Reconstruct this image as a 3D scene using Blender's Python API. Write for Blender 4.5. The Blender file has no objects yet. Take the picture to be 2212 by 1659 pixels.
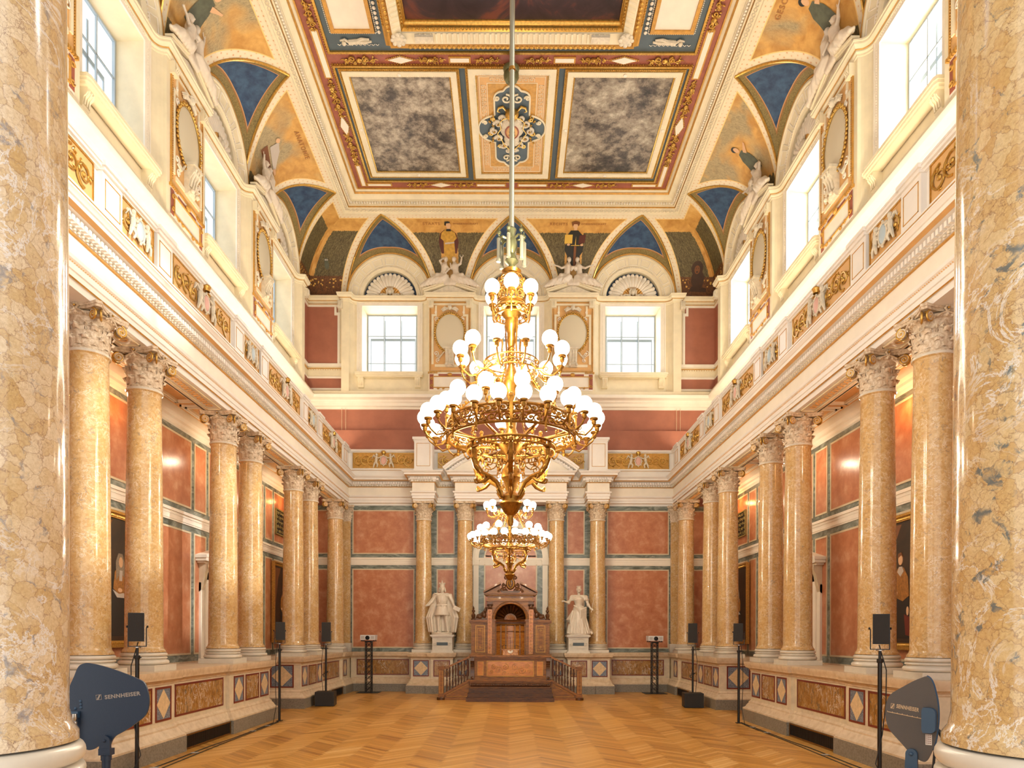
import bpy, bmesh, math, random
from mathutils import Vector, Matrix, noise
PI = math.pi
random.seed(7)
scene = bpy.context.scene
COL = scene.collection

# ---------------------------------------------------------------- camera
cam_d = bpy.data.cameras.new('camera')
cam = bpy.data.objects.new('camera', cam_d); COL.objects.link(cam)
cam_d.sensor_width = 36.0
cam_d.lens = 36.0 * 1475 / 2212
cam_d.shift_x = (1106 - 1102.5) / 2212
cam_d.shift_y = (1371.5 - 829.5) / 2212
cam_d.clip_start = 0.05
ROLL = 0.0031
cam.matrix_world = Matrix.Translation((0, 0, 1.7)) @ Matrix.Rotation(PI / 2, 4, 'X') @ Matrix.Rotation(ROLL, 4, 'Z')
scene.camera = cam
FPX = 1475.0

# ---------------------------------------------------------------- world, lights, exposure
w = bpy.data.worlds.new('sky'); scene.world = w; w.use_nodes = True
wn = w.node_tree
wn.nodes['Background'].inputs[0].default_value = (1.0, 0.97, 0.925, 1)
wn.nodes['Background'].inputs[1].default_value = 1.25
scene.view_settings.view_transform = 'Standard'
scene.view_settings.look = 'None'
scene.view_settings.exposure = 0.46
scene.view_settings.gamma = 1.0
cy = scene.cycles
cy.max_bounces = 7; cy.diffuse_bounces = 4; cy.glossy_bounces = 3; cy.transmission_bounces = 4; cy.transparent_max_bounces = 6
cy.use_denoising = True
cy.sample_clamp_indirect = 6.0
cy.sample_clamp_direct = 0.0
cy.caustics_reflective = False; cy.caustics_refractive = False
cy.use_adaptive_sampling = True; cy.adaptive_threshold = 0.02

def lamp(name, kind, loc, energy, color, size=None, size_y=None, aim=None, spread=None):
    l = bpy.data.lights.new(name, kind); l.energy = energy; l.color = color
    o = bpy.data.objects.new(name, l); COL.objects.link(o); o.location = loc
    if kind == 'AREA':
        l.shape = 'RECTANGLE'; l.size = size; l.size_y = size_y or size
        if spread: l.spread = spread
    elif size is not None: l.shadow_soft_size = size
    if aim is not None:
        o.rotation_euler = (Vector(aim) - Vector(loc)).to_track_quat('-Z', 'Y').to_euler()
    return o

XW, YB = 6.35, 21.26          # upper wall planes
BAY = [3.0, 6.95, 10.9, 14.85, 18.8]
BW = [-3.78, 0.0, 3.78]
WARM = (1.0, 0.72, 0.38)
DAY = (0.93, 0.97, 1.0)
# daylight outside every window
for y in BAY[1:]:
    lamp('daylight_right', 'AREA', (7.9, y, 11.0), 300, (1.0, 0.985, 0.96), 2.6, 2.8, aim=(0, y, 9.6))
    lamp('daylight_left', 'AREA', (-7.9, y, 11.0), 34, (0.52, 0.74, 1.0), 2.6, 2.8, aim=(0, y, 9.6))
for x in BW:
    lamp('daylight_back', 'AREA', (x, 22.9, 11.0), 130, DAY, 2.6, 2.8, aim=(x, 0, 9.6))
# low sun coming through the near right-hand windows
for y in (3.0, 6.95):
    d = Vector((13.15, -6.7, 8.2))
    p = Vector((6.6, y, 10.9)) + d * 1.6
    s = lamp('sunlight', 'SPOT', p, 70000, (1.0, 0.97, 0.92), 0.5, aim=(6.6, y, 10.9))
    s.data.spot_size = 0.16; s.data.spot_blend = 0.15
# warm strip lights lying behind the side parapets, aimed at the vault
for sx in (-1, 1):
    o_ = lamp('cove_light', 'AREA', (sx * 5.3, 12.0, 7.2), 270, (1.0, 0.86, 0.62), 0.25, 17.0)
    o_.rotation_euler = (0, PI - sx * 0.12, 0)
o_ = lamp('cove_light', 'AREA', (0, 21.05, 7.3), 60, (1.0, 0.86, 0.62), 9.0, 0.2); o_.rotation_euler = (PI - .3, 0, 0)
# warm up-lighters in the side aisles, then bare fill points added without fixtures
for sx in (-1, 1):
    for y in (10.9, 18.8):
        lamp('aisle_lamp', 'POINT', (sx * 6.1, y, 5.35), 9 if sx > 0 else 5, (1.0, 0.45, 0.15), 0.03)
    for y in (9.0, 13.0, 17.0, 20.3):
        lamp('aisle_fill', 'POINT', (sx * 5.75, y + .9, 5.2), 14, (1.0, 0.80, 0.56), 0.02)

# ---------------------------------------------------------------- materials
def lin(c):
    if isinstance(c, str):
        c = tuple(int(c[i:i+2], 16) / 255 for i in (0, 2, 4))
    return tuple((x / 12.92 if x <= 0.04045 else ((x + 0.055) / 1.055) ** 2.4) for x in c) + (1,)

def newmat(name):
    m = bpy.data.materials.new(name); m.use_nodes = True
    nt = m.node_tree
    return m, nt, nt.nodes['Principled BSDF']

def N(nt, kind, **kw):
    n = nt.nodes.new(kind)
    for k, v in kw.items():
        if k in n.inputs.keys() if isinstance(k, str) else False: n.inputs[k].default_value = v
        else: setattr(n, k, v)
    return n

def ramp(nt, fac, stops, interp='LINEAR'):
    r = nt.nodes.new('ShaderNodeValToRGB'); r.color_ramp.interpolation = interp
    e = r.color_ramp.elements
    while len(e) < len(stops): e.new(0.5)
    for el, (p, c) in zip(e, stops):
        el.position = p; el.color = lin(c)
    nt.links.new(fac, r.inputs[0]); return r.outputs[0]

def mixc(nt, fac, a, b, mode='MIX'):
    m = nt.nodes.new('ShaderNodeMix'); m.data_type = 'RGBA'; m.blend_type = mode
    for s, v in ((m.inputs[0], fac), (m.inputs[6], a), (m.inputs[7], b)):
        if isinstance(v, (int, float)): s.default_value = v
        elif isinstance(v, (tuple, str)): s.default_value = lin(v) if isinstance(v, str) else v
        else: nt.links.new(v, s)
    return m.outputs[2]

def math_(nt, op, a, b=0.0, c=None):
    m = nt.nodes.new('ShaderNodeMath'); m.operation = op
    for i, v in enumerate((a, b, c)):
        if v is None: continue
        if isinstance(v, (int, float)): m.inputs[i].default_value = v
        else: nt.links.new(v, m.inputs[i])
    return m.outputs[0]

def coords(nt, scale=(1, 1, 1), space='Object', rnd=False):
    tc = nt.nodes.new('ShaderNodeTexCoord'); mp = nt.nodes.new('ShaderNodeMapping')
    mp.inputs['Scale'].default_value = scale
    nt.links.new(tc.outputs[space], mp.inputs[0])
    if rnd:
        oi = nt.nodes.new('ShaderNodeObjectInfo')
        cx = nt.nodes.new('ShaderNodeCombineXYZ')
        v = math_(nt, 'MULTIPLY', oi.outputs['Random'], 37.0)
        nt.links.new(v, cx.inputs[0]); nt.links.new(v, cx.inputs[2])
        nt.links.new(cx.outputs[0], mp.inputs['Location'])
    return mp.outputs[0]

def tex_noise(nt, vec, scale, detail=4, rough=0.6, dist=0.0):
    n = nt.nodes.new('ShaderNodeTexNoise')
    n.inputs['Scale'].default_value = scale; n.inputs['Detail'].default_value = detail
    n.inputs['Roughness'].default_value = rough; n.inputs['Distortion'].default_value = dist
    nt.links.new(vec, n.inputs['Vector']); return n

def bump(nt, bsdf, height, strength, dist=0.01):
    b = nt.nodes.new('ShaderNodeBump'); b.inputs['Strength'].default_value = strength; b.inputs['Distance'].default_value = dist
    nt.links.new(height, b.inputs['Height']); nt.links.new(b.outputs[0], bsdf.inputs['Normal'])

def plain(name, c, rough=0.5, metal=0.0, var=0.0, vscale=3.0, coat=0.0, bmp=0.0, bscale=60):
    m, nt, b = newmat(name)
    b.inputs['Base Color'].default_value = lin(c); b.inputs['Roughness'].default_value = rough
    b.inputs['Metallic'].default_value = metal; b.inputs['Coat Weight'].default_value = coat
    if var or bmp:
        v = coords(nt)
        if var:
            n = tex_noise(nt, v, vscale, 5)
            k = ramp(nt, n.outputs[0], [(0.3, (1 - var,) * 3), (0.7, (1, 1, 1))])
            nt.links.new(mixc(nt, 1.0, lin(c), k, 'MULTIPLY'), b.inputs['Base Color'])
        if bmp:
            n = tex_noise(nt, v, bscale, 3); bump(nt, b, n.outputs[0], bmp)
    return m

def two_tone(name, stops, scale, rough=0.5, detail=6, dist=0.5, stretch=(1, 1, 1), bmp=0.0, rnd=False, metal=0.0, coat=0.0):
    m, nt, b = newmat(name)
    v = coords(nt, stretch, rnd=rnd)
    n = tex_noise(nt, v, scale, detail, 0.62, dist)
    nt.links.new(ramp(nt, n.outputs[0], stops), b.inputs['Base Color'])
    b.inputs['Roughness'].default_value = rough; b.inputs['Metallic'].default_value = metal; b.inputs['Coat Weight'].default_value = coat
    if bmp: bump(nt, b, n.outputs[0], bmp)
    return m

def breccia(name, scale, ochre, cream, vein, grey, white, rough=0.12, rnd=True, greyamt=0.5, stretch=(1, 1, 1), crack=.75, cedge=.55):
    m, nt, b = newmat(name)
    v = coords(nt, stretch, rnd=rnd)
    nz = tex_noise(nt, v, scale * 0.35, 4, 0.6)
    vm = nt.nodes.new('ShaderNodeVectorMath'); vm.operation = 'MULTIPLY_ADD'
    nt.links.new(nz.outputs['Color'], vm.inputs[0]); vm.inputs[1].default_value = (0.9 / scale * 1.6,) * 3
    nt.links.new(v, vm.inputs[2])
    nz2 = tex_noise(nt, vm.outputs[0], scale * 2.2, 3, 0.6)
    vm2 = nt.nodes.new('ShaderNodeVectorMath'); vm2.operation = 'MULTIPLY_ADD'
    nt.links.new(nz2.outputs['Color'], vm2.inputs[0]); vm2.inputs[1].default_value = (0.5 / scale,) * 3
    nt.links.new(vm.outputs[0], vm2.inputs[2])
    vo = nt.nodes.new('ShaderNodeTexVoronoi'); vo.feature = 'F1'; vo.inputs['Scale'].default_value = scale
    ve = nt.nodes.new('ShaderNodeTexVoronoi'); ve.feature = 'DISTANCE_TO_EDGE'; ve.inputs['Scale'].default_value = scale
    ve2 = nt.nodes.new('ShaderNodeTexVoronoi'); ve2.feature = 'DISTANCE_TO_EDGE'; ve2.inputs['Scale'].default_value = scale * 2.6
    for x in (vo, ve, ve2): nt.links.new(vm2.outputs[0], x.inputs['Vector'])
    sep = nt.nodes.new('ShaderNodeSeparateColor'); nt.links.new(vo.outputs['Color'], sep.inputs[0])
    big = tex_noise(nt, v, scale * 0.16, 5, 0.65, 0.6)
    cell = math_(nt, 'ADD', math_(nt, 'MULTIPLY', sep.outputs[0], 0.45), math_(nt, 'MULTIPLY', big.outputs[0], 0.75))
    base = ramp(nt, cell, [(0.30, ochre), (0.55, tuple((a + c) / 2 for a, c in zip(ochre, cream))), (0.78, cream)])
    fine = tex_noise(nt, v, scale * 5, 6, 0.7)
    base = mixc(nt, 0.35, base, ramp(nt, fine.outputs[0], [(0.35, (0.72, 0.60, 0.42)), (0.62, (1, 1, 1))]), 'MULTIPLY')
    # fine brown crackle, present in patches
    pat = tex_noise(nt, v, scale * 0.3, 4, 0.6)
    patm = ramp(nt, pat.outputs[0], [(0.40, (0, 0, 0)), (0.62, (1, 1, 1))])
    e2 = ramp(nt, ve2.outputs['Distance'], [(0.0, (1, 1, 1)), (0.035, (0, 0, 0))])
    e1 = ramp(nt, ve.outputs['Distance'], [(0.0, (1, 1, 1)), (0.03, (0.25,) * 3), (0.06, (0, 0, 0))])
    base = mixc(nt, math_(nt, 'MULTIPLY', math_(nt, 'MULTIPLY', e2, patm), crack), base, lin(vein))
    base = mixc(nt, math_(nt, 'MULTIPLY', e1, cedge), base, lin(vein))
    # grey-blue breccia patches and white veins
    gp = tex_noise(nt, v, scale * 0.22, 8, 0.68, 1.2)
    gd = math_(nt, 'ABSOLUTE', math_(nt, 'SUBTRACT', gp.outputs[0], 0.5))
    wv = ramp(nt, gd, [(0.0, (1, 1, 1)), (0.009, (0.8,) * 3), (0.020, (0, 0, 0))])
    gate = tex_noise(nt, v, scale * 0.12, 3, 0.5, 0.3)
    gatem = ramp(nt, gate.outputs[0], [(0.44, (0, 0, 0)), (0.54, (1, 1, 1))])
    base = mixc(nt, math_(nt, 'MULTIPLY', math_(nt, 'MULTIPLY', wv, gatem), 0.85), base, lin(white))
    g2 = tex_noise(nt, vm2.outputs[0], scale * 0.5, 7, 0.7, 0.8)
    g2m = ramp(nt, g2.outputs[0], [(0.57, (0, 0, 0)), (0.62, (1, 1, 1))])
    rim = ramp(nt, ve.outputs['Distance'], [(0.05, (1, 1, 1)), (0.35, (0.15,) * 3)])
    base = mixc(nt, math_(nt, 'MULTIPLY', math_(nt, 'MULTIPLY', g2m, rim), greyamt), base, lin(grey))
    nt.links.new(base, b.inputs['Base Color'])
    b.inputs['Roughness'].default_value = rough
    b.inputs['Specular IOR Level'].default_value = 0.5
    b.inputs['Coat Weight'].default_value = 0.25; b.inputs['Coat Roughness'].default_value = 0.04
    return m

M = {}
M['column'] = breccia('cream_pink_breccia', 23, (0.80, 0.67, 0.46), (0.89, 0.81, 0.68), (0.50, 0.34, 0.27), (0.50, 0.50, 0.52), (0.90, 0.89, 0.88), greyamt=0.7)
M['column_b'] = breccia('yellow_grey_breccia', 21, (0.80, 0.65, 0.41), (0.87, 0.77, 0.58), (0.50, 0.34, 0.25), (0.38, 0.42, 0.42), (0.92, 0.91, 0.88), greyamt=0.9)
M['column_far'] = breccia('yellow_marble', 34, (0.79, 0.63, 0.385), (0.86, 0.73, 0.525), (0.42, 0.31, 0.22), (0.52, 0.47, 0.42), (0.92, 0.86, 0.76), greyamt=0.6, rough=0.16, crack=.4, cedge=.25)
M['brown_marble'] = breccia('brown_breccia', 26, (0.58, 0.40, 0.17), (0.72, 0.55, 0.33), (0.26, 0.18, 0.12), (0.34, 0.33, 0.29), (0.93, 0.88, 0.80), rough=0.25, greyamt=0.9, stretch=(1, 1, 0.5))
M['cream'] = plain('cream_plaster', 'EFE2C2', 0.55, var=0.06)
M['ivory'] = plain('ivory_plaster', 'F3EAD9', 0.5, var=0.04)
M['white'] = plain('white_paint', 'F2ECE4', 0.42, var=0.03)
M['offwhite'] = plain('offwhite_relief', 'E6DAC2', 0.55, var=0.12, vscale=14)
M['gold'] = plain('gilding', 'E3B45C', 0.30, metal=0.8, var=0.2, vscale=25)
M['paint_gold'] = plain('ochre_gold_paint', 'D9A24C', 0.42, metal=0.25, var=0.15, vscale=12)
M['peach'] = plain('peach_paint', 'E3B273', 0.5, var=0.08)
M['red'] = plain('red_brown_paint', 'AE6E56', 0.6, var=0.10, vscale=2)
M['redpanel'] = plain('maroon_border', 'A8604C', 0.5, var=0.15, vscale=6)
M['terra'] = two_tone('terracotta_scagliola', [(0.30, 'A8623F'), (0.52, 'BD7C57'), (0.72, 'D2A07E')], 3.6, 0.30, 8, 0.2)
M['green'] = two_tone('grey_green_marble', [(0.35, '555D53'), (0.52, '7A8178'), (0.66, '9DA398')], 1.6, 0.25, 8, 2.4, (1, 1, 2.5))
M['line'] = plain('cream_marble_line', 'D9C9A8', 0.4, var=0.08)
M['stone'] = plain('podium_limestone', 'E0D0B2', 0.32, var=0.10, vscale=8)
M['stone_base'] = two_tone('pink_beige_limestone', [(0.35, 'C8B08E'), (0.6, 'DBC6A8')], 9, 0.35, 7, 0.4)
M['greystone'] = two_tone('grey_granite', [(0.35, '6E675C'), (0.6, '8C8577')], 40, 0.4, 6, 0.2)
M['bluestone'] = two_tone('blue_grey_granite', [(0.38, '4A5566'), (0.55, '7C8590'), (0.70, 'B0B0AC')], 60, 0.3, 6, 0.2)
M['diamond'] = plain('pale_diamond_marble', 'E4C79A', 0.35, var=0.12, vscale=18)
M['redline'] = plain('red_marble_line', '7A2F20', 0.35, var=0.1)
M['base_marble'] = plain('white_base_marble', 'DCD2C0', 0.28, var=0.05, vscale=10)
M['capital'] = two_tone('aged_capital_stone', [(0.35, 'B49A7C'), (0.55, 'D8C4A8'), (0.72, 'EDE0CC')], 22, 0.5, 6, 0.6)
M['statue'] = plain('white_statue_marble', 'DFD2BF', 0.4, var=0.05, vscale=9)
M['blue'] = two_tone('deep_blue_fresco', [(0.35, '1E3350'), (0.65, '3A5674')], 7, 0.6, 8, 0.3)
M['slate'] = plain('slate_blue_paint', '54636B', 0.5, var=0.10)
M['walnut'] = two_tone('walnut', [(0.35, '633A14'), (0.6, '955E22')], 5, 0.40, 7, 1.2, (1, 1, 6), coat=0.05)
M['walnut_dark'] = two_tone('dark_walnut', [(0.35, '3A1F0C'), (0.65, '653C18')], 5, 0.38, 7, 1.2, (1, 1, 6), coat=0.05)
M['oakpanel'] = two_tone('honey_wood', [(0.35, 'A45E26'), (0.62, 'CC8638')], 4, 0.22, 6, 1.0, (1, 1, 5), coat=0.4)
M['inlay'] = two_tone('inlay_wood', [(0.46, 'A4673A'), (0.50, 'CF9A62')], 11, 0.3, 3, 2.5)
M['inlay_line'] = plain('inlay_maple', 'C98F4C', .4, var=.15, vscale=20)
M['black'] = plain('black_plastic', '191817', 0.5, bmp=0.1, bscale=200)
M['blackmetal'] = plain('black_steel', '151414', 0.35)
M['mesh'] = plain('speaker_grille', '22201E', 0.6, bmp=0.5, bscale=300)
M['navy'] = plain('navy_blue_coating', '1F3148', 0.42, bmp=0.15, bscale=400)
M['taupe'] = plain('grey_coating', '57504A', 0.5, bmp=0.15, bscale=400)
M['blueplastic'] = plain('slate_blue_plastic', '2E4C68', 0.35)
M['chrome'] = plain('nickel', 'C9C4BC', 0.25, metal=1)
M['print'] = plain('grey_print', '9C9288', 0.6)
M['print2'] = plain('tan_print', 'CDB089', 0.6)
M['projwhite'] = plain('projector_white', 'DAD9D6', 0.4)
M['lens'] = plain('lens_black', '101114', 0.08)
M['brass'] = plain('chandelier_brass', 'A8762E', 0.36, metal=0.85, var=0.3, vscale=30)
M['steel'] = plain('pale_painted_tube', '8F8A76', 0.35, metal=0.5)
M['bronze_green'] = plain('patinated_bronze', '6F6E4C', 0.4, metal=0.6)
M['olive'] = two_tone('olive_garland', [(0.42, '7C6A38'), (0.50, '9C8A52'), (0.60, '6A5B30')], 38, 0.6, 3, 0.8)
M['mirror_field'] = plain('cream_oval_field', 'D8CDB2', 0.35)
M['tape'] = plain('grey_tape', 'B9B4AE', 0.6)
M['paper'] = plain('paper_label', 'DED6CC', 0.7)
M['cable'] = plain('black_rubber', '161514', 0.6)
M['woodfloor_edge'] = two_tone('oak_border', [(0.35, 'B97C3A'), (0.65, 'D29A55')], 6, 0.3, 6, 0.6, (1, 6, 1))
M['darkwood'] = M['walnut_dark']
M['aisle_floor'] = plain('aisle_parquet', 'B4793B', 0.35, var=0.2)

def emit(name, color, strength):
    m, nt, b = newmat(name)
    b.inputs['Base Color'].default_value = (0.9, 0.9, 0.88, 1)
    b.inputs['Emission Color'].default_value = tuple(color) + (1,)
    b.inputs['Emission Strength'].default_value = strength
    b.inputs['Roughness'].default_value = 0.2
    return m
M['globe'] = emit('opal_globe_lit', (1.0, 0.92, 0.76), 4.0)

def glass_mat(name, tint):
    m, nt, b = newmat(name)
    nt.nodes.remove(b)
    out = nt.nodes['Material Output']
    tr = nt.nodes.new('ShaderNodeBsdfTransparent'); tr.inputs[0].default_value = lin(tint)
    gl = nt.nodes.new('ShaderNodeBsdfGlossy'); gl.inputs['Roughness'].default_value = 0.1
    mx = nt.nodes.new('ShaderNodeMixShader'); mx.inputs[0].default_value = 0.06
    nt.links.new(tr.outputs[0], mx.inputs[1]); nt.links.new(gl.outputs[0], mx.inputs[2]); nt.links.new(mx.outputs[0], out.inputs[0])
    return m
M['glass'] = glass_mat('window_glass', 'F4F8FA')
M['muntin'] = plain('grey_window_bar', 'A9B4BA', 0.5)

# oak herringbone, per-plank tone from a face attribute
def floor_mat():
    m, nt, b = newmat('oak_herringbone')
    at = nt.nodes.new('ShaderNodeAttribute'); at.attribute_name = 'tone'
    uv = nt.nodes.new('ShaderNodeUVMap'); uv.uv_map = 'UVMap'
    mp = nt.nodes.new('ShaderNodeMapping'); mp.inputs['Scale'].default_value = (2.0, 26.0, 1)
    nt.links.new(uv.outputs[0], mp.inputs[0])
    n = tex_noise(nt, mp.outputs[0], 1.0, 6, 0.65, 0.6)
    tone = math_(nt, 'ADD', at.outputs['Fac'], math_(nt, 'MULTIPLY', math_(nt, 'SUBTRACT', n.outputs[0], 0.5), 0.55))
    c = ramp(nt, tone, [(0.05, 'A66E2C'), (0.45, 'D59B46'), (0.95, 'EFC27A')])
    nt.links.new(c, b.inputs['Base Color'])
    b.inputs['Roughness'].default_value = 0.30
    bump(nt, b, n.outputs[0], 0.05)
    return m
M['parquet'] = floor_mat()

# ---------------------------------------------------------------- mesh builder
class MB:
    def __init__(s): s.v = []; s.f = []; s.m = []; s.uv = None
    def add(s, vs, fs, m=0):
        o = len(s.v); s.v.extend(tuple(p) for p in vs)
        for f in fs: s.f.append(tuple(i + o for i in f)); s.m.append(m)
        return s
    def box(s, x0, x1, y0, y1, z0, z1, m=0):
        vs = [(x, y, z) for x in (x0, x1) for y in (y0, y1) for z in (z0, z1)]
        return s.add(vs, [(0, 1, 3, 2), (4, 6, 7, 5), (0, 4, 5, 1), (2, 3, 7, 6), (0, 2, 6, 4), (1, 5, 7, 3)], m)
    def obox(s, c, size, rot, m=0):
        hx, hy, hz = (k / 2 for k in size)
        vs = [Vector(c) + rot @ Vector((x, y, z)) for x in (-hx, hx) for y in (-hy, hy) for z in (-hz, hz)]
        return s.add(vs, [(0, 1, 3, 2), (4, 6, 7, 5), (0, 4, 5, 1), (2, 3, 7, 6), (0, 2, 6, 4), (1, 5, 7, 3)], m)
    def prism(s, poly, a, b, axis='y', m=0):
        # poly 2d; axis y: (x,z) ; axis x: (y,z) ; axis z: (x,y)
        def P(p, t):
            return (p[0], t, p[1]) if axis == 'y' else (t, p[0], p[1]) if axis == 'x' else (p[0], p[1], t)
        n = len(poly); vs = [P(p, a) for p in poly] + [P(p, b) for p in poly]
        fs = [tuple(range(n)), tuple(range(2 * n - 1, n - 1, -1))]
        fs += [(i, i + n, (i + 1) % n + n, (i + 1) % n) for i in range(n)]
        return s.add(vs, fs, m)
    def lathe(s, prof, n=24, c=(0, 0, 0), m=0, a0=0.0, a1=2 * PI, sq=None):
        full = abs(a1 - a0 - 2 * PI) < 1e-6; k = n if full else n + 1; vs = []
        for r, z in prof:
            for i in range(k):
                a = a0 + (a1 - a0) * i / n
                vs.append((c[0] + r * math.cos(a), c[1] + r * math.sin(a), c[2] + z))
        fs = []
        for j in range(len(prof) - 1):
            for i in range(n):
                i2 = (i + 1) % k if full else i + 1
                fs.append((j * k + i, j * k + i2, (j + 1) * k + i2, (j + 1) * k + i))
        return s.add(vs, fs, m)
    def disc(s, c, r, n=24, m=0, up=True):
        vs = [(c[0] + r * math.cos(2 * PI * i / n), c[1] + r * math.sin(2 * PI * i / n), c[2]) for i in range(n)]
        return s.add(vs, [tuple(range(n)) if up else tuple(range(n - 1, -1, -1))], m)
    def tube(s, pts, r, n=6, m=0, closed=False, cap=True):
        pts = [Vector(p) for p in pts]; k = len(pts)
        if k < 2: return s
        rs = r if isinstance(r, (list, tuple)) else [r] * k
        vs = []; up = None
        for i, p in enumerate(pts):
            if closed: t = pts[(i + 1) % k] - pts[i - 1]
            else: t = pts[min(i + 1, k - 1)] - pts[max(i - 1, 0)]
            if t.length < 1e-9: t = Vector((0, 0, 1))
            t.normalize()
            if up is None:
                up = Vector((0, 0, 1)) if abs(t.z) < 0.9 else Vector((1, 0, 0))
            a = t.cross(up)
            if a.length < 1e-4: a = t.cross(Vector((0.3, 0.9, 0.2)))
            a.normalize(); b2 = a.cross(t); b2.normalize(); up = b2
            for j in range(n):
                th = 2 * PI * j / n
                vs.append(p + (a * math.cos(th) + b2 * math.sin(th)) * rs[i])
        fs = []
        for i in range(k if closed else k - 1):
            i2 = (i + 1) % k
            for j in range(n):
                j2 = (j + 1) % n
                fs.append((i * n + j, i * n + j2, i2 * n + j2, i2 * n + j))
        if cap and not closed:
            fs.append(tuple(range(n - 1, -1, -1))); fs.append(tuple(range((k - 1) * n, k * n)))
        return s.add(vs, fs, m)
    def ball(s, c, r, seg=12, rings=8, m=0, rot=None):
        if isinstance(r, (int, float)): r = (r, r, r)
        vs = []; c = Vector(c)
        for j in range(rings + 1):
            ph = PI * j / rings
            for i in range(seg):
                th = 2 * PI * i / seg
                p = Vector((r[0] * math.sin(ph) * math.cos(th), r[1] * math.sin(ph) * math.sin(th), r[2] * math.cos(ph)))
                if rot: p = rot @ p
                vs.append(c + p)
        fs = []
        for j in range(rings):
            for i in range(seg):
                i2 = (i + 1) % seg
                fs.append((j * seg + i, (j + 1) * seg + i, (j + 1) * seg + i2, j * seg + i2))
        return s.add(vs, fs, m)
    def sweep(s, prof, path, closed=False, m=0, side=1, capends=True):
        # prof: (d, z) ; path: (x, y) ; d is measured to the LEFT of travel (side=1) or right (-1)
        k = len(path); P = [Vector((p[0], p[1])) for p in path]; off = []
        for i in range(k):
            if closed or 0 < i < k - 1:
                t1 = (P[i] - P[i - 1]).normalized(); t2 = (P[(i + 1) % k] - P[i]).normalized()
            elif i == 0: t1 = t2 = (P[1] - P[0]).normalized()
            else: t1 = t2 = (P[-1] - P[-2]).normalized()
            n1 = Vector((-t1.y, t1.x)) * side; n2 = Vector((-t2.y, t2.x)) * side
            q = n1 + n2
            den = 1 + n1.dot(n2)
            off.append(q / max(den, 0.15))
        np_ = len(prof); vs = []
        for i in range(k):
            for d, z in prof:
                p = P[i] + off[i] * d; vs.append((p.x, p.y, z))
        fs = []
        for i in range(k if closed else k - 1):
            i2 = (i + 1) % k
            for j in range(np_ - 1):
                a, b, c, d = i * np_ + j, i2 * np_ + j, i2 * np_ + j + 1, i * np_ + j + 1
                fs.append((a, b, c, d))
        if capends and not closed and np_ > 2:
            fs.append(tuple(range(np_))); fs.append(tuple(range((k - 1) * np_, k * np_))[::-1])
        return s.add(vs, fs, m)
    def frame(s, x0, x1, z0, z1, wd, y0, y1, m=0):
        # rectangular frame lying inside x0..x1,z0..z1 of bar width wd, between y0 and y1
        s.box(x0, x1, y0, y1, z1 - wd, z1, m); s.box(x0, x1, y0, y1, z0, z0 + wd, m)
        s.box(x0, x0 + wd, y0, y1, z0 + wd, z1 - wd, m); s.box(x1 - wd, x1, y0, y1, z0 + wd, z1 - wd, m)
        return s
    def xform(s, mat):
        s.v = [tuple(mat @ Vector(p)) for p in s.v]; return s
    def merge(s, other, mat=None, mo=0):
        vs = other.v if mat is None else [mat @ Vector(p) for p in other.v]
        o = len(s.v); s.v.extend(tuple(p) for p in vs)
        for f, m in zip(other.f, other.m): s.f.append(tuple(i + o for i in f)); s.m.append(m + mo)
        return s
    def mesh(s, name, mats, smooth=True, ang=0.6, fix=True):
        me = bpy.data.meshes.new(name); me.from_pydata(s.v, [], s.f)
        for m in (mats if isinstance(mats, (list, tuple)) else [mats]): me.materials.append(M[m] if isinstance(m, str) else m)
        me.polygons.foreach_set('material_index', s.m)
        if fix:
            bm = bmesh.new(); bm.from_mesh(me)
            bmesh.ops.recalc_face_normals(bm, faces=bm.faces); bm.to_mesh(me); bm.free()
        if smooth:
            me.polygons.foreach_set('use_smooth', [True] * len(me.polygons))
            me.set_sharp_from_angle(angle=ang)
        me.update(); return me
    def build(s, name, mats, parent=None, loc=None, rz=None, **kw):
        o = bpy.data.objects.new(name, s.mesh(name, mats, **kw)); COL.objects.link(o)
        if parent is not None: o.parent = parent
        if loc is not None: o.location = loc
        if rz is not None: o.rotation_euler = (0, 0, rz)
        return o

def thing(name, label, cat, loc=(0, 0, 0), rz=0.0, group=None):
    o = bpy.data.objects.new(name, None); COL.objects.link(o)
    o.location = loc; o.rotation_euler = (0, 0, rz); o.empty_display_size = 0.1
    o['label'] = label; o['category'] = cat
    if group: o['group'] = group
    return o
def tag(o, label, cat, group=None, kind=None):
    o['label'] = label; o['category'] = cat
    if group: o['group'] = group
    if kind: o['kind'] = kind
    return o
def struct(name, mb, mats, parent=None, **kw):
    o = mb.build(name, mats, parent, **kw)
    if parent is None: o['kind'] = 'structure'
    return o
def sempty(name):
    o = bpy.data.objects.new(name, None); COL.objects.link(o); o['kind'] = 'structure'; return o
def copy_tree(o, parent=None, loc=None, rz=None, label=None, group=None):
    c = o.copy(); COL.objects.link(c)
    if parent is not None: c.parent = parent
    if loc is not None: c.location = loc
    if rz is not None: c.rotation_euler = (0, 0, rz)
    if label: c['label'] = label
    if group: c['group'] = group
    for ch in o.children: copy_tree(ch, c)
    return c
def arc(cx, cy, r, a0, a1, n, ry=None):
    ry = r if ry is None else ry
    return [(cx + r * math.cos(a0 + (a1 - a0) * i / n), cy + ry * math.sin(a0 + (a1 - a0) * i / n)) for i in range(n + 1)]
def spiral(c, r0, turns, a0, sgn=1, n=26, r1=0.1):
    # points in a plane, from outside to centre
    out = []
    for i in range(n + 1):
        t = i / n; a = a0 + sgn * turns * 2 * PI * t; r = r0 * ((1 - t) * (1 - r1) + r1)
        out.append((c[0] + r * math.cos(a), c[1] + r * math.sin(a)))
    return out
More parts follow.
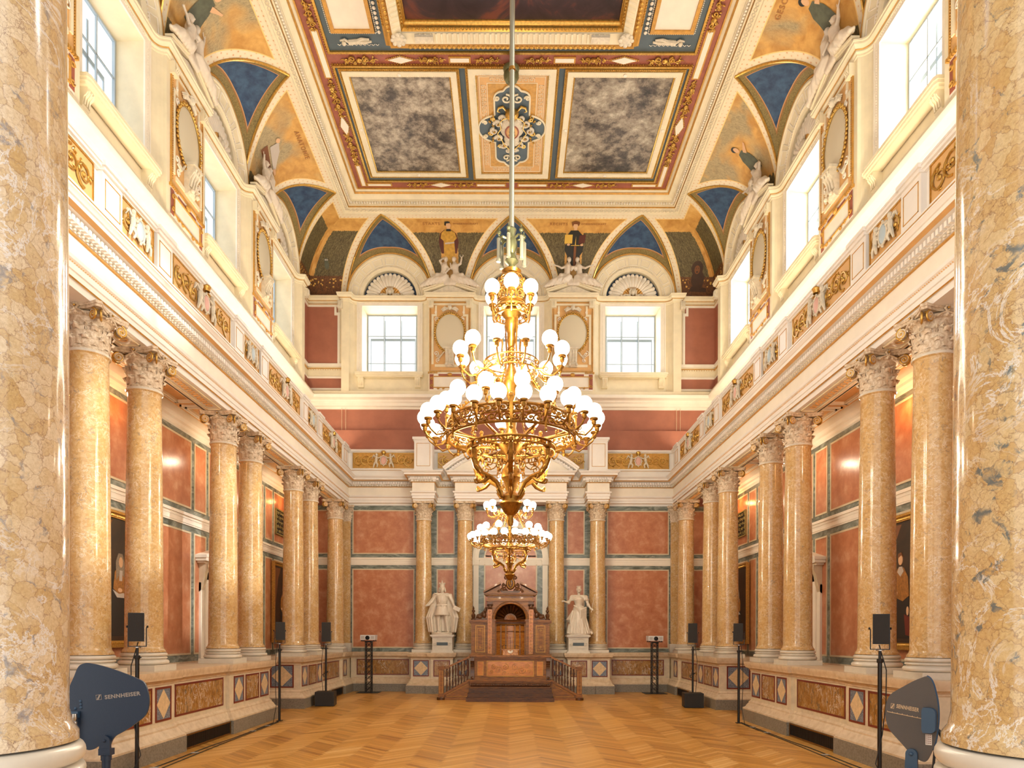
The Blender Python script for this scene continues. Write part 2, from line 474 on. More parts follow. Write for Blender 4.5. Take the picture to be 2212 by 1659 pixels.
def remesh_obj(mb, name, mat, voxel, smooth=3, parent=None, decim=None):
    """blend overlapping volumes into one continuous surface"""
    me = bpy.data.meshes.new('tmp'); me.from_pydata(mb.v, [], mb.f)
    o = bpy.data.objects.new('tmp', me); COL.objects.link(o)
    r = o.modifiers.new('r', 'REMESH'); r.mode = 'VOXEL'; r.voxel_size = voxel
    sm = o.modifiers.new('s', 'SMOOTH'); sm.factor = 0.5; sm.iterations = smooth
    if decim:
        d = o.modifiers.new('d', 'DECIMATE'); d.ratio = decim
    dg = bpy.context.evaluated_depsgraph_get(); dg.update()
    m2 = bpy.data.meshes.new_from_object(o.evaluated_get(dg)); m2.name = name
    bpy.data.objects.remove(o); bpy.data.meshes.remove(me)
    m2.materials.clear(); m2.materials.append(M[mat])
    m2.polygons.foreach_set('use_smooth', [True] * len(m2.polygons))
    ob = bpy.data.objects.new(name, m2); COL.objects.link(ob)
    if parent is not None: ob.parent = parent
    return ob
def text_mb(txt, size, bold=0.0, font_scale_x=1.0, align='CENTER', space=1.0):
    cu = bpy.data.curves.new('t', 'FONT'); cu.body = txt; cu.size = size; cu.align_x = align; cu.align_y = 'CENTER'
    cu.offset = bold; cu.space_character = space; cu.resolution_u = 3
    o = bpy.data.objects.new('t', cu); COL.objects.link(o)
    dg = bpy.context.evaluated_depsgraph_get(); dg.update()
    me = bpy.data.meshes.new_from_object(o.evaluated_get(dg))
    mb = MB(); mb.add([(v.co.x * font_scale_x, 0, v.co.y) for v in me.vertices], [tuple(p.vertices) for p in me.polygons])
    bpy.data.objects.remove(o); bpy.data.curves.remove(cu); bpy.data.meshes.remove(me)
    return mb
RL, RR = PI / 2, -PI / 2     # rotation of things on the left / right wall
def wall_place(side, u, d=0.0, z=0.0, plane=None):
    """(location, rotation) for a thing on a wall; u along it, d out into the hall"""
    if side == 'left': return ((-(plane or XW) + d, u, z), RL)
    if side == 'right': return (((plane or XW) - d, u, z), RR)
    return ((u, (plane or YB) - d, z), 0.0)
def side_word(s): return {'left': 'left', 'right': 'right', 'back': 'far end'}[s]
# ================================================================ FLOOR
Y0 = 0.6                       # the hall is modelled from here on
def build_floor():
    L, wd = 0.62, 0.0775; n = 8
    L = n * wd
    c45 = math.cos(PI / 4); rnd = random.Random(3)
    vs, fs, tone, uvs = [], [], [], []
    X0, X1, YA, YE = -5.05, 5.05, -0.6, 20.75
    def plank(a0, b0, la, lb, kind):
        ca, cb = a0 + la / 2, b0 + lb / 2
        cx = (ca - cb) * wd * c45; cyy = (ca + cb) * wd * c45
        if cx < X0 - .35 or cx > X1 + .35 or cyy < YA or cyy > YE + .1: return
        g = 0.02
        o = len(vs)
        for a, b in ((a0 + g, b0 + g), (a0 + la - g, b0 + g), (a0 + la - g, b0 + lb - g), (a0 + g, b0 + lb - g)):
            x = max(X0, min(X1, (a - b) * wd * c45)); y = max(YA, min(YE, (a + b) * wd * c45))
            vs.append((x, y, 0.0))
        fs.append((o, o + 1, o + 2, o + 3))
        tone.append((0.50 if kind else 0.34) + rnd.gauss(0, 0.13))  # lay direction tone: the grain's light reflection put into colour, plus random variation
        u0, v0 = rnd.random() * 50, rnd.random() * 50
        if kind: uvs.append([(u0, v0), (u0 + L, v0), (u0 + L, v0 + wd), (u0, v0 + wd)])
        else: uvs.append([(u0, v0), (u0, v0 + wd), (u0 + L, v0 + wd), (u0 + L, v0)])
    R = int(26 / wd / c45 / 2) + 40
    for i in range(-150, 420):
        for m in range(-30, 40):
            x = i + 2 * n * m
            if abs(x - i) > 150: continue
            plank(x, i, n, 1, 1)
    for x in range(-150, 420):
        for m in range(-30, 40):
            y = x - 2 * n + 1 + 2 * n * m
            if abs(x - y) > 160: continue
            plank(x, y, 1, n, 0)
    me = bpy.data.meshes.new('floor'); me.from_pydata(vs, [], fs)
    me.materials.append(M['parquet'])
    at = me.attributes.new('tone', 'FLOAT', 'FACE'); at.data.foreach_set('value', tone)
    uv = me.uv_layers.new(name='UVMap')
    flat = [c for q in uvs for p in q for c in p]; uv.data.foreach_set('uv', flat)
    o = bpy.data.objects.new('floor', me); COL.objects.link(o); o['kind'] = 'structure'
    b = MB().box(-5.05, 5.05, -1, 21.0, -0.12, -0.004)
    e = b.build('floor_joint', 'walnut', o)
    return o
floor = build_floor()
for sx in (-1, 1):
    a, b = sorted((sx * 5.06, sx * 6.45))
    mb = MB().box(a, b, Y0, 21.2, -0.1, 0.0)
    a2, b2 = sorted((sx * 5.72, sx * 6.35)); mb2 = MB().box(a2, b2, Y0, 21.0, 0.02, 0.95)
    f = struct('floor', mb, 'aisle_floor'); mb2.build('raised_walkway', 'aisle_floor', f)

# ================================================================ PODIUMS
def P_BASE(): return [(-.3, 0), (.13, 0), (.13, .23), (-.3, .23)]
def P_MOULD(): return [(.0, .23), (.125, .23), (.125, .255), (.11, .265), (.085, .28), (.06, .33), (.035, .36), (.035, .385), (.015, .40), (.0, .42)]
def P_DIE(): return [(.0, .42), (.0, 1.02)]
def P_CAP(): return [(.0, .99), (.015, 1.0), (.015, 1.02), (.03, 1.035), (.045, 1.05), (.085, 1.065), (.09, 1.10), (.105, 1.125), (.105, 1.18), (-.3, 1.18)]
def inlay(parent, side, a, b, kind, plane, z0=.49, z1=.965):
    """side: left/right panels lie in the plane x=+-plane from y=a..b ; near/back: plane y, x=a..b"""
    if side in ('left', 'right'):
        w_ = b - a; loc, rz = ((-plane if side == 'left' else plane), (a + b) / 2, 0), (RL if side == 'left' else RR)
    else:
        w_ = b - a; loc, rz = ((a + b) / 2, plane, 0), 0.0
    fr = MB().frame(-w_/2, w_/2, z0, z1, .028, -.010, 0.012)
    o = fr.build('inlay_frame', 'redline', parent, loc, rz)
    c = MB().box(-w_/2 + .028, w_/2 - .028, -.004, .010, z0 + .028, z1 - .028)
    c.build('inlay_slab', 'bluestone' if kind == 'd' else 'brown_marble', o)
    if kind == 'd':
        zc, hz, hx = (z0 + z1) / 2, (z1 - z0) / 2 - .032, w_/2 - .032
        d = MB().prism([(-hx, zc), (0, zc - hz), (hx, zc), (0, zc + hz)], -.007, .0)
        d.build('inlay_diamond', 'diamond', o)
    return o
def podium(label, path, side, top, inlays, grilles=()):
    t = thing('podium', label, 'podium')
    MB().sweep(P_BASE(), path, side=side).build('base', 'greystone', t)
    MB().sweep(P_MOULD(), path, side=side).build('plinth_moulding', 'stone_base', t)
    MB().sweep(P_DIE(), path, side=side).build('die', 'stone', t)
    MB().sweep(P_CAP(), path, side=side).build('cap', 'stone_base', t)
    m = MB()
    for (x0, x1, y0, y1) in top: m.box(x0, x1, y0, y1, 1.10, 1.178)
    m.build('top_slab', 'stone', t)
    for a in inlays: inlay(t, *a)
    for (sd, a, b, pl) in grilles:
        loc, rz = ((-pl if sd == 'left' else pl), (a + b) / 2, 0), (RL if sd == 'left' else RR)
        w_ = b - a
        g = MB().box(-w_/2, w_/2, -.012, .0, .03, .205).build('vent_grille', 'black', t, loc, rz)
        fr = MB().frame(-w_/2 - .02, w_/2 + .02, .012, .225, .018, -.022, .0)
        fr.build('grille_frame', 'brass', g)
        sl = MB()
        for k in range(int(w_ / .03)): sl.box(-w_/2 + .03 * k, -w_/2 + .03 * k + .012, -.018, -.010, .035, .2)
        sl.build('grille_bars', 'blackmetal', g)
    return t
for sd, s in (('left', -1), ('right', 1)):
    sw = -1 if s < 0 else 1
    path = [(s*5.75, 7.96), (s*4.82, 7.96), (s*4.82, 9.78), (s*4.88, 9.78), (s*4.88, 11.72), (s*4.82, 11.72), (s*4.82, 13.67), (s*5.75, 13.67)]
    a, b = sorted((s*4.86, s*5.78))
    podium(f'long inlaid limestone podium under the {sd} columns, nearest the camera', path, sw, [(a, b, 7.9, 13.7)],
           [(sd, 8.02, 8.36, 'd', 4.82), (sd, 8.46, 9.18, 'b', 4.82), (sd, 9.27, 9.70, 'd', 4.82), (sd, 9.93, 11.60, 'b', 4.88),
            (sd, 11.90, 12.34, 'd', 4.82), (sd, 12.43, 13.08, 'b', 4.82), (sd, 13.16, 13.60, 'd', 4.82)],
           [(sd, 9.92, 11.55, 4.75)])
    path = [(s*5.75, 15.71), (s*4.82, 15.71), (s*4.82, 17.58), (s*4.88, 17.58), (s*4.88, 19.60), (s*4.82, 19.60), (s*4.82, 20.55)]
    a, b = sorted((s*4.86, s*5.78))
    n_in = sorted((s*4.98, s*5.52))
    podium(f'inlaid limestone podium under the {sd} columns, beyond the stair gap', path, sw, [(a, b, 15.65, 20.95)],
           [('near', n_in[0], n_in[1], 'd', 15.71, .47, 1.0), (sd, 15.79, 16.22, 'd', 4.82), (sd, 16.31, 16.97, 'b', 4.82), (sd, 17.06, 17.48, 'd', 4.82),
            (sd, 17.75, 19.42, 'b', 4.88), (sd, 19.70, 20.10, 'd', 4.82)],
           [(sd, 18.2, 19.3, 4.75)])
# far-end podium with forward pedestals for the four end columns and the two statues
bx = [(-4.80, 20.55), (-2.88, 20.55), (-2.88, 19.80), (-2.30, 19.80), (-2.30, 19.72), (-1.66, 19.72), (-1.66, 20.10), (-1.14, 20.10), (-1.14, 20.55)]
bxr = [(-x, y) for x, y in bx][::-1]
t = thing('podium', 'limestone podium along the far end wall, behind statues and wooden lectern', 'podium')
path = bx + bxr
for nm, pr, mt in (('base', P_BASE(), 'greystone'), ('plinth_moulding', P_MOULD(), 'stone_base'), ('die', P_DIE(), 'stone'), ('cap', P_CAP(), 'stone_base')):
    MB().sweep(pr, path, side=-1).build(nm, mt, t)
m = MB().box(-4.78, 4.78, 20.58, 20.95, 1.1, 1.178)
for s in (-1, 1):
    a, b = sorted((s*2.88, s*1.14)); m.box(a, b, 20.12, 20.6, 1.1, 1.178)
    a, b = sorted((s*2.88, s*1.68)); m.box(a, b, 19.82, 20.2, 1.1, 1.178)
m.build('top_slab', 'stone', t)
for s in (-1, 1):
    def R_(a, b): return tuple(sorted((s*a, s*b)))
    for (a, b, k, pl) in ((4.62, 3.05, 'b', 20.55), (2.82, 2.36, 'd', 19.80), (2.22, 1.74, 'b', 19.72), (1.56, 1.22, 'd', 20.10)):
        q = R_(a, b); inlay(t, 'back', q[0], q[1], k, pl)

# ================================================================ COLUMNS
H_TOP, H_POD = 5.65, 1.18
def spiral_tube(mb, c, r0, axis, turns=1.6, tr=.012, sgn=1, m=0, a0=0):
    pts = []
    for (u, v) in spiral((0, 0), r0, turns, a0, sgn, 22, .12): pts.append(Vector(c) + axis[0] * u + axis[1] * v)
    k = len(pts); mb.tube(pts, [tr * (1 - .45 * i / k) for i in range(k)], 6, m)
def capital_meshes():
    """composite capital, z 0..0.53, column neck radius .215"""
    st = MB()
    st.lathe([(.222, 0), (.225, .02), (.215, .04), (.208, .06), (.212, .30), (.225, .36), (.24, .40)], 24)
    # acanthus leaves, two tiers of eight
    def leaf(a, z0, h, r, wd, curl):
        n = 9; rows = []
        ca, sa = math.cos(a), math.sin(a)
        for i in range(n):
            t = i / (n - 1)
            if t < .78: rr = r + .012 + .035 * t * t; z = z0 + h * t / .78
            else:
                q = (t - .78) / .22 * PI * .9
                rr = r + .033 + curl * math.sin(q); z = z0 + h - curl * .75 * (1 - math.cos(q))
            ww = wd * (0.80 + .35 * math.sin(PI * min(1, t * 1.05))) * (1 - .35 * (t > .8)) * (1 + .16 * math.cos(t * 26))
            row = []
            for j in (-2, -1, 0, 1, 2):
                f = j / 2; rj = rr - .018 * f * f + (.012 if j == 0 else 0) + (.006 if abs(j) == 1 else 0)
                x, y = rj, f * ww
                row.append((x * ca - y * sa, x * sa + y * ca, z - .012 * abs(f) * (t > .6)))
            rows.append(row)
        vs = [p for row in rows for p in row]
        fs = [(i*5+j, i*5+j+1, (i+1)*5+j+1, (i+1)*5+j) for i in range(n-1) for j in range(4)]
        st.add(vs, fs)
    for k in range(8):
        leaf(2*PI*k/8 + PI/8, .03, .15, .205, .072, .035)
        leaf(2*PI*k/8, .06, .24, .207, .072, .045)
    for k in range(24):   # small upper leaves between
        leaf(2*PI*k/24 + .13, .18, .15, .200, .022, .015) if k % 3 else None
    # echinus with eggs
    st.lathe([(.22, .385), (.262, .40), (.272, .425), (.262, .445), (.24, .45)], 24)
    for k in range(24):
        a = 2*PI*k/24; st.ball((.264*math.cos(a), .264*math.sin(a), .42), (.022, .022, .026), 6, 4)
    # abacus with concave sides
    def ab(z0, z1, e):
        poly = []
        for q in range(4):
            a = PI/4 + q*PI/2
            c = Vector((math.cos(a), math.sin(a))); tng = Vector((-c.y, c.x))
            R = .425 + e; poly.append(tuple(c*R - tng*.035)); poly.append(tuple(c*R + tng*.035))
            a2 = a + PI/4; mid = Vector((math.cos(a2), math.sin(a2)))*(.245 + e)
            p0 = c*R + tng*.035; c2 = Vector((math.cos(a+PI/2), math.sin(a+PI/2))); t2 = Vector((-c2.y, c2.x)); p1 = c2*R - t2*.035
            for i in (1, 2, 3, 4, 5):
                t_ = i/6; poly.append(tuple((1-t_)**2*p0 + 2*t_*(1-t_)*(mid*1.0*2 - (p0+p1)/2)*1.0 + t_**2*p1))
        st.prism(poly, z0, z1, 'z')
    ab(.462, .495, 0.0); ab(.495, .53, .012)
    gd = MB()
    for q in range(4):     # corner volutes: two discs back to back at each corner
        a = PI/4 + q*PI/2; rad = Vector((math.cos(a), math.sin(a), 0)); tg = Vector((-rad.y, rad.x, 0)); up = Vector((0, 0, 1))
        for s_ in (-1, 1):
            ax = (rad * .94 - tg * s_ * .30); ax.normalize()
            c = rad * .345 + tg * s_ * .045 + up * .385
            spiral_tube(gd, c, .072, (ax, up), 1.9, .0145, -1, 0, PI/2)
            nrm = ax.cross(up); nrm.normalize()
            vs = [c + ax*(.066*math.cos(th)) + up*(.066*math.sin(th)) + nrm*.004 for th in [2*PI*i/14 for i in range(14)]]
            vs2 = [p - nrm*.012 for p in vs]
            st.add(vs + vs2, [tuple(range(14)), tuple(range(27, 13, -1))] + [(i, i+14, (i+1) % 14+14, (i+1) % 14) for i in range(14)])
            gd.ball(c, .018, 8, 6)
        gd.tube([rad*.24 + up*.43, rad*.30 + up*.458, rad*.345 + up*.458], .016, 6)
        # fleuron at the centre of every side
        a2 = q*PI/2; r2 = Vector((math.cos(a2), math.sin(a2), 0)); t2 = Vector((-r2.y, r2.x, 0))
        for i in range(6):
            th = 2*PI*i/6; st.ball(r2*.275 + t2*.026*math.cos(th) + up*(.487 + .026*math.sin(th)), .017, 6, 4)
        gd.ball(r2*.295 + up*.487, .014, 6, 4)
        # scroll side swags
        for s_ in (-1, 1):
            st.tube([r2*.27 + up*.45, r2*.28 + t2*s_*.06 + up*.43, r2*.27 + t2*s_*.12 + up*.40], .012, 5)
    gt = MB()
    for k in range(8):
        a = 2*PI*(k+.5)/8; gt.tube([(.216*math.cos(a), .216*math.sin(a), .05), (.222*math.cos(a), .222*math.sin(a), .16)], [.004, .008], 5)
    return st, gd, gt
_cap, _cgd, _cgt = capital_meshes()
CAP_ME = _cap.mesh('capital', 'capital', ang=.9); VOL_ME = _cgd.mesh('volutes', 'gold', ang=1.2); GT_ME = _cgt.mesh('gilt_stems', 'gold')
def shaft_prof(r0, r1, z0, z1):
    p = [(r0 + .035, z0), (r0 + .034, z0 + .025), (r0 + .012, z0 + .05), (r0, z0 + .09)]
    for i in range(1, 9):
        t = i / 8; p.append((r0 - (r0 - r1) * t ** 1.6, z0 + .09 + (z1 - z0 - .16) * t))
    p += [(r1 + .004, z1 - .04), (r1 + .018, z1 - .025), (r1 + .02, z1)]
    return p
def base_prof(r, z0, h):
    # lower torus, scotia, fillet, scotia, upper torus ; r = shaft radius ; h total
    p = [(r*.9, z0)]
    def torus(rc, zc, rr, rz):
        return [(rc + rr*math.cos(a), zc + rz*math.sin(a)) for a in [(-PI/2) + PI*i/8 for i in range(9)]]
    p += torus(r + .035, z0 + h*.20, .042, h*.20)
    p += [(r + .032, z0 + h*.42), (r + .028, z0 + h*.47)]
    p += torus(r + .035, z0 + h*.55, .018, h*.09)
    p += [(r + .022, z0 + h*.66)]
    p += torus(r + .022, z0 + h*.82, .030, h*.15)
    p += [(r + .012, z0 + h*.98), (r*.9, z0 + h)]
    return p
def make_column(name='marble_column'):
    t = thing(name, 'x', 'column')
    MB().box(-.31, .31, -.31, .31, 0, .085).build('plinth', 'base_marble', t)
    MB().lathe(base_prof(.25, .085, .175), 40).build('base', 'base_marble', t)
    MB().lathe(shaft_prof(.248, .215, .26, 3.94), 40).build('shaft', 'column_far', t)
    MB().lathe([(.21, 3.915), (.238, 3.92), (.243, 3.935), (.238, 3.95), (.21, 3.955)], 32).build('neck_ring', 'base_marble', t)
    c = bpy.data.objects.new('capital', CAP_ME); COL.objects.link(c); c.parent = t; c.location = (0, 0, 3.945)
    v = bpy.data.objects.new('volutes', VOL_ME); COL.objects.link(v); v.parent = c
    g = bpy.data.objects.new('gilt_stems', GT_ME); COL.objects.link(g); g.parent = c
    return t
COLY = [8.41, 9.69, 12.36, 13.64, 16.34, 17.62, 20.25]
ORD = ['nearest', 'second nearest', 'third', 'fourth', 'fifth', 'sixth', 'seventh and farthest']
proto = make_column(); first = True
for sd, s in (('left', -1), ('right', 1)):
    for i, y in enumerate(COLY):
        lb = f'{ORD[i]} yellow marble column of the {sd} colonnade, on the inlaid podium'
        if i == 6: lb = f'last yellow marble column of the {sd} colonnade, in the far {sd} corner'
        if first: o = proto; first = False; o.location = (s*5.2, y, H_POD); o['label'] = lb
        else: o = copy_tree(proto, loc=(s*5.2, y, H_POD), label=lb)
        o['group'] = f'columns of the {sd} colonnade'
for x, lb in ((-2.60, 'yellow marble end-wall column left of the crowned king statue'), (-1.37, 'yellow marble end-wall column between king statue and wooden lectern'),
              (1.37, 'yellow marble end-wall column between wooden lectern and queen statue'), (2.60, 'yellow marble end-wall column right of the queen statue')):
    copy_tree(proto, loc=(x, 20.45, H_POD), label=lb, group='columns on the far end wall')
# pilasters answering the columns in the far corners and behind the end columns
def pilaster(x, y, label):
    t = thing('pilaster', label, 'pilaster', (x, y, H_POD), group='pilasters on the far end wall')
    MB().box(-.20, .20, -.10, .06, 0, .26).build('base', 'base_marble', t)
    MB().box(-.16, .16, -.08, .06, .26, 3.96).build('shaft', 'column_far', t)
    c = bpy.data.objects.new('capital', CAP_ME); COL.objects.link(c); c.parent = t; c.location = (0, .0, 3.945); c.scale = (.8, .12, 1)
    return t
pilaster(-5.05, 20.85, 'flat yellow marble pilaster in the far left corner behind the last column')
pilaster(5.05, 20.85, 'flat yellow marble pilaster in the far right corner behind the last column')
# the two great foreground columns
def big_column(sd, s):
    t = thing('marble_column', f'huge veined yellow marble column filling the {sd} edge of the view', 'column', (s*1.555, 1.95, 1.108), group='foreground columns framing the hall')
    MB().box(-.31, .31, -.31, .31, 0.0, .075).build('plinth', 'base_marble', t)
    MB().lathe([(r_ if r_ < .26 else .26 + (r_-.26)*.80, z_) for r_, z_ in base_prof(.25, .075, .20)], 96).build('base', 'base_marble', t)
    MB().lathe([(.25 + (r_-.25)*.75 if r_ > .25 else r_, z_) for r_, z_ in shaft_prof(.25, .222, .275, 4.0)], 128).build('shaft', 'column' if s < 0 else 'column_b', t)
    MB().lathe([(.21, 3.975), (.238, 3.98), (.243, 3.995), (.238, 4.01), (.21, 4.015)], 32).build('neck_ring', 'base_marble', t)
    c = bpy.data.objects.new('capital', CAP_ME); COL.objects.link(c); c.parent = t; c.location = (0, 0, 4.005)
    pd = thing('pedestal', f'stone pedestal carrying the huge foreground column at the {sd} edge', 'pedestal', (s*1.555, 1.9, 0))
    MB().box(-.45, .45, -.45, .42, 0, 1.02).build('die', 'stone', pd)
    MB().box(-.5, .5, -.5, .44, 1.02, 1.108).build('cap', 'stone_base', pd)
big_column('left', -1); big_column('right', 1)
# ================================================================ ENTABLATURE (three sides, breaking forward over the end columns)
XF, YF = 4.985, 20.97
CR = [(-2.93, .0), (-2.93, .70), (-2.27, .70), (-2.27, .0), (-1.66, .0), (-1.66, .70)]
pl = [(x, YF - d) for x, d in CR]
EP = [(-XF, Y0), (-XF, YF)] + pl + [(-x, y) for x, y in pl[::-1]] + [(XF, YF), (XF, Y0)]
ent = sempty('trim_1')
MB().sweep([(-.44, 5.65), (-.02, 5.65), (-.02, 5.735), (0, 5.74), (0, 5.82), (.02, 5.825), (.02, 5.895), (.055, 5.92), (.065, 5.955), (0, 5.96)], EP, side=-1).build('architrave', 'white', ent)
MB().sweep([(0, 5.95), (0, 6.225)], EP, side=-1).build('frieze', 'ivory', ent)
MB().sweep([(0, 6.215), (.028, 6.22), (.028, 6.232), (0, 6.236)], EP, side=-1).build('gilt_fillet', 'paint_gold', ent)
MB().sweep([(.022, 5.738), (.003, 5.728), (.003, 5.738)], EP, side=-1).build('gilt_line', 'paint_gold', ent)
MB().sweep([(0, 6.235), (.035, 6.245), (.035, 6.285), (.06, 6.29), (.06, 6.37), (.15, 6.385), (.16, 6.40), (.215, 6.41), (.215, 6.46), (.235, 6.465), (.25, 6.485), (.275, 6.505), (.275, 6.525), (.0, 6.56)], EP, side=-1).build('cornice', 'white', ent)
MB().sweep([(.155, 6.384), (.213, 6.407), (.209, 6.4085), (.15, 6.388)], EP, side=-1).build('soffit_paint', 'peach', ent)
def along(path, pitch, side=-1, d=0.0):
    """evenly spaced points on a path offset by d (side), with direction"""
    out = []
    for i in range(len(path) - 1):
        a, b = Vector(path[i]), Vector(path[i+1]); t = (b - a); L = t.length; t.normalize(); n = Vector((-t.y, t.x)) * side
        k = int((L - 2 * max(d, 0) * (1 if L > 1 else -0.2)) / pitch)
        if k < 1: continue
        s0 = (L - (k - 1) * pitch) / 2
        for j in range(k): out.append((a + t * (s0 + j * pitch) + n * d, t, n))
    return out
dn, eg, bd = MB(), MB(), MB()
for p, t_, n in along(EP, .077, -1, .06):
    if p.y < 5.5: continue
    q = p + n * .028
    dn.obox((q.x, q.y, 6.328), (.045 if abs(t_.x) > .5 else .062, .062 if abs(t_.x) > .5 else .045, .066), Matrix.Identity(3))
for p, t_, n in along(EP, .077, -1, .04):
    if p.y < 5.5: continue
    eg.ball((p.x + n.x*.008, p.y + n.y*.008, 6.262), (.026, .026, .021), 6, 4)
for p, t_, n in along(EP, .04, -1, .03):
    if p.y < 5.5: continue
    bd.ball((p.x, p.y, 5.905), (.013, .013, .011), 4, 3)
dn.build('dentils', 'white', ent, smooth=False); eg.build('egg_row', 'offwhite', ent); bd.build('bead_row', 'peach', ent)
# inner face of side architraves, soffit panels, aisle ceilings
for sd, s in (('left', -1), ('right', 1)):
    a, b = sorted((s*4.99, s*5.42)); inn = sorted((s*5.40, s*5.44))
    MB().box(inn[0], inn[1], Y0, 20.97, 5.65, 5.99).build('inner_architrave', 'cream', ent)
    o = MB()
    for y0 in COLY:
        pass
    segs = [(8.75, 9.35), (10.05, 12.0), (12.7, 13.3), (14.0, 15.98), (16.7, 17.26), (17.98, 19.88)]
    g = MB()
    for y0, y1 in segs:
        x0, x1 = sorted((s*5.08, s*5.34)); m_ = MB()
        o.box(x0, x0+.02, y0, y1, 5.635, 5.65); o.box(x1-.02, x1, y0, y1, 5.635, 5.65); o.box(x0, x1, y0, y0+.02, 5.635, 5.65); o.box(x0, x1, y1-.02, y1, 5.635, 5.65)
        k = int((y1 - y0 - .1) / .11)
        for i in range(k):
            yy = y0 + .08 + i * .11
            pts = [(s*(5.21 + .055*math.cos(th)), yy + .045*math.sin(th), 5.643) for th in [2*PI*j/8 for j in range(8)]]
            g.tube(pts, .008, 4, closed=True)
    o.build('soffit_frame', 'cream', ent); g.build('soffit_guilloche', 'peach', ent)
    # aisle ceiling with coffers
    ce = sempty('ceiling')
    x0, x1 = sorted((s*5.42, s*6.38))
    MB().box(x0, x1, Y0, 20.97, 5.93, 6.0).build('aisle_ceiling', 'peach', ce)
    cf = MB()
    for y0 in [6.0 + 1.32*i for i in range(12)]:
        if y0 + 1.1 > 20.9: break
        xa, xb = sorted((s*5.62, s*6.12))
        for e, z in ((0, 5.90), (.07, 5.885)):
            cf.box(xa+e, xa+e+.035, y0+e, y0+1.15-e, z, 5.93); cf.box(xb-e-.035, xb-e, y0+e, y0+1.15-e, z, 5.93)
            cf.box(xa+e, xb-e, y0+e, y0+e+.035, z, 5.93); cf.box(xa+e, xb-e, y0+1.115-e, y0+1.15-e, z, 5.93)
    cf.build('coffer_frame', 'ivory', ce)

# ================================================================ LOWER WALLS: scagliola panels in green marble frames
def panel_rows(mbs, x0, x1, y=0.0, rows=((4.17, 5.52), (1.29, 3.717))):
    gr, li, te = mbs
    for z0, z1 in rows:
        te.box(x0 + .035, x1 - .035, y - .006, y, z0 + .035, z1 - .035)
        li.frame(x0, x1, z0, z1, .035, y - .012, y)
def wall_panels(parent, panels, u0, u1, loc, rz, zlow=1.15, tag_=''):
    """green ground with panels ; local frame: x along wall, y=0 wall face"""
    g = MB().box(u0, u1, 0.0, .08, zlow, 5.66); g.build('green_marble_field', 'green', parent, loc, rz)
    li, te = MB(), MB()
    for a, b in panels: panel_rows((g, li, te), a, b)
    li.build('panel_border', 'line', parent, loc, rz)
    te.build('terracotta_panels', 'terra', parent, loc, rz)
    b_ = MB().box(u0, u1, -.03, .0, 3.86, 4.04)
    b_.box(u0, u1, -.055, .0, 4.005, 4.06); b_.box(u0, u1, -.02, 0, 3.83, 3.86); b_.box(u0, u1, -.04, 0, 3.95, 3.965)
    b_.build('string_course', 'ivory', parent, loc, rz)
    d_ = MB().box(u0, u1, -.02, .08, .9, 1.16); d_.build('dado', 'stone_base', parent, loc, rz)
wb = sempty('wall_back')
MB().box(-6.4, 6.4, YF, YF+.1, -.1, 1.16).build('lower_masonry', 'stone_base', wb)
MB().box(-6.45, 6.45, YF+.08, YF+.3, 5.6, 8.0).build('upper_masonry', 'red', wb)
wall_panels(wb, [(-4.86, -2.95), (-2.27, -1.72), (1.72, 2.27), (2.95, 4.86)], -6.4, 6.4, (0, YF, 0), 0)
for s in (-1, 1):   # end walls of the aisles
    li, te = MB(), MB(); a, b = sorted((s*5.42, s*6.2)); panel_rows((None, li, te), a, b, -.0)
    li.build('panel_border', 'line', wb, (0, YF - .002, 0)); te.build('terracotta_panels', 'terra', wb, (0, YF - .002, 0))
for sd, s, rz in (('left', -1, RL), ('right', 1, RR)):
    wl = sempty('wall_' + sd); pans = []
    for c in BAY:
        for a, b in ((c-.52, c+.52), (c-1.17, c-.63), (c+.63, c+1.17), (c+1.30, c+2.65)):
            if b > 20.9 or a < Y0: continue
            pans.append((a, b))
    if s > 0: pans = [(-b, -a) for a, b in pans]
    u0, u1 = (Y0, YF) if s < 0 else (-YF, -Y0)
    wall_panels(wl, pans, u0, u1, (s*XW, 0, 0), rz, tag_=sd)
    # small cornice at the head of the aisle wall
    MB().sweep([(0, 5.62), (.03, 5.64), (.03, 5.68), (.07, 5.71), (.07, 5.76), (.13, 5.80), (.15, 5.86), (.15, 5.93), (0, 5.93)], [(s*XW, Y0), (s*XW, YF)], side=-1 if s < 0 else 1).build('aisle_cornice', 'ivory', wl)

# arched central niche behind the lectern
t = sempty('trim_2')
def arch_band(mb, cx, zc, r0, r1, zb, y0, y1, m=0, n=28):
    pts = []
    for r in (r0, r1):
        pts.append([(cx - r, zb)] + [(cx + r*math.cos(PI - PI*i/n), zc + r*math.sin(PI - PI*i/n)) for i in range(n+1)] + [(cx + r, zb)])
    A, B = pts; k = len(A)
    vs = [(x, y, z) for (x, z) in A for y in (y0,)] + [(x, y0, z) for x, z in B] + [(x, y1, z) for x, z in A] + [(x, y1, z) for x, z in B]
    fs = []
    for i in range(k-1):
        fs += [(i, i+1, k+i+1, k+i), (2*k+i, 3*k+i, 3*k+i+1, 2*k+i+1), (k+i, k+i+1, 3*k+i+1, 3*k+i), (i, 2*k+i, 2*k+i+1, i+1)]
    mb.add(vs, fs, m); return mb
ZI = 4.03
arch_band(MB(), 0, ZI, .98, 1.14, 1.16, YF-.06, YF, ).build('archivolt', 'ivory', t)
arch_band(MB(), 0, ZI, 1.08, 1.16, ZI, YF-.10, YF-.05).build('archivolt_moulding', 'ivory', t)
arch_band(MB(), 0, ZI, .81, .98, 1.16, YF-.02, YF-.001).build('green_band', 'green', t)
arch_band(MB(), 0, ZI, .775, .815, 1.16, YF-.03, YF-.001).build('cream_band', 'line', t)
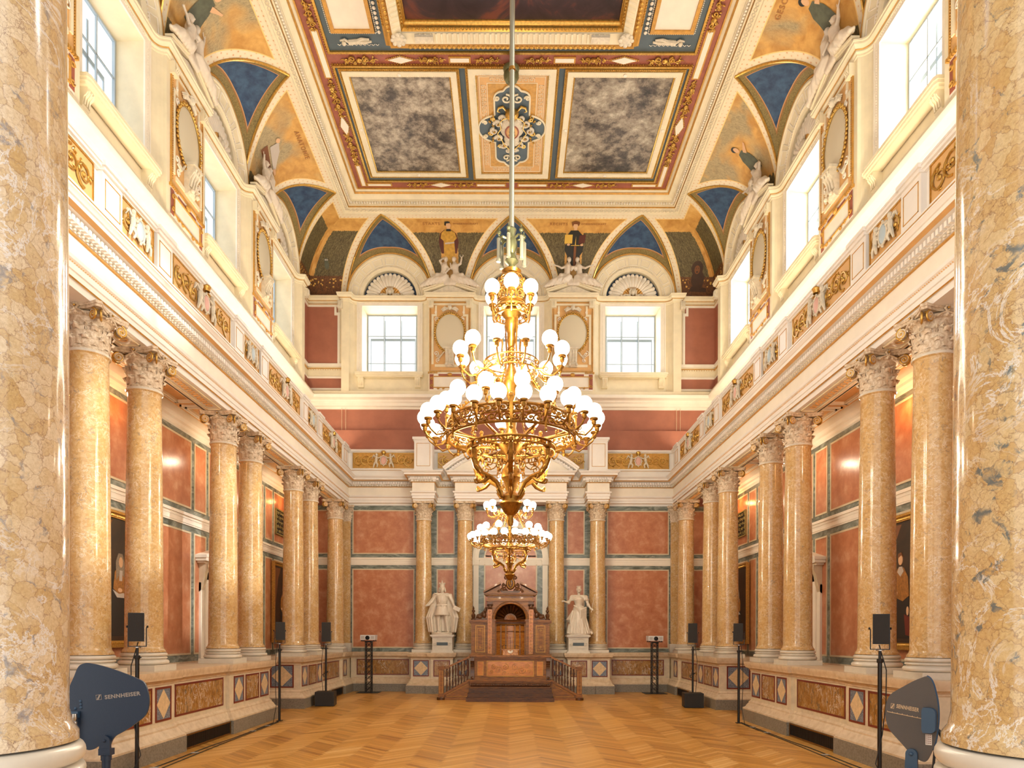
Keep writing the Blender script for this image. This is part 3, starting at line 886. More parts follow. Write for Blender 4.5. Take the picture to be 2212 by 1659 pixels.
nm_ = MB(); pts = [(-.79, 1.16)] + [(.79*math.cos(PI - PI*i/28), ZI + .79*math.sin(PI - PI*i/28)) for i in range(29)] + [(.79, 1.16)]
nm_.prism(pts, YF-.012, YF); nm_.build('niche_panel', 'terra', t)
im = MB()
for s in (-1, 1):
    a, b = sorted((s*.96, s*1.19)); im.box(a, b, YF-.11, YF, 3.84, 3.90); im.box(a-.02, b+.02, YF-.14, YF, 3.97, 4.04); im.box(a, b, YF-.12, YF, 3.90, 3.97)
im.build('impost', 'ivory', t)
li, te = MB(), MB()
li.frame(-1.16, 1.16, 4.1, 5.52, .035, YF-.012, YF-.001); te.box(-1.13, 1.13, YF-.008, YF-.001, 4.13, 5.49)
li.build('panel_border', 'line', t); te.build('terracotta_panel', 'terra', t)

# central pediment above the entablature
pd = sempty('trim_3')
YP = YF - .70
hw, zb, HA = 1.66 + .28, 6.54, math.radians(40)
RS = hw / math.sin(HA); zc0 = zb - RS * math.cos(HA); NS = 24
def seg_band(mb, r0, r1, y0, y1, ha=HA):
    for i in range(NS):
        a0, a1 = -ha + 2*ha*i/NS, -ha + 2*ha*(i+1)/NS
        q = [(r*math.sin(a), zc0 + r*math.cos(a)) for r, a in ((r0, a0), (r0, a1), (r1, a1), (r1, a0))]
        mb.prism(q, y0, y1)
m = MB(); seg_band(m, RS, RS+.05, YP-.22, YP+.3); seg_band(m, RS+.05, RS+.11, YP-.26, YP+.3); seg_band(m, RS-.10, RS-.02, YP-.06, YP+.3, HA*.98)
m.build('raking_cornice', 'white', pd)
MB().prism([(RS*.97*math.sin(-HA + 2*HA*i/NS), max(zb, zc0 + RS*.97*math.cos(-HA + 2*HA*i/NS))) for i in range(NS+1)], YP, YP+.3).build('tympanum', 'ivory', pd)
m = MB()
for i in range(44):
    a = -HA*.93 + 2*HA*.93*i/43; rr = RS - .055
    m.obox((rr*math.sin(a), YP-.07, zc0 + rr*math.cos(a)), (.045, .10, .07), Matrix.Rotation(a, 3, 'Y'))
m.build('dentils', 'white', pd, smooth=False)

# ================================================================ PARAPET with gilded relief panels
PX, PY = XF - .04, YF - .04
par = sempty('trim_4')
PP = [(-PX, Y0), (-PX, PY), (PX, PY), (PX, Y0)]
MB().sweep([(-.2, 6.54), (.06, 6.54), (.06, 6.70), (.045, 6.73), (.02, 6.75), (.02, 6.79), (-.04, 6.79), (-.04, 7.27), (.0, 7.275), (.01, 7.29), (.035, 7.30), (.04, 7.33), (.055, 7.335), (.055, 7.36), (-.2, 7.36)], PP, side=-1).build('parapet_wall', 'white', par)
MB().sweep([(.05, 6.716), (.062, 6.712), (.062, 6.722)], PP, side=-1).build('gilt_line', 'paint_gold', par)
posts = MB(); pfr = MB()
def post(mb, fb, x, y, wdt, ax, s=1, z1=7.27):
    h = wdt / 2
    if ax == 'y':
        a, b = sorted((s*(PX+.04), s*(PX-.03))); mb.box(a, b, y-h, y+h, 6.75, z1)
        a, b = sorted((s*(PX+.0), s*(PX-.06))); mb.box(a, b, y-h-.01, y+h+.01, z1, z1+.045)
        a, b = sorted((s*(PX+.0), s*(PX-.085))); mb.box(a, b, y-h-.03, y+h+.03, z1+.045, z1+.10)
        a, b = sorted((s*(PX-.028), s*(PX-.036)))
        for q in ((y-h+.05, y-h+.06, 6.83, 7.2), (y+h-.06, y+h-.05, 6.83, 7.2), (y-h+.05, y+h-.05, 6.83, 6.84), (y-h+.05, y+h-.05, 7.19, 7.2)): fb.box(a, b, *q)
for s in (-1, 1):
    for y in COLY[:6] + [20.28, 5.74]: post(posts, pfr, 0, y, .42, 'y', s)
posts.build('parapet_posts', 'white', par); pfr.build('gilt_beading', 'paint_gold', par)
for s, nm in ((-1, 'king'), (1, 'queen')):     # taller blocks over the end columns
    b = MB(); x = s*2.60
    b.box(x-.27, x+.27, YF-.72, YF-.2, 6.55, 7.50); b.box(x-.29, x+.29, YF-.74, YF-.2, 6.55, 6.62); b.box(x-.29, x+.29, YF-.74, YF-.2, 7.45, 7.49); b.box(x-.32, x+.32, YF-.77, YF-.2, 7.49, 7.56)
    o = b.build('parapet_block', 'white', par)
    MB().frame(x-.2, x+.2, 6.7, 7.38, .012, YF-.728, YF-.72).build('gilt_frame', 'paint_gold', o)

# relief panels: ground, scrollwork, two putti, shield, crown
def scroll_relief(hw, hh, seed=1, n=3, tr=.016, sides=(-1, 1)):
    rnd = random.Random(seed); mb = MB()
    for s in sides:
        for i in range(n):
            cx = s * (hw*.42 + hw*.5*(i)/max(1, n-1)) if n > 1 else s*hw*.6
            r = hh * (.80 if n > 1 else .7); sg = 1 if (i % 2) else -1
            pts = [(p[0], -.012 - .012*abs(math.sin(k*.6)), p[1]) for k, p in enumerate(spiral((cx, sg*.02), r, 1.5, sg*s*PI/2, sg*s, 20, .12))]
            k = len(pts); mb.tube(pts, [tr*(1.1-.6*j/k) for j in range(k)], 5)
            mb.ball((cx, -.02, sg*.02), (.032, .022, .032), 8, 5)
            for q in range(7):
                a = rnd.random()*2*PI; rr = r*(.45+.5*rnd.random())
                c = Vector((cx+rr*math.cos(a), -.015, sg*.02+rr*math.sin(a))); rot = Matrix.Rotation(rnd.random()*PI, 3, 'Y')
                mb.ball(c, (.036, .014, .013), 6, 4, 0, rot)
    return mb
def putto(mb, s=1):
    mb.ball((0, -.05, .155), (.038, .038, .045), 8, 6); mb.tube([(0, -.045, .12), (-.01*s, -.05, .02), (-.02*s, -.05, -.05)], [.03, .042, .036], 8)
    mb.tube([(-.02*s, -.05, -.05), (.03*s, -.07, -.12), (.01*s, -.05, -.19)], [.032, .026, .016], 6); mb.tube([(-.03*s, -.05, -.05), (-.07*s, -.06, -.12), (-.09*s, -.05, -.2)], [.032, .026, .016], 6)
    mb.tube([(0, -.05, .09), (.06*s, -.07, .06), (.11*s, -.06, .09)], [.022, .018, .012], 6); mb.tube([(-.01*s, -.05, .09), (-.06*s, -.05, .10), (-.08*s, -.04, .16)], [.022, .018, .012], 6)
    mb.tube([(-.02*s, -.02, .09), (-.09*s, -.02, .15), (-.14*s, -.02, .06)], [.02, .026, .008], 5)
M['pinkshield'] = plain('pink_shield', 'DDAEA0', 0.5); M['blueshield'] = plain('pale_blue_shield', 'B4C4CC', 0.4)
_rel = {}
def relief_panel(kind, wdt, label, loc, rz, group):
    key = (kind, round(wdt, 2))
    if key in _rel:
        return copy_tree(_rel[key], loc=loc, rz=rz, label=label, group=group)
    t = thing('relief_panel', label, 'relief', loc, rz, group)
    MB().box(-wdt/2, wdt/2, -.006, .012, -.24, .24).build('ground', 'peach' if kind != 'gold' else 'paint_gold', t)
    MB().frame(-wdt/2, wdt/2, -.24, .24, .018, -.02, 0).build('gilt_frame', 'gold', t)
    cw = .42 if kind != 'small' else .34
    for s in (-1, 1):
        if kind == 'small': sc = scroll_relief(wdt/2, .2, 3, 1, .014, (s,))
        else: sc = scroll_relief(wdt/2 - .12, .2, 5, 3 if wdt > 1.5 else 2, .016, (s,))
        sc.build('scrollwork', 'gold', t)
    if kind != 'plain':
        for s in (-1, 1):
            pm = MB(); putto(pm, -s); pm.xform(Matrix.Translation((s*cw*.5, 0, 0.0)) @ Matrix.Scale(1.1 if kind != 'small' else .95, 4)); pm.build('putto', 'offwhite', t)
        sh = MB().ball((0, -.05, -.0), (.085, .028, .125), 14, 8); sh.build('shield', 'blueshield' if kind == 'small' else 'pinkshield', t)
        r = MB()
        pts = [(.10*math.cos(a), -.05, .14*math.sin(a)) for a in [2*PI*i/20 for i in range(20)]]; r.tube(pts, .016, 6, closed=True)
        for k in range(8):
            a = 2*PI*k/8; r.ball((.12*math.cos(a), -.05, .165*math.sin(a)), (.02, .02, .02), 6, 4)
        r.build('shield_scroll', 'offwhite', t)
        if kind != 'small':
            c = MB().lathe([(.055, .19), (.06, .22), (.075, .26), (.05, .29), (.01, .30)], 12, (0, -.05, 0)); c.ball((0, -.05, .315), .016, 6, 4); c.build('crown', 'gold', t)
    _rel[key] = t
    return t
wdv = ['below the first upper window', 'between the first and second column pairs', 'between the second and third column pairs', 'near the far corner']
for sd, s in (('left', -1), ('right', 1)):
    rz = RL if s < 0 else RR
    for i, yc in enumerate((9.05, 13.0, 16.98)):
        relief_panel('small', .80, f'short gilded relief with pale blue shield on the {sd} parapet, {["nearest", "middle", "farthest"][i]} of three',
                     (s*(PX+.022), yc, 7.03), rz, f'short reliefs on the {sd} parapet')
    for i, (a, b) in enumerate(((6.02, 8.12), (9.96, 12.06), (13.92, 16.04), (17.90, 19.98))):
        relief_panel('big', 2.04, f'long gilded relief with pink shield on the {sd} parapet, {["nearest", "second nearest", "third nearest", "farthest"][i]} of four',
                     (s*(PX+.022), (a+b)/2, 7.03), rz, f'long reliefs on the {sd} parapet')
for s, sd in ((-1, 'left'), (1, 'right')):
    relief_panel('gold', 1.9, f'gold scroll relief with pink shield on the far parapet, {sd} of the pediment', (s*3.9, PY+.022, 7.03), 0, 'reliefs on the far parapet')
    relief_panel('plain', .78, f'short gold scroll relief on the far parapet, tight against the pediment on the {sd}', (s*1.85, PY+.022, 7.03), 0, 'reliefs on the far parapet')
# ================================================================ UPPER WALLS
DP, WA, WB_ = .22, .97, 1.22           # pier projection, plan of the concave flanks
ZS, ZC = 9.80, 12.20                   # window sill, top of impost cornice
OW, OZ0, OZ1 = .86, 9.82, 11.92        # window opening
def plan(cs, u0, u1, corner0, corner1):
    """plan of the upper wall from u0 to u1, y<0 towards the hall"""
    p = []
    if corner0: p += [(u0, 0), (cs[0] - 1.46, 0), (cs[0] - 1.46, -DP)]
    else: p += [(u0, -DP)]
    for i, c in enumerate(cs):
        for k in range(7):
            t = PI/2 * (1 - k/6); p.append((c - WA - (WB_-WA)*math.sin(t), -DP*(1 - math.cos(t))))
        for k in range(7):
            t = PI/2 * k/6; p.append((c + WA + (WB_-WA)*math.sin(t), -DP*(1 - math.cos(t))))
    if corner1: p += [(cs[-1] + 1.46, -DP), (cs[-1] + 1.46, 0), (u1, 0)]
    else: p += [(u1, -DP)]
    return p
def extrude_plan(mb, p, z0, z1, skip=None):
    for a, b in zip(p[:-1], p[1:]):
        if skip and any(abs((a[0]+b[0])/2 - c) < WA - .01 for c in skip) and abs(a[1]) + abs(b[1]) < 1e-6:
            c = min(skip, key=lambda q: abs(q - (a[0]+b[0])/2))
            for x0, x1 in ((a[0], c - OW), (c + OW, b[0])):
                mb.add([(x0, 0, z0), (x1, 0, z0), (x1, 0, z1), (x0, 0, z1)], [(0, 1, 2, 3)])
            continue
        mb.add([(a[0], a[1], z0), (b[0], b[1], z0), (b[0], b[1], z1), (a[0], a[1], z1)], [(0, 1, 2, 3)])
winno = [0]
LUN = {}      # shared meshes
# --- one window bay
def window_bay(side, c):
    loc, rz = wall_place(side, c)
    winno[0] += 1
    wdw = sempty(f'window_{winno[0]}'); wdw.location = loc; wdw.rotation_euler = (0, 0, rz)
    if 'win' not in LUN:
        e = MB()
        # embrasure, splayed
        a, b, yg = OW, OW - .07, .45
        for s in (-1, 1): e.add([(s*a, 0, OZ0), (s*b, yg, OZ0+.03), (s*b, yg, OZ1-.08), (s*a, 0, OZ1)], [(0, 1, 2, 3)])
        e.add([(-a, 0, OZ1), (a, 0, OZ1), (b, yg, OZ1-.08), (-b, yg, OZ1-.08)], [(0, 1, 2, 3)]); e.add([(-a, 0, OZ0), (a, 0, OZ0), (b, yg, OZ0+.03), (-b, yg, OZ0+.03)], [(0, 1, 2, 3)])
        ar = MB(); w_ = .16
        for (x0, x1, z0, z1) in ((-a-w_, -a, OZ0, OZ1+w_), (a, a+w_, OZ0, OZ1+w_), (-a, a, OZ1, OZ1+w_)): ar.box(x0, x1, -.03, 0, z0, z1)
        for (x0, x1, z0, z1) in ((-a-w_, -a-w_+.035, OZ0, OZ1+w_), (a+w_-.035, a+w_, OZ0, OZ1+w_), (-a-w_, a+w_, OZ1+w_-.035, OZ1+w_)): ar.box(x0, x1, -.05, -.03, z0, z1)
        for s in (-1, 1):
            for k in range(44): ar.ball((s*(a+w_*.52), -.034, OZ0+.03+.047*k), (.016, .012, .018), 5, 4)
        for k in range(38): ar.ball((-a+.04+.045*k, -.034, OZ1+w_*.5), (.018, .012, .016), 5, 4)
        fr = MB(); X, Z0, Z1 = b, OZ0+.03, OZ1-.08
        fr.frame(-X, X, Z0, Z1, .04, yg-.02, yg+.03)
        H = Z1 - Z0
        for s in (-1, 1): fr.box(s*X/3-.012, s*X/3+.012, yg-.012, yg+.02, Z0, Z1)
        for q in (.23, .665): fr.box(-X, X, yg-.012, yg+.02, Z0+H*q-.010, Z0+H*q+.010)
        ca = MB(); ca.frame(-X+.07, X-.07, Z0+.03, Z0+H*.63, .022, yg+.14, yg+.16); ca.box(-X+.07, X-.07, yg+.14, yg+.16, Z0+H*.63, Z0+H*.66)
        for s in (-1, 1): ca.box(s*X/3-.02, s*X/3+.02, yg+.14, yg+.16, Z0, Z1-.1)
        gl = MB().add([(-X, yg+.005, Z0), (X, yg+.005, Z0), (X, yg+.005, Z1), (-X, yg+.005, Z1)], [(0, 1, 2, 3)])
        si = MB()
        sp = [(-1.06, -.02), (-1.06, -.22), (-1.0, -.25), (1.0, -.25), (1.06, -.22), (1.06, -.02)]
        si.prism(sp, 9.745, 9.80, 'z'); si.prism([(x*.985, y*.93) for x, y in sp], 9.70, 9.745, 'z'); si.prism([(x*.96, y*.8) for x, y in sp], 9.66, 9.70, 'z')
        si.box(-OW, OW, -.02, .45, 9.79, 9.822)
        cs_ = MB()
        for s in (-1, 1):
            x = s*.88; pr = [(0, 9.66), (-.17, 9.66), (-.18, 9.60), (-.15, 9.555), (-.12, 9.53), (-.10, 9.45), (-.11, 9.41), (-.07, 9.37), (0, 9.36)]
            cs_.prism(pr, x-.085, x+.085, 'x'); 
            for q in (-.05, 0, .05): cs_.tube([(x+q, -.185, 9.62), (x+q, -.16, 9.56), (x+q, -.13, 9.53), (x+q, -.11, 9.42)], .016, 5)
        LUN['win'] = [('embrasure', e.mesh('embrasure', 'cream')), ('architrave', ar.mesh('architrave', 'ivory')), ('window_frame', fr.mesh('window_frame', 'muntin')),
                      ('outer_frame', ca.mesh('outer_frame', 'muntin')), ('glass', gl.mesh('glass', 'glass')), ('window_sill', si.mesh('window_sill', 'cream')), ('sill_consoles', cs_.mesh('sill_consoles', 'cream'))]
    for nm, me in LUN['win']:
        o = bpy.data.objects.new(nm, me); COL.objects.link(o); o.parent = wdw
# --- arched lunette over the window
RO, RI = 1.27, .83
def lunette(side, c, label):
    loc, rz = wall_place(side, c, 0, ZC)
    if 'lun' not in LUN:
        st = thing('shell_lunette', label, 'arch relief', loc, rz, 'shell lunettes over the upper windows')
        n = 40
        prof = [(RO+.03, .0), (RO+.03, -.10), (RO-.0, -.135), (RO-.035, -.135), (RO-.05, -.10), (RI+.13, -.02), (RI+.12, -.045), (RI+.08, -.05), (RI+.06, -.02), (RI+.0, .0), (RI, .16)]
        mb = MB(); vs = []
        for i in range(n+1):
            a = PI*i/n
            for r, y in prof: vs.append((r*math.cos(a), y, r*math.sin(a)))
        k = len(prof); fs = [(i*k+j, i*k+j+1, (i+1)*k+j+1, (i+1)*k+j) for i in range(n) for j in range(k-1)]
        mb.add(vs, fs); mb.build('archivolt', 'cream', st)
        # coffers on the splay
        cf = MB()
        for i in range(9):
            for (aa, bb) in ((i, 0), ):
                a0 = PI*(i+.14)/9; a1 = PI*(i+.86)/9
                ra, rb = RI+.17, RO-.09
                def P(a, r): return Vector((r*math.cos(a), -.02 - (.08)*(r-RI-.13)/(RO-.05-RI-.13) - .006, r*math.sin(a)))
                for (p_, q_) in (((a0, ra), (a1, ra)), ((a0, rb), (a1, rb))): cf.tube([P(p_[0] + (q_[0]-p_[0])*j/6, p_[1]) for j in range(7)], .013, 4)
                for a in (a0, a1): cf.tube([P(a, ra), P(a, rb)], .013, 4)
        cf.build('coffers', 'ivory', st)
        gr = MB(); gr.tube([(1.315*math.cos(PI*i/n), -.10, 1.315*math.sin(PI*i/n)) for i in range(n+1)], .035, 8); gr.build('gilt_rib', 'paint_gold', st)
        bdm = MB()
        for i in range(54):
            a = PI*(i+.5)/54; bdm.ball(((RI+.10)*math.cos(a), -.05, (RI+.10)*math.sin(a)), (.02, .014, .02), 5, 4)
        bdm.build('bead_row', 'ivory', st)
        ty = MB(); pts = [(RI*math.cos(PI*i/n), RI*math.sin(PI*i/n)) for i in range(n+1)]; ty.prism(pts, .15, .17); ty.build('tympanum', 'blue', st)
        sh = MB()
        for i in range(17):
            a = PI*(i+.5)/17; R0, R1 = .20, .70
            pts = [(R*math.cos(a), .12 - .10*math.sin(PI*min(1, (R-R0)/(R1-R0)*.95)), R*math.sin(a)) for R in [R0+(R1-R0)*j/7 for j in range(8)]]
            sh.tube(pts, [.022+.052*(j/7)**.9 for j in range(8)], 8); sh.ball((.715*math.cos(a), .06, .715*math.sin(a)), (.062, .05, .062), 8, 6)
        sh.build('scallop_shell', 'ivory', st)
        fan = MB()
        for i in range(13):
            a = PI*(i+.5)/13; fan.tube([(.1*math.cos(a), .05, .1*math.sin(a)), (.34*math.cos(a), .03, .34*math.sin(a))], [.015, .045], 6)
        fan.build('gilt_fan', 'paint_gold', st)
        hd = MB(); hd.ball((0, -.02, .17), (.075, .075, .10), 14, 10); hd.ball((0, -.085, .165), (.016, .02, .028), 8, 6)
        for s in (-1, 1):
            hd.ball((s*.03, -.08, .19), (.016, .012, .01), 6, 4); hd.tube([(s*.05, -.03, .25), (s*.10, -.03, .2), (s*.09, -.02, .12), (s*.12, -.02, .06)], [.03, .035, .03, .02], 7)
            hd.tube([(s*.08, -.02, .05), (s*.22, -.02, .09), (s*.34, -.01, .04), (s*.46, -.01, .05)], [.04, .03, .03, .015], 7)
            for q in range(3): hd.ball((s*(.17+.1*q), -.04, .07), (.04, .03, .035), 7, 5)
        for q in range(5): hd.tube([((q-2)*.03, -.02, .25), ((q-2)*.055, -.02, .33)], [.02, .01], 5)
        hd.tube([(-.55, 0, .025), (.55, 0, .025)], .025, 6)
        hd.build('mask_head', 'offwhite', st)
        LUN['lun'] = st
        return st
    return copy_tree(LUN['lun'], loc=loc, rz=rz, label=label)

# --- ornament of a pier: gilt frame, oval medallion, pediment
def pier(side, c, label):
    loc, rz = wall_place(side, c, DP)
    if 'pier' not in LUN:
        t = thing('pier_ornament', label, 'wall ornament', loc, rz, 'oval medallion piers between upper windows')
        f = MB().box(-.60, .60, -.012, .0, 9.84, 11.93); f.build('painted_field', 'peach', t)
        w_ = MB()
        w_.box(-.60, .60, -.03, -.012, 11.84, 11.90); w_.box(-.46, .46, -.035, -.012, 9.94, 10.02)
        for s in (-1, 1):
            a, b = sorted((s*.50, s*.565)); w_.box(a, b, -.035, -.012, 10.02, 11.50)
            a, b = sorted((s*.40, s*.565)); w_.box(a, b, -.035, -.012, 11.50, 11.56)
            a, b = sorted((s*.40, s*.46)); w_.box(a, b, -.035, -.012, 11.56, 11.82)
            a, b = sorted((s*.50, s*.66)); w_.box(a, b, -.10, -.0, 11.75, 11.96); 
            for q in range(3): w_.tube([(s*(.54+.04*q), -.11, 11.93), (s*(.54+.04*q), -.12, 11.84), (s*(.54+.04*q), -.08, 11.78)], .016, 5)
        w_.build('cream_fillets', 'cream', t)
        g = MB().frame(-.63, .63, 9.80, 11.95, .022, -.028, -.0)
        for s in (-1, 1):
            for k in range(46): g.ball((s*.585, -.03, 9.9+.042*k), (.012, .01, .014), 5, 4)
        g.build('gilt_beading', 'paint_gold', t)
        # flanking scroll ornament
        sc = MB()
        for s in (-1, 1):
            for (x, z, r, sg) in ((.40, 11.42, .07, 1), (.42, 10.35, .09, -1), (.36, 10.15, .07, 1), (.43, 11.62, .04, 1)):
                pts = [(p[0], -.03, p[1]) for p in spiral((s*x, z), r, 1.3, s*PI/2, sg*s, 16, .15)]; sc.tube(pts, .013, 5)
                sc.ball((s*x, -.03, z), .02, 6, 5)
        sc.build('scrollwork', 'ivory', t)
        # oval
        md = MB(); n = 36; zc, rx, rz_ = 10.99, .45, .585
        vs = [(0, -.075, zc)]; 
        for ring, yy in ((.35, -.07), (.7, -.055), (1, -.03)):
            vs += [(rx*ring*math.cos(2*PI*i/n), yy, zc+rz_*ring*math.sin(2*PI*i/n)) for i in range(n)]
        fs = [(0, 1+i, 1+(i+1) % n) for i in range(n)]
        for r in range(2): fs += [(1+r*n+i, 1+(r+1)*n+i, 1+(r+1)*n+(i+1) % n, 1+r*n+(i+1) % n) for i in range(n)]
        md.add(vs, fs); md.build('oval_medallion', 'mirror_field', t)
        gl = MB()
        for i in range(52):
            a = 2*PI*i/52; rr = 1.035 + .03*(i % 2); gl.ball((rx*rr*math.cos(a), -.05, zc+rz_*rr*math.sin(a)), (.03, .028, .034), 7, 5)
        gl.tube([(rx*.985*math.cos(2*PI*i/n), -.045, zc+rz_*.985*math.sin(2*PI*i/n)) for i in range(n)], .014, 6, closed=True)
        gl.build('garland_frame', 'gold', t)
        ch = MB(); z = 11.74
        ch.ball((0, -.09, z), (.065, .07, .075), 12, 8); ch.ball((0, -.09, z+.06), (.06, .06, .035), 10, 6)
        for s in (-1, 1):
            for q in range(4): ch.tube([(s*.05, -.06, z-.03+.01*q), (s*(.16+.02*q), -.06, z+.02-.035*q), (s*(.27-.02*q), -.04, z-.04-.025*q)], [.03, .035, .012], 6)
            ch.ball((s*.02, -.155, z+.005), (.01, .008, .008), 5, 4)
        ch.ball((0, -.165, z-.012), (.012, .014, .016), 6, 4)
        ch.build('cherub_head', 'offwhite', t)
        br = MB(); z = 10.18
        br.prism([(-.012, z+.28), (-.20, z+.28), (-.21, z+.16), (-.13, z+.05), (-.10, z-.10), (-.14, z-.18), (-.08, z-.25), (-.012, z-.25)], -.13, .13, 'x')
        br.box(-.17, .17, -.23, -.012, z+.26, z+.31)
        for x in (-.08, 0, .08): br.tube([(x, -.22, z+.22), (x, -.15, z+.04), (x, -.115, z-.10)], .022, 6)
        for s in (-1, 1):
            br.ball((s*.10, -.16, z-.20), .045, 8, 6)
            for q in range(3): br.tube([(s*.17, -.05, z+.22), (s*(.28+.03*q), -.05, z+.08-.03*q), (s*(.38+.02*q), -.03, z+.16-.03*q)], [.02, .026, .01], 6)
        br.build('scroll_bracket', 'offwhite', t)
        # panel below
        lp = MB().box(-.62, .62, -.012, 0, 9.22, 9.76); lo = lp.build('lower_panel', 'ivory', t)
        lp = MB().box(-.62, -.50, -.016, 0, 9.26, 9.72); lp.box(.50, .62, -.016, 0, 9.26, 9.72); lp.box(-.35, .35, -.016, 0, 9.66, 9.73); lp.build('red_corners', 'redpanel', t)
        l2 = MB().frame(-.52, .52, 9.30, 9.66, .022, -.035, 0)
        for s in (-1, 1):
            for (x, z, r, sg) in ((.56, 9.60, .05, 1), (.56, 9.36, .05, -1), (.36, 9.29, .04, 1), (.2, 9.27, .035, -1)):
                pts = [(p[0], -.03, p[1]) for p in spiral((s*x, z), r, 1.2, 0, sg*s, 12, .2)]; l2.tube(pts, .012, 5)
            for k in range(6): l2.box(s*(.40+.05*k)-.016, s*(.40+.05*k)+.016, -.05, 0, 9.74, 9.79)
        l2.ball((0, -.03, 9.71), (.08, .04, .05), 10, 6); l2.build('gilt_scrolls', 'paint_gold', t)
        # pediment standing on the impost cornice
        pe = MB(); hw, z0, zp = .80, ZC, 12.52
        for s in (-1, 1):
            pe.prism([(s*hw, z0), (0, zp-.05), (0, zp), (s*hw, z0+.05)], -.12, .0); pe.prism([(s*(hw+.03), z0+.05), (0, zp), (0, zp+.045), (s*(hw+.03), z0+.095)], -.15, .0)
        pe.build('pediment', 'cream', t)
        MB().prism([(-hw*.82, z0), (hw*.82, z0), (0, zp-.06)], -.06, 0.0).build('tympanum', 'offwhite', t)
        LUN['pier'] = t
        return t
    return copy_tree(LUN['pier'], loc=loc, rz=rz, label=label)
PIERZ = 12.60

CORN = [(0, 11.97), (.02, 11.98), (.02, 12.01), (.05, 12.03), (.05, 12.06), (.10, 12.10), (.115, 12.12), (.115, 12.16), (.13, 12.17), (.13, 12.20), (-.3, 12.20)]
def upper_wall(side):
    if side == 'back': cs, u0, u1, k0, k1 = BW, -XW, XW, True, True
    elif side == 'left': cs, u0, u1, k0, k1 = BAY, Y0, YB, False, True
    else: cs, u0, u1, k0, k1 = [-c for c in BAY[::-1]], -YB, -Y0, True, False
    loc, rz = wall_place(side, 0) if side == 'back' else (((-XW if side == 'left' else XW), 0, 0), RL if side == 'left' else RR)
    root = bpy.data.objects['wall_' + side]
    def B(mb, nm, mt, **kw): return mb.build(nm, mt, root, loc, rz, **kw)
    p = plan(cs, u0, u1, k0, k1)
    m = MB(); extrude_plan(m, p, 9.05, OZ0); extrude_plan(m, p, OZ0, OZ1, cs); extrude_plan(m, p, OZ1, ZC)
    B(m, 'upper_wall', 'cream', ang=.5)
    lo = MB().box(u0, u1, 0.0, .06, 6.5, 8.75); B(lo, 'red_band', 'red')
    B(MB().sweep([(0, 8.70), (.03, 8.71), (.03, 8.76), (.09, 8.79), (.09, 8.88), (.13, 8.91), (.14, 8.96), (.27, 9.0), (.29, 9.05), (.29, 9.09), (0, 9.10)], [(u0, 0), (u1, 0)], side=-1), 'base_moulding', 'ivory')
    B(MB().sweep([(0, 9.09), (.26, 9.09), (.24, 9.14), (.23, 9.2), (-.0, 9.2)], [(u0, 0), (u1, 0)], side=-1), 'base_step', 'cream')
    # sweep cornice along the plan (hall side is to the right of travel)
    B(MB().sweep(CORN, p, side=-1), 'impost_cornice', 'cream')
    B(MB().sweep([(.052, 12.058), (.066, 12.069), (.068, 12.062), (.056, 12.052)], p, side=-1), 'gilt_line', 'paint_gold')
    b_ = MB()
    for q, t_, n_ in along(p, .05, -1, .02): b_.ball((q.x, q.y, 12.02), (.014, .014, .012), 4, 3)
    B(b_, 'bead_row', 'ivory')
    # red corner fields
    ends = []
    if k0: ends.append((u0, cs[0] - 1.46))
    if k1: ends.append((cs[-1] + 1.46, u1))
    for a, b in ends:
        at0 = (a == u0)
        o0, o1 = (a, b - .03) if at0 else (a + .03, b)
        B(MB().box(a, b, -.012, 0, 9.2, 11.97), 'corner_ground', 'cream')
        fx0, fx1 = (a, b - .16) if at0 else (a + .16, b)
        r = MB().box(fx0, fx1, -.02, -.01, 10.12, 11.90); r.box(a, b, -.02, -.01, 9.36, 9.66); B(r, 'red_fields', 'red')
        f = MB()
        f.box(o0, o1, -.05, -.01, 10.02, 10.12); f.box(o0, o1, -.05, -.01, 11.88, 11.95); f.box(o0, o1, -.03, -.01, 9.30, 9.36); f.box(o0, o1, -.035, -.01, 9.66, 9.72)
        if at0: f.box(b - .16, b - .09, -.05, -.01, 10.12, 11.62); f.box(b - .26, b - .09, -.05, -.01, 11.62, 11.7); f.box(b - .26, b - .19, -.05, -.01, 11.7, 11.88)
        else: f.box(a + .09, a + .16, -.05, -.01, 10.12, 11.62); f.box(a + .09, a + .26, -.05, -.01, 11.62, 11.7); f.box(a + .19, a + .26, -.05, -.01, 11.7, 11.88)
        B(f, 'cream_frame', 'ivory')
        g = MB(); g.box(o0, o1, -.03, -.01, 9.96, 9.985); g.box(o0, o1, -.055, -.01, 11.945, 11.965)
        xs = b if at0 else a; g.box(min(xs, xs + (-.05 if at0 else .05)), max(xs, xs + (-.05 if at0 else .05)), -.03, -.012, 9.9, 11.7)
        for k in range(14):
            x = o0 + .05 + (o1 - o0 - .1) * k / 13; g.ball((x, -.03, 9.93), .013, 5, 4)
        B(g, 'gilt_fillets', 'paint_gold')
        k_ = MB(); x = (b - .03) if at0 else (a + .03)
        k_.box(x-.07, x+.07, -DP-.09, -DP+.1, 11.72, 11.96)
        for q in (-.04, 0, .04): k_.tube([(x+q, -DP-.10, 11.94), (x+q, -DP-.11, 11.84), (x+q, -DP-.06, 11.75)], .018, 5)
        B(k_, 'console', 'offwhite')
    places = [c for c in (BAY if side != 'back' else BW)]
    return places
nmw = ['nearest', 'second nearest', 'third', 'fourth', 'farthest']
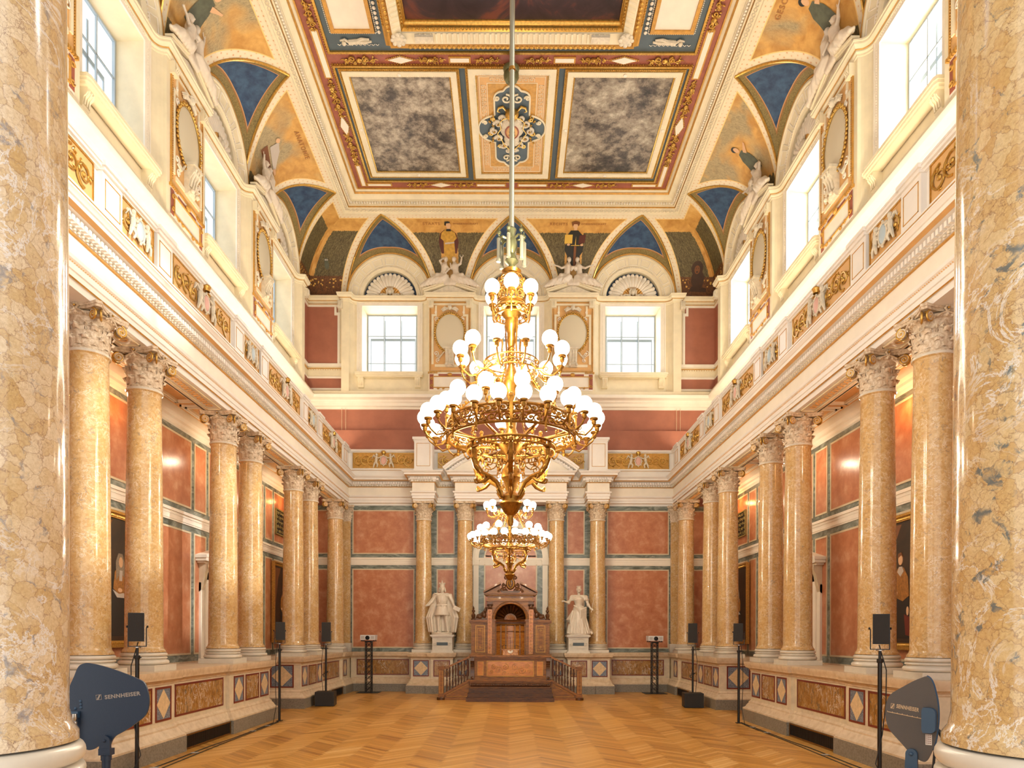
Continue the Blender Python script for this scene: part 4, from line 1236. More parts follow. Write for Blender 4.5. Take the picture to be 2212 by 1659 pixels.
for side in ('left', 'right', 'back'):
    cs = upper_wall(side)
    for i, c in enumerate(cs):
        if side != 'back' and i == 0: pass
        window_bay(side, c)
        if side == 'back': wl_ = f'scallop shell lunette with mask over the {["left", "central", "right"][i]} far end window'
        else: wl_ = f'scallop shell lunette with mask on the {side} wall, {["hidden nearest", "second", "third", "fourth", "farthest"][i]} from the camera'
        if not (side != 'back' and i == 0): lunette(side, c, wl_)
    if side == 'back':
        for x, w2 in ((-1.89, 'left'), (1.89, 'right')): pier('back', x, f'oval medallion with gilt garland and pediment on the far wall, {w2} of the central window')
    else:
        for i, y in enumerate((4.975, 8.925, 12.875, 16.825)):
            if i == 0: continue
            pier(side, y, f'oval medallion with gilt garland and pediment on the {side} wall, {["", "nearest", "middle", "farthest"][i]} of three')

# ================================================================ COVE with lunette vaults
CD, CH, WL = 1.5, 1.67, 1.33
def cove(th): return CD*(1-math.cos(th)), CH*math.sin(th)
NT = 28
S_TAB = [0.0]
for i in range(400):
    a0, a1 = PI/2*i/400, PI/2*(i+1)/400; S_TAB.append(S_TAB[-1] + math.hypot(cove(a1)[0]-cove(a0)[0], cove(a1)[1]-cove(a0)[1]))
S_ALL = S_TAB[-1]
def s_of(th): return S_TAB[min(400, max(0, int(round(th/(PI/2)*400))))]
def th_of(s):
    lo, hi = 0, 400
    while hi - lo > 1:
        m_ = (lo+hi)//2
        if S_TAB[m_] < s: lo = m_
        else: hi = m_
    return PI/2*lo/400
def cove_pt(x, s, off=0.0):
    th = th_of(s); d, h = cove(th)
    # unit normal towards the hall (down and out)
    tx, tz = CD*math.sin(th), CH*math.cos(th); L = math.hypot(tx, tz); nd, nz = tz/L, -tx/L
    return (x, -(d + nd*off), ZC + h + nz*off)
def uvmesh(name, verts, faces, uv1, uv2, mat, parent, loc, rz):
    me = bpy.data.meshes.new(name); me.from_pydata(verts, [], faces); me.materials.append(M[mat])
    for nm, arr in (('pos', uv1), ('dist', uv2)):
        l = me.uv_layers.new(name=nm); fl = []
        for f in faces:
            for v in f: fl += list(arr[v])
        l.data.foreach_set('uv', fl)
    me.polygons.foreach_set('use_smooth', [True]*len(faces)); me.update()
    o = bpy.data.objects.new(name, me); COL.objects.link(o); o.parent = parent; o.location = loc; o.rotation_euler = (0, 0, rz)
    return o
def uvnode(nt, nm):
    u = nt.nodes.new('ShaderNodeUVMap'); u.uv_map = nm; s = nt.nodes.new('ShaderNodeSeparateXYZ'); nt.links.new(u.outputs[0], s.inputs[0]); return s.outputs[0], s.outputs[1], u.outputs[0]
def step(nt, a, edge, soft=.003):
    return math_(nt, 'MULTIPLY', math_(nt, 'SUBTRACT', a, edge - soft), 1/(2*soft)) if False else math_(nt, 'GREATER_THAN', a, edge)
def lunette_mat():
    m, nt, b = newmat('lunette_vault_paint')
    u, v, _ = uvnode(nt, 'dist'); d = math_(nt, 'MINIMUM', u, v)
    co = coords(nt)
    fol = tex_noise(nt, co, 34, 3, 0.6, 1.2)
    olive = ramp(nt, fol.outputs[0], [(0.40, '6E5C30'), (0.50, '9A8850'), (0.60, '6B5A30')])
    bl = tex_noise(nt, co, 5, 6, 0.6, .3); blue = ramp(nt, bl.outputs[0], [(0.35, '20375A'), (0.65, '3B5A7C')])
    c = mixc(nt, math_(nt, 'GREATER_THAN', d, .025), 'E0AE52', olive)
    c = mixc(nt, math_(nt, 'GREATER_THAN', d, .20), c, '9A6A3C'); c = mixc(nt, math_(nt, 'GREATER_THAN', d, .225), c, 'C79A6A'); c = mixc(nt, math_(nt, 'GREATER_THAN', d, .245), c, blue)
    nt.links.new(c, b.inputs['Base Color']); b.inputs['Roughness'].default_value = .6
    return m
def spandrel_mat(name, kind):
    m, nt, b = newmat(name)
    x, s, pv = uvnode(nt, 'pos'); d, top, _ = uvnode(nt, 'dist')
    co = coords(nt)
    dd = math_(nt, 'MINIMUM', d, top)
    n1 = tex_noise(nt, co, 3.0, 6, .6, .4)
    ochre = ramp(nt, n1.outputs[0], [(.3, 'B58038'), (.6, 'D9A85C'), (.75, 'E3B970')])
    lf = nt.nodes.new('ShaderNodeMapping'); lf.inputs['Scale'].default_value = (26, 9, 1); nt.links.new(pv, lf.inputs[0])
    ln = tex_noise(nt, lf.outputs[0], 1.0, 4, .6, 2.0)
    hedge = ramp(nt, ln.outputs[0], [(.35, '40361F'), (.52, '635738'), (.62, '7C7048')])
    ax = math_(nt, 'ABSOLUTE', x)
    wob = math_(nt, 'MULTIPLY', math_(nt, 'SUBTRACT', ln.outputs[0], .5), .10)
    if kind == 'hedge':
        hm = math_(nt, 'MULTIPLY', math_(nt, 'GREATER_THAN', math_(nt, 'ADD', ax, wob), .26), math_(nt, 'LESS_THAN', math_(nt, 'ADD', s, wob), S_ALL - .66))
        paint = mixc(nt, hm, ochre, hedge)
    elif kind == 'corner':
        w_ = math_(nt, 'ADD', math_(nt, 'MULTIPLY', s, .0), .10)
        hm = math_(nt, 'MULTIPLY', math_(nt, 'GREATER_THAN', math_(nt, 'ADD', ax, wob), .12), math_(nt, 'LESS_THAN', math_(nt, 'ADD', s, wob), S_ALL - .62))
        paint = mixc(nt, hm, ochre, hedge)
        fl = nt.nodes.new('ShaderNodeTexVoronoi'); fl.inputs['Scale'].default_value = 11; nt.links.new(co, fl.inputs['Vector'])
        br = ramp(nt, ln.outputs[0], [(.35, '3A2616'), (.6, '7A4C26')])
        paint = mixc(nt, math_(nt, 'LESS_THAN', math_(nt, 'ADD', s, wob), .62), paint, br)
        fm = math_(nt, 'MULTIPLY', math_(nt, 'LESS_THAN', fl.outputs['Distance'], .32), math_(nt, 'LESS_THAN', math_(nt, 'ABSOLUTE', math_(nt, 'SUBTRACT', s, .42)), .13))
        paint = mixc(nt, fm, paint, 'D6A850')
    else:
        n2 = tex_noise(nt, co, .9, 3, .5, .3)
        paint = mixc(nt, ramp(nt, n2.outputs[0], [(.46, (0, 0, 0)), (.60, (1, 1, 1))]), ochre, ramp(nt, ln.outputs[0], [(.3, '8A7C5C'), (.6, 'B5A27A')]))
        n3 = tex_noise(nt, co, 2.2, 5, .6, .6)
        lowm = math_(nt, 'LESS_THAN', math_(nt, 'ADD', s, math_(nt, 'MULTIPLY', n3.outputs[0], .7)), .95)
        paint = mixc(nt, lowm, paint, hedge)
    orn = nt.nodes.new('ShaderNodeTexVoronoi'); orn.inputs['Scale'].default_value = 9; orn.inputs['Randomness'].default_value = .15; nt.links.new(pv, orn.inputs['Vector'])
    band = ramp(nt, orn.outputs['Distance'], [(.10, 'D9A878'), (.22, 'E9DABC'), (1, 'EDE1C8')])
    c = mixc(nt, math_(nt, 'GREATER_THAN', dd, .02), 'E0AE52', band)
    c = mixc(nt, math_(nt, 'GREATER_THAN', dd, .175), c, 'F0CE86'); c = mixc(nt, math_(nt, 'GREATER_THAN', dd, .20), c, paint)
    c = mixc(nt, math_(nt, 'LESS_THAN', s, .05), c, 'D8A856')
    nt.links.new(c, b.inputs['Base Color']); b.inputs['Roughness'].default_value = .62
    return m
M['lunvault'] = lunette_mat()
M['sp_hedge'] = spandrel_mat('hedge_fresco', 'hedge'); M['sp_corner'] = spandrel_mat('garden_corner_fresco', 'corner'); M['sp_side'] = spandrel_mat('ochre_fresco', 'side')
cv = sempty('ceiling')
def build_lunette_vault(loc, rz):
    vs, fs, u1, u2 = [], [], [], []; ns = 12; nth = 40
    for i in range(nth+1):
        th = PI*i/nth; sg = 1 if th <= PI/2 else -1; q = th if th <= PI/2 else PI - th
        A = Vector((1.29*math.cos(th), -.06, ZC + 1.29*math.sin(th)))
        d, h = cove(q); G = Vector((sg*WL*math.cos(q), -d, ZC + h))
        W = (G-A).length
        for j in range(ns+1):
            t = j/ns; P = A.lerp(G, t); P.z += .10*math.sin(PI*t)*math.sin(q)
            vs.append(P); 
            # perpendicular distance is shorter where the strip is oblique
            ob = .45 + .55*math.sin(q)
            u1.append((P.x, P.z)); u2.append((t*W, (1-t)*W*ob if W > .02 else 0))
    k = ns+1
    for i in range(nth):
        for j in range(ns): fs.append((i*k+j, i*k+j+1, (i+1)*k+j+1, (i+1)*k+j))
    o = uvmesh('lunette_vault', [tuple(v) for v in vs], fs, u1, u2, 'lunvault', cv, loc, rz)
    rb = MB(); rb2 = MB()
    for s in (-1, 1):
        pts, pts2 = [], []
        for i in range(25):
            q = PI/2*i/24; d, h = cove(q); pts.append((s*WL*math.cos(q), -d-.0, ZC+h-.01))
        rb.tube(pts, .028, 6); 
    rb.build('groin_rib', 'gold', o)
    return o
def spandrel(x0f, x1f, mid, mat, loc, rz, mitre=None):
    vs, fs, u1, u2 = [], [], [], []; nc = 20
    for i in range(NT+1):
        th = PI/2*i/NT; d, h = cove(th); s = s_of(th)
        ds = math.hypot(CD*math.sin(th), CH*math.cos(th)); dw = WL*math.sin(th); fac = ds/math.hypot(ds, dw)
        a, b = x0f(th), x1f(th)
        for j in range(nc+1):
            x = a + (b-a)*j/nc
            vs.append((x, -d, ZC+h))
            if mitre == 'l': dist = (b-x)*fac; px = x - a
            elif mitre == 'r': dist = (x-a)*fac; px = b - x
            else: dist = min(x-a, b-x)*fac; px = x-mid
            u1.append((px, s)); u2.append((dist, S_ALL - s))
    k = nc+1
    for i in range(NT):
        for j in range(nc): fs.append((i*k+j, i*k+j+1, (i+1)*k+j+1, (i+1)*k+j))
    return uvmesh('fresco_spandrel', vs, fs, u1, u2, mat, cv, loc, rz)
def cove_wall(side):
    if side == 'back': cs, u0, u1, k0, k1 = BW, -XW, XW, True, True
    elif side == 'left': cs, u0, u1, k0, k1 = BAY, Y0, YB, False, True
    else: cs, u0, u1, k0, k1 = [-c for c in BAY[::-1]], -YB, -Y0, True, False
    loc, rz = ((0, YB, 0), 0) if side == 'back' else (((-XW if side == 'left' else XW), 0, 0), RL if side == 'left' else RR)
    for c in cs:
        l2 = wall_place(side, c if side != 'right' else -c)[0]; build_lunette_vault(l2, rz)
    W = lambda th: WL*math.cos(th)
    for a, b in zip(cs[:-1], cs[1:]):
        spandrel(lambda th, a=a: a + W(th), lambda th, b=b: b - W(th), (a+b)/2, 'sp_hedge' if side == 'back' else 'sp_side', loc, rz)
    if k0: spandrel(lambda th: u0 + cove(th)[0], lambda th: cs[0] - W(th), u0, 'sp_corner', loc, rz, 'l')
    else: spandrel(lambda th: u0, lambda th: cs[0] - W(th), u0, 'sp_side', loc, rz, 'l')
    if k1: spandrel(lambda th: cs[-1] + W(th), lambda th: u1 - cove(th)[0], u1, 'sp_corner', loc, rz, 'r')
    else: spandrel(lambda th: cs[-1] + W(th), lambda th: u1, u1, 'sp_side', loc, rz, 'r')
for s_ in ('left', 'back', 'right'): cove_wall(s_)

# ================================================================ CEILING
CX_, CY_ = XW - CD, YB - CD
CPATH = [(-CX_, Y0-1.5), (-CX_, CY_), (CX_, CY_), (CX_, Y0-1.5)]
B2 = lambda mb, nm, mt, **kw: mb.build(nm, mt, cv, **kw)
B2(MB().sweep([(-.03, 13.86), (.02, 13.865), (.03, 13.88), (.03, 13.90), (.16, 13.95), (.17, 13.99), (.205, 14.0), (.205, 14.075), (.275, 14.09), (.275, 14.12), (.30, 14.135), (.36, 14.19), (.39, 14.20), (.42, 14.24), (.44, 14.245), (.47, 14.285), (.50, 14.30), (.50, 14.34)], CPATH, side=-1), 'ceiling_cornice', 'cream')
B2(MB().sweep([(.168, 13.955), (.172, 13.985), (.18, 13.985), (.176, 13.95)], CPATH, side=-1), 'gilt_line', 'paint_gold')
B2(MB().sweep([(.395, 14.196), (.425, 14.236), (.43, 14.228), (.40, 14.19)], CPATH, side=-1), 'gilt_line', 'paint_gold')
gq, dq = MB(), MB()
for p, t_, n_ in along(CPATH, .075, -1, .22):
    if p.y < 9.5: continue
    q = p + n_*.02; dq.obox((q.x, q.y, 14.045), (.04, .04, .05), Matrix.Identity(3))
for p, t_, n_ in along(CPATH, .11, -1, .10):
    if p.y < 9.5: continue
    n3 = Vector((n_.x, n_.y, 0)); t3 = Vector((t_.x, t_.y, 0)); c3 = Vector((p.x, p.y, 13.915))
    sl = (n3*.13 + Vector((0, 0, .05))).normalized()
    gq.tube([c3 + t3*.045*math.cos(a) + sl*.035*math.sin(a) for a in [2*PI*i/6 for i in range(6)]], .009, 4, closed=True)
B2(dq, 'dentils', 'ivory', smooth=False); B2(gq, 'guilloche', 'offwhite')
ZT = 14.30
FX, FY = 4.36, 19.28
B2(MB().box(-FX-.1, FX+.1, Y0-1.6, FY+.1, ZT, ZT+.1), 'red_ceiling_ground', 'redpanel')
def cframe(mb, x0, x1, y0, y1, w_, z0, z1=ZT):
    mb.box(x0, x1, y0, y0+w_, z0, z1); mb.box(x0, x1, y1-w_, y1, z0, z1); mb.box(x0, x0+w_, y0+w_, y1-w_, z0, z1); mb.box(x1-w_, x1, y0+w_, y1-w_, z0, z1)
g = MB(); cframe(g, -FX, FX, -1, FY, .03, ZT-.03); B2(g, 'gilt_border', 'paint_gold')
SX, SY0, SY1 = 3.93, 15.13, 18.90
B2(MB().box(-SX, SX, SY0, SY1, ZT-.012, ZT), 'slate_ground', 'slate')
B2(MB().box(-SX, SX, 1, 14.72, ZT-.012, ZT), 'slate_ground', 'slate')
g = MB(); cframe(g, -SX-.05, SX+.05, SY0-.05, SY1+.05, .05, ZT-.05)
cframe(g, -SX-.05, SX+.05, 1, 14.77, .05, ZT-.05)
B2(g, 'gilt_frame', 'gold')
beads = MB()
def bead_rect(mb, x0, x1, y0, y1, pitch, r, z):
    for (ax, ay, bx_, by) in ((x0, y0, x1, y0), (x0, y1, x1, y1), (x0, y0, x0, y1), (x1, y0, x1, y1)):
        L = math.hypot(bx_-ax, by-ay); k = max(2, int(L/pitch))
        for i in range(k):
            t = (i+.5)/k; mb.ball((ax+(bx_-ax)*t, ay+(by-ay)*t, z), r, 5, 4)
bead_rect(beads, -SX-.07, SX+.07, SY0-.07, SY1+.07, .06, .016, ZT-.02)
bead_rect(beads, -SX-.07, SX+.07, 12.5, 14.79, .06, .016, ZT-.02)
B2(beads, 'gilt_beads', 'gold')
def grey_paint(name, off, streak):
    m, nt, b = newmat(name)
    co = coords(nt); mp = nt.nodes.new('ShaderNodeMapping'); mp.inputs['Location'].default_value = (off, off, 0); nt.links.new(co, mp.inputs[0])
    n = tex_noise(nt, mp.outputs[0], 3.0, 12, .76, .15); n2 = tex_noise(nt, mp.outputs[0], .8, 3, .5, .3)
    v = math_(nt, 'ADD', math_(nt, 'MULTIPLY', n.outputs[0], .75), math_(nt, 'MULTIPLY', n2.outputs[0], .45))
    c = ramp(nt, v, [(.46, '2A241F'), (.54, '544A40'), (.60, '857868'), (.67, streak), (.76, 'D2C8B4')])
    nt.links.new(c, b.inputs['Base Color']); b.inputs['Roughness'].default_value = .5
    return m
M['greyA'] = grey_paint('grey_canvas_cloudy', 3.0, 'A39885'); M['greyB'] = grey_paint('grey_canvas_streaked', 11.5, 'AFA390')
M['darkcanvas'] = two_tone('dark_canvas', [(.35, '231A20'), (.55, '3A2A30'), (.66, '6B3A30')], 1.3, .4, 7, 1.0)
def ceiling_painting(x0, x1, y0, y1, mat, label, fw=(.045, .14, .03)):
    t = thing('ceiling_painting', label, 'painting', ((x0+x1)/2, (y0+y1)/2, ZT-.012))
    hx, hy = (x1-x0)/2, (y1-y0)/2
    a = MB(); a.box(-hx, hx, -hy, hy, -.015, 0); a.build('canvas', mat, t)
    def fr(e0, e1, z0, mt, nm):
        q = MB(); cframe(q, -hx-e1, hx+e1, -hy-e1, hy+e1, e1-e0, z0, 0); return q
    fr(0, .035, -.035, 0, '').build('inner_gilt_fillet', 'gold', t)
    fr(.035, .17, -.06, 0, '').build('cream_frame', 'cream', t)
    q = fr(.17, .235, -.045, 0, ''); bead_rect(q, -hx-.20, hx+.20, -hy-.20, hy+.20, .045, .017, -.05); q.build('outer_gilt_fillet', 'gold', t)
    q = MB(); bead_rect(q, -hx-.055, hx+.055, -hy-.055, hy+.055, .04, .011, -.062)
    for sx in (-1, 1): q.ball((sx*(hx+.1), 0, -.07), (.045, .045, .02), 8, 5)
    for sy in (-1, 1): q.ball((0, sy*(hy+.1), -.07), (.045, .045, .02), 8, 5)
    q.build('frame_beads', 'ivory', t)
    return t
ceiling_painting(-3.64, -1.42, 15.38, 18.52, 'greyB', 'large grey-brown canvas in gilt ceiling frame, left of the cartouche')
ceiling_painting(1.42, 3.64, 15.38, 18.52, 'greyA', 'large grey-brown canvas in gilt ceiling frame, right of the cartouche')
# ================================================================ CEILING ORNAMENT
def to_ceiling(mb, x=0, y=0, z=ZT, rot=0.0, sc=1.0):
    """take a relief built in the xz plane facing -y and lay it on the ceiling facing down"""
    mb.xform(Matrix.Translation((x, y, z)) @ Matrix.Rotation(rot, 4, 'Z') @ Matrix.Rotation(PI/2, 4, 'X') @ Matrix.Scale(sc, 4)); return mb
# central cartouche panel
t = thing('ceiling_cartouche', 'carved crowned coat of arms on slate panel between the two grey ceiling canvases', 'ceiling relief', (0, 16.95, ZT-.012), PI)
hx, hy = .80, 1.62
a = MB(); a.box(-hx, hx, -hy, hy, -.012, 0); a.build('ground', 'peach', t)
def cfr(e0, e1, z0, ex=0):
    q = MB(); cframe(q, -hx-e1, hx+e1, -hy-e1, hy+e1, e1-e0, z0, 0); return q
cfr(0, .03, -.03).build('inner_gilt_fillet', 'gold', t); cfr(.03, .19, -.055).build('cream_frame', 'cream', t)
q = cfr(.19, .25, -.045); bead_rect(q, -hx-.22, hx+.22, -hy-.22, hy+.22, .045, .017, -.05); q.build('outer_gilt_fillet', 'gold', t)
q = MB(); bead_rect(q, -hx-.05, hx+.05, -hy-.05, hy+.05, .04, .011, -.058); q.build('frame_beads', 'ivory', t)
# meander border
q = MB()
cframe(q, -hx+.04, hx-.04, -hy+.04, hy-.04, .015, -.02, -.012); cframe(q, -hx+.22, hx-.22, -hy+.22, hy-.22, .015, -.02, -.012)
def key(mb, x, y, s, ang):
    pts = [(-.05, -.05), (-.05, .05), (.04, .05), (.04, -.02), (-.005, -.02), (-.005, .02)]
    c_, s_ = math.cos(ang), math.sin(ang)
    for (x0, y0), (x1, y1) in zip(pts[:-1], pts[1:]):
        mb.box(x+min(x0, x1)-.006, x+max(x0, x1)+.006, y+min(y0, y1)-.006, y+max(y0, y1)+.006, -.02, -.012)
for i in range(24):
    yy = -hy + .22 + i*(2*hy-.44)/23
    if abs(yy) < .42 or abs(yy) > 1.35: continue
    for s in (-1, 1): key(q, s*(hx-.135), yy, 1, 0)
for i in range(8):
    xx = -hx + .34 + i*(2*hx-.68)/7
    for s in (-1, 1): key(q, xx, s*(hy-.135), 1, 0)
q.build('meander_border', 'cream', t)
# lobed slate field with cream scroll edge
pts = []
def lobe():
    P = []
    P += [(.42, -1.02)] + [(.42 + 0*k, -1.02 + .56*k/4) for k in range(1, 5)]
    P += arc(.42, 0, .42, -1.35, 1.35, 14)
    P += [(.42, .46 + .5*k/4) for k in range(0, 5)]
    P += arc(.18, 1.0, .24, 0, 1.2, 5); P += arc(0, 1.08, .28, .9, PI/2, 4)
    return P
half = [(.40, -.95)] + [(.42, -.46)] + arc(.40, 0, .43, -1.2, 1.2, 16) + [(.42, .46), (.42, .95)] + arc(.22, .98, .2, 0, PI/2, 6) + arc(0, 1.14, .2, .35, PI/2, 6)
bot = arc(.22, -.98, .2, -PI/2, 0, 6); bot2 = arc(0, -1.14, .2, -PI/2, -.35, 6)
outl = bot2 + bot + half[1:]
full = outl + [(-x, y) for x, y in outl[::-1]]
MB().box(-.56, .56, -1.38, 1.38, -.016, -.012).build('ochre_ground', 'paint_gold', t)
MB().prism([(x, y) for x, y in full], -.022, -.016, 'z').build('slate_field', 'slate', t)
q = MB(); q.tube([(x, y, -.03) for x, y in full], .022, 6, closed=True)
for s in (-1, 1):
    for (x, y, r, sg, a0) in ((.14, .96, .14, 1, PI/2), (.36, .98, .07, -1, 0), (.14, -1.0, .12, -1, -PI/2), (.66, .22, .06, 1, 0), (.66, -.22, .06, -1, 0)):
        q.tube([(p[0], p[1], -.04) for p in spiral((s*x, y), r, 1.4, a0, sg*s, 18, .15)], .02, 6)
q.build('scroll_edge', 'cream', t)
# arms
q = MB()
q.ball((0, .04, -.05), (.30, .34, .07), 20, 10); q.ball((0, -.32, -.05), (.20, .26, .06), 16, 8); q.ball((0, -.54, -.05), (.09, .16, .05), 12, 8)
for s in (-1, 1):
    for (x, y, r, sg, a0, tr) in ((.34, .22, .11, 1, 0, .034), (.44, -.02, .10, -1, PI/2, .032), (.33, -.26, .10, 1, 0, .034), (.20, -.50, .10, -1, 0, .030), (.22, .40, .09, 1, 0, .032), (.10, -.70, .06, 1, PI, .024)):
        q.tube([(p[0], p[1], -.07) for p in spiral((s*x, y), r, 1.3, a0, sg*s, 16, .2)], [tr*(1.1-.5*i/17) for i in range(17)], 7)
q.build('scrolled_shield', 'offwhite', t)
q = MB()
for s in (-1, 1):
    q.tube([(s*.02, .44, -.09), (s*.20, .42, -.10), (s*.31, .28, -.09), (s*.27, .10, -.10), (s*.36, -.08, -.09), (s*.26, -.28, -.09), (s*.20, -.46, -.09), (s*.04, -.66, -.09)], .014, 6)
    for (x, y) in ((.34, .22), (.44, -.02), (.33, -.26), (.20, -.50)): q.ball((s*x, y, -.10), .026, 8, 5)
q.build('gilt_edges', 'gold', t)
q = MB(); q.ball((0, 0, -.11), (.15, .20, .035), 20, 8); q.build('shield_face', 'peach', t)
q = MB(); q.tube([(.16*math.cos(a), .215*math.sin(a), -.115) for a in [2*PI*i/24 for i in range(24)]], .018, 6, closed=True); q.build('shield_rim', 'redpanel', t)
q = MB()
for s in (-1, 1): q.tube([(s*.03, .10, -.145), (s*.07, .05, -.145), (s*.03, 0, -.145), (s*.08, -.06, -.145), (s*.05, -.12, -.14)], .008, 5)
q.build('shield_mark', 'olive', t)
q = MB()
q.lathe([(.12, 0), (.13, .04), (.17, .14), (.13, .21), (.03, .25)], 14)
q.xform(Matrix.Translation((0, .42, -.07)) @ Matrix.Rotation(-PI/2, 4, 'X') @ Matrix.Scale(1, 4)); q.ball((0, .70, -.07), .03, 8, 6)
for s in (-1, 1):
    q.tube([(s*.13, .60, -.05), (s*.22, .74, -.05), (s*.32, .70, -.05), (s*.35, .60, -.05), (s*.29, .56, -.05)], [.02, .03, .025, .02, .008], 6)
    for k in range(9):
        a = -1.3 + .32*k; q.ball((s*(.50+.05*math.cos(k*2)), .42*math.sin(a)*1.1, -.05), (.045, .028, .03), 6, 4, 0, Matrix.Rotation(a*s, 3, 'Z'))
    for (x, y, r) in ((.52, -.12, .07), (.46, .34, .06), (.3, -.56, .06)): q.tube([(p[0], p[1], -.06) for p in spiral((s*x, y), r, 1.4, 0, s, 14, .2)], .018, 6)
q.build('crown_and_garlands', 'gold', t)

# gilt clusters and plaques on the red border
_cl = {}
def cluster(kind):
    if kind in _cl: return _cl[kind]
    rnd = random.Random(5 if kind == 'a' else 9); mb = MB()
    mb.ball((0, -.04, 0), (.07, .04, .06), 8, 6)
    for s in (-1, 1):
        for (x, z, r, sg, tr) in ((.16, .03, .085, 1, .02), (.30, -.02, .06, -1, .016), (.10, -.07, .045, 1, .014)):
            mb.tube([(p[0], -.03, p[1]) for p in spiral((s*x, z), r, 1.4, s*PI/2, sg*s, 14, .15)], tr, 5)
        for q in range(6):
            a = rnd.random()*6.3; mb.ball((s*(.08+.27*rnd.random()), -.03, .09*math.sin(a)), (.035, .02, .018), 6, 4, 0, Matrix.Rotation(a, 3, 'Y'))
        mb.tube([(s*.3, -.02, -.02), (s*.38, -.03, .03), (s*.44, -.02, -.01)], [.018, .014, .006], 5)
    if kind == 'b':
        for k in range(7):
            a = PI*(k+.5)/7; mb.tube([(0, -.03, -.02), (.10*math.cos(a), -.05, .10*math.sin(a))], [.012, .024], 5)
    _cl[kind] = to_ceiling(mb, 0, 0, 0).mesh('gilt_cluster_' + kind, 'gold'); return _cl[kind]
bt = sempty('trim_5'); 
def cl(kind, x, y, rot=0.0, sc=1.0):
    o = bpy.data.objects.new('gilt_cluster', cluster(kind)); COL.objects.link(o); o.parent = bt
    o.location = (x, y, ZT); o.rotation_euler = (0, 0, rot); o.scale = (sc,)*3
pq, pf = MB(), MB()
def plaque(x0, x1, y0, y1):
    pq.box(x0+.035, x1-.035, y0+.035, y1-.035, ZT-.03, ZT); cframe(pf, x0, x1, y0, y1, .035, ZT-.022)
def lozenge(cx, cy_, rx, ry):
    pq.prism([(cx-rx, cy_), (cx, cy_-ry), (cx+rx, cy_), (cx, cy_+ry)], ZT-.03, ZT, 'z')
    for k in range(28):
        t_ = k/28*4; i = int(t_) % 4; f = t_-int(t_); P = [(cx-rx, cy_), (cx, cy_-ry), (cx+rx, cy_), (cx, cy_+ry)]
        a, b = P[i], P[(i+1) % 4]; e = 1.16; pf.ball((cx + (a[0]+(b[0]-a[0])*f-cx)*e, cy_ + (a[1]+(b[1]-a[1])*f-cy_)*e, ZT-.015), (.022, .022, .014), 5, 4)
YM = 14.95
# transverse band
for s in (-1, 1):
    lozenge(s*2.45, YM, .27, .085); plaque(s*1.15-.24, s*1.15+.24, YM-.085, YM+.085)
    cl('a', s*3.35, YM, 0, .95); cl('b', s*1.78, YM, 0, .75); cl('a', s*.55, YM, 0, .7)
# far band
for s in (-1, 1):
    lozenge(s*1.98, 19.10, .27, .085); cl('a', s*2.62, 19.10, PI, .75); cl('a', s*1.34, 19.10, PI, .75); plaque(*sorted((s*.16, s*1.0)), 19.03, 19.17)
    plaque(*sorted((s*3.35, s*4.05)), 19.03, 19.17); plaque(*sorted((s*4.06, s*4.22)), 18.3, 19.17)
# side bands
for s in (-1, 1):
    x = s*4.14
    cl('b', x, 18.05, PI/2*s, .75); lozenge(x, 16.90, .10, .34); cl('a', x, 17.5, PI/2, .95); cl('a', x, 16.25, PI/2, .95); cl('b', x, 15.75, PI/2*s, .7)
    plaque(x-.09, x+.09, 14.2, 15.45); cl('b', x, 13.95, -PI/2*s, .8); cl('a', x, 13.3, PI/2, 1.0); cl('a', x, 12.7, PI/2, 1.0)
pq.build('cream_plaques', 'ivory', bt); pf.build('gilt_plaque_frames', 'paint_gold', bt)

# the deep frame of the great central canvas
t = thing('ceiling_painting', 'dark canvas in a very deep gilt coffered frame, cut by the top edge', 'painting', (0, 12.3, 0))
x1, ya, yb = 2.18, -1.5, 1.62
a = MB().box(-x1, x1, ya, yb, 14.25, 14.27); a.build('canvas', 'darkcanvas', t)
FR = [(0, 14.26), (0, 14.22), (.02, 14.21), (.035, 14.18), (.05, 14.17), (.05, 14.12), (.07, 14.11), (.10, 14.08), (.10, 14.05), (.26, 13.98), (.28, 13.98), (.29, 14.0), (.31, 14.0), (.33, 13.97), (.36, 13.96), (.37, 14.02), (.42, 14.06), (.44, 14.10), (.48, 14.12), (.50, 14.2), (.52, 14.3)]
path = [(-x1, ya), (-x1, yb), (x1, yb), (x1, ya)]
MB().sweep(FR[:8], path, side=1).build('inner_gilt_moulding', 'gold', t)
MB().sweep(FR[7:11], path, side=1).build('fluted_cove', 'cream', t)
MB().sweep(FR[10:], path, side=1).build('outer_gilt_moulding', 'paint_gold', t)
f1s, f2, f3 = [MB(), MB(), MB()], MB(), MB()
def run_pts(path, pitch, d):
    out = []
    for a, b in zip(path[:-1], path[1:]):
        A, B_ = Vector(a), Vector(b); t_ = (B_-A).normalized(); n = Vector((-t_.y, t_.x)); L = (B_-A).length; k = int(L/pitch)
        for i in range(k): out.append((A + t_*(i+.5)*L/k + n*d, t_, n))
    return out
for p, t_, n in run_pts(path, .11, .10):
    if abs(p.x) > x1-.25 and p.y > yb-.0: continue
    a_ = Vector((p.x, p.y, 14.045)); b_ = a_ + Vector((n.x*.15, n.y*.15, -.065))
    f1s[0 if abs(t_.x) > .5 else (1 if p.x < 0 else 2)].tube([a_, b_], .026, 6)
for p, t_, n in run_pts(path, .075, .06): f2.ball((p.x, p.y, 14.105), (.024, .024, .022), 6, 4)
for p, t_, n in run_pts(path, .10, .34): f2.ball((p.x, p.y, 13.965), (.04, .04, .026), 7, 5)
for p, t_, n in run_pts(path, .06, .46): f3.ball((p.x, p.y, 14.10), (.022, .022, .02), 5, 4)
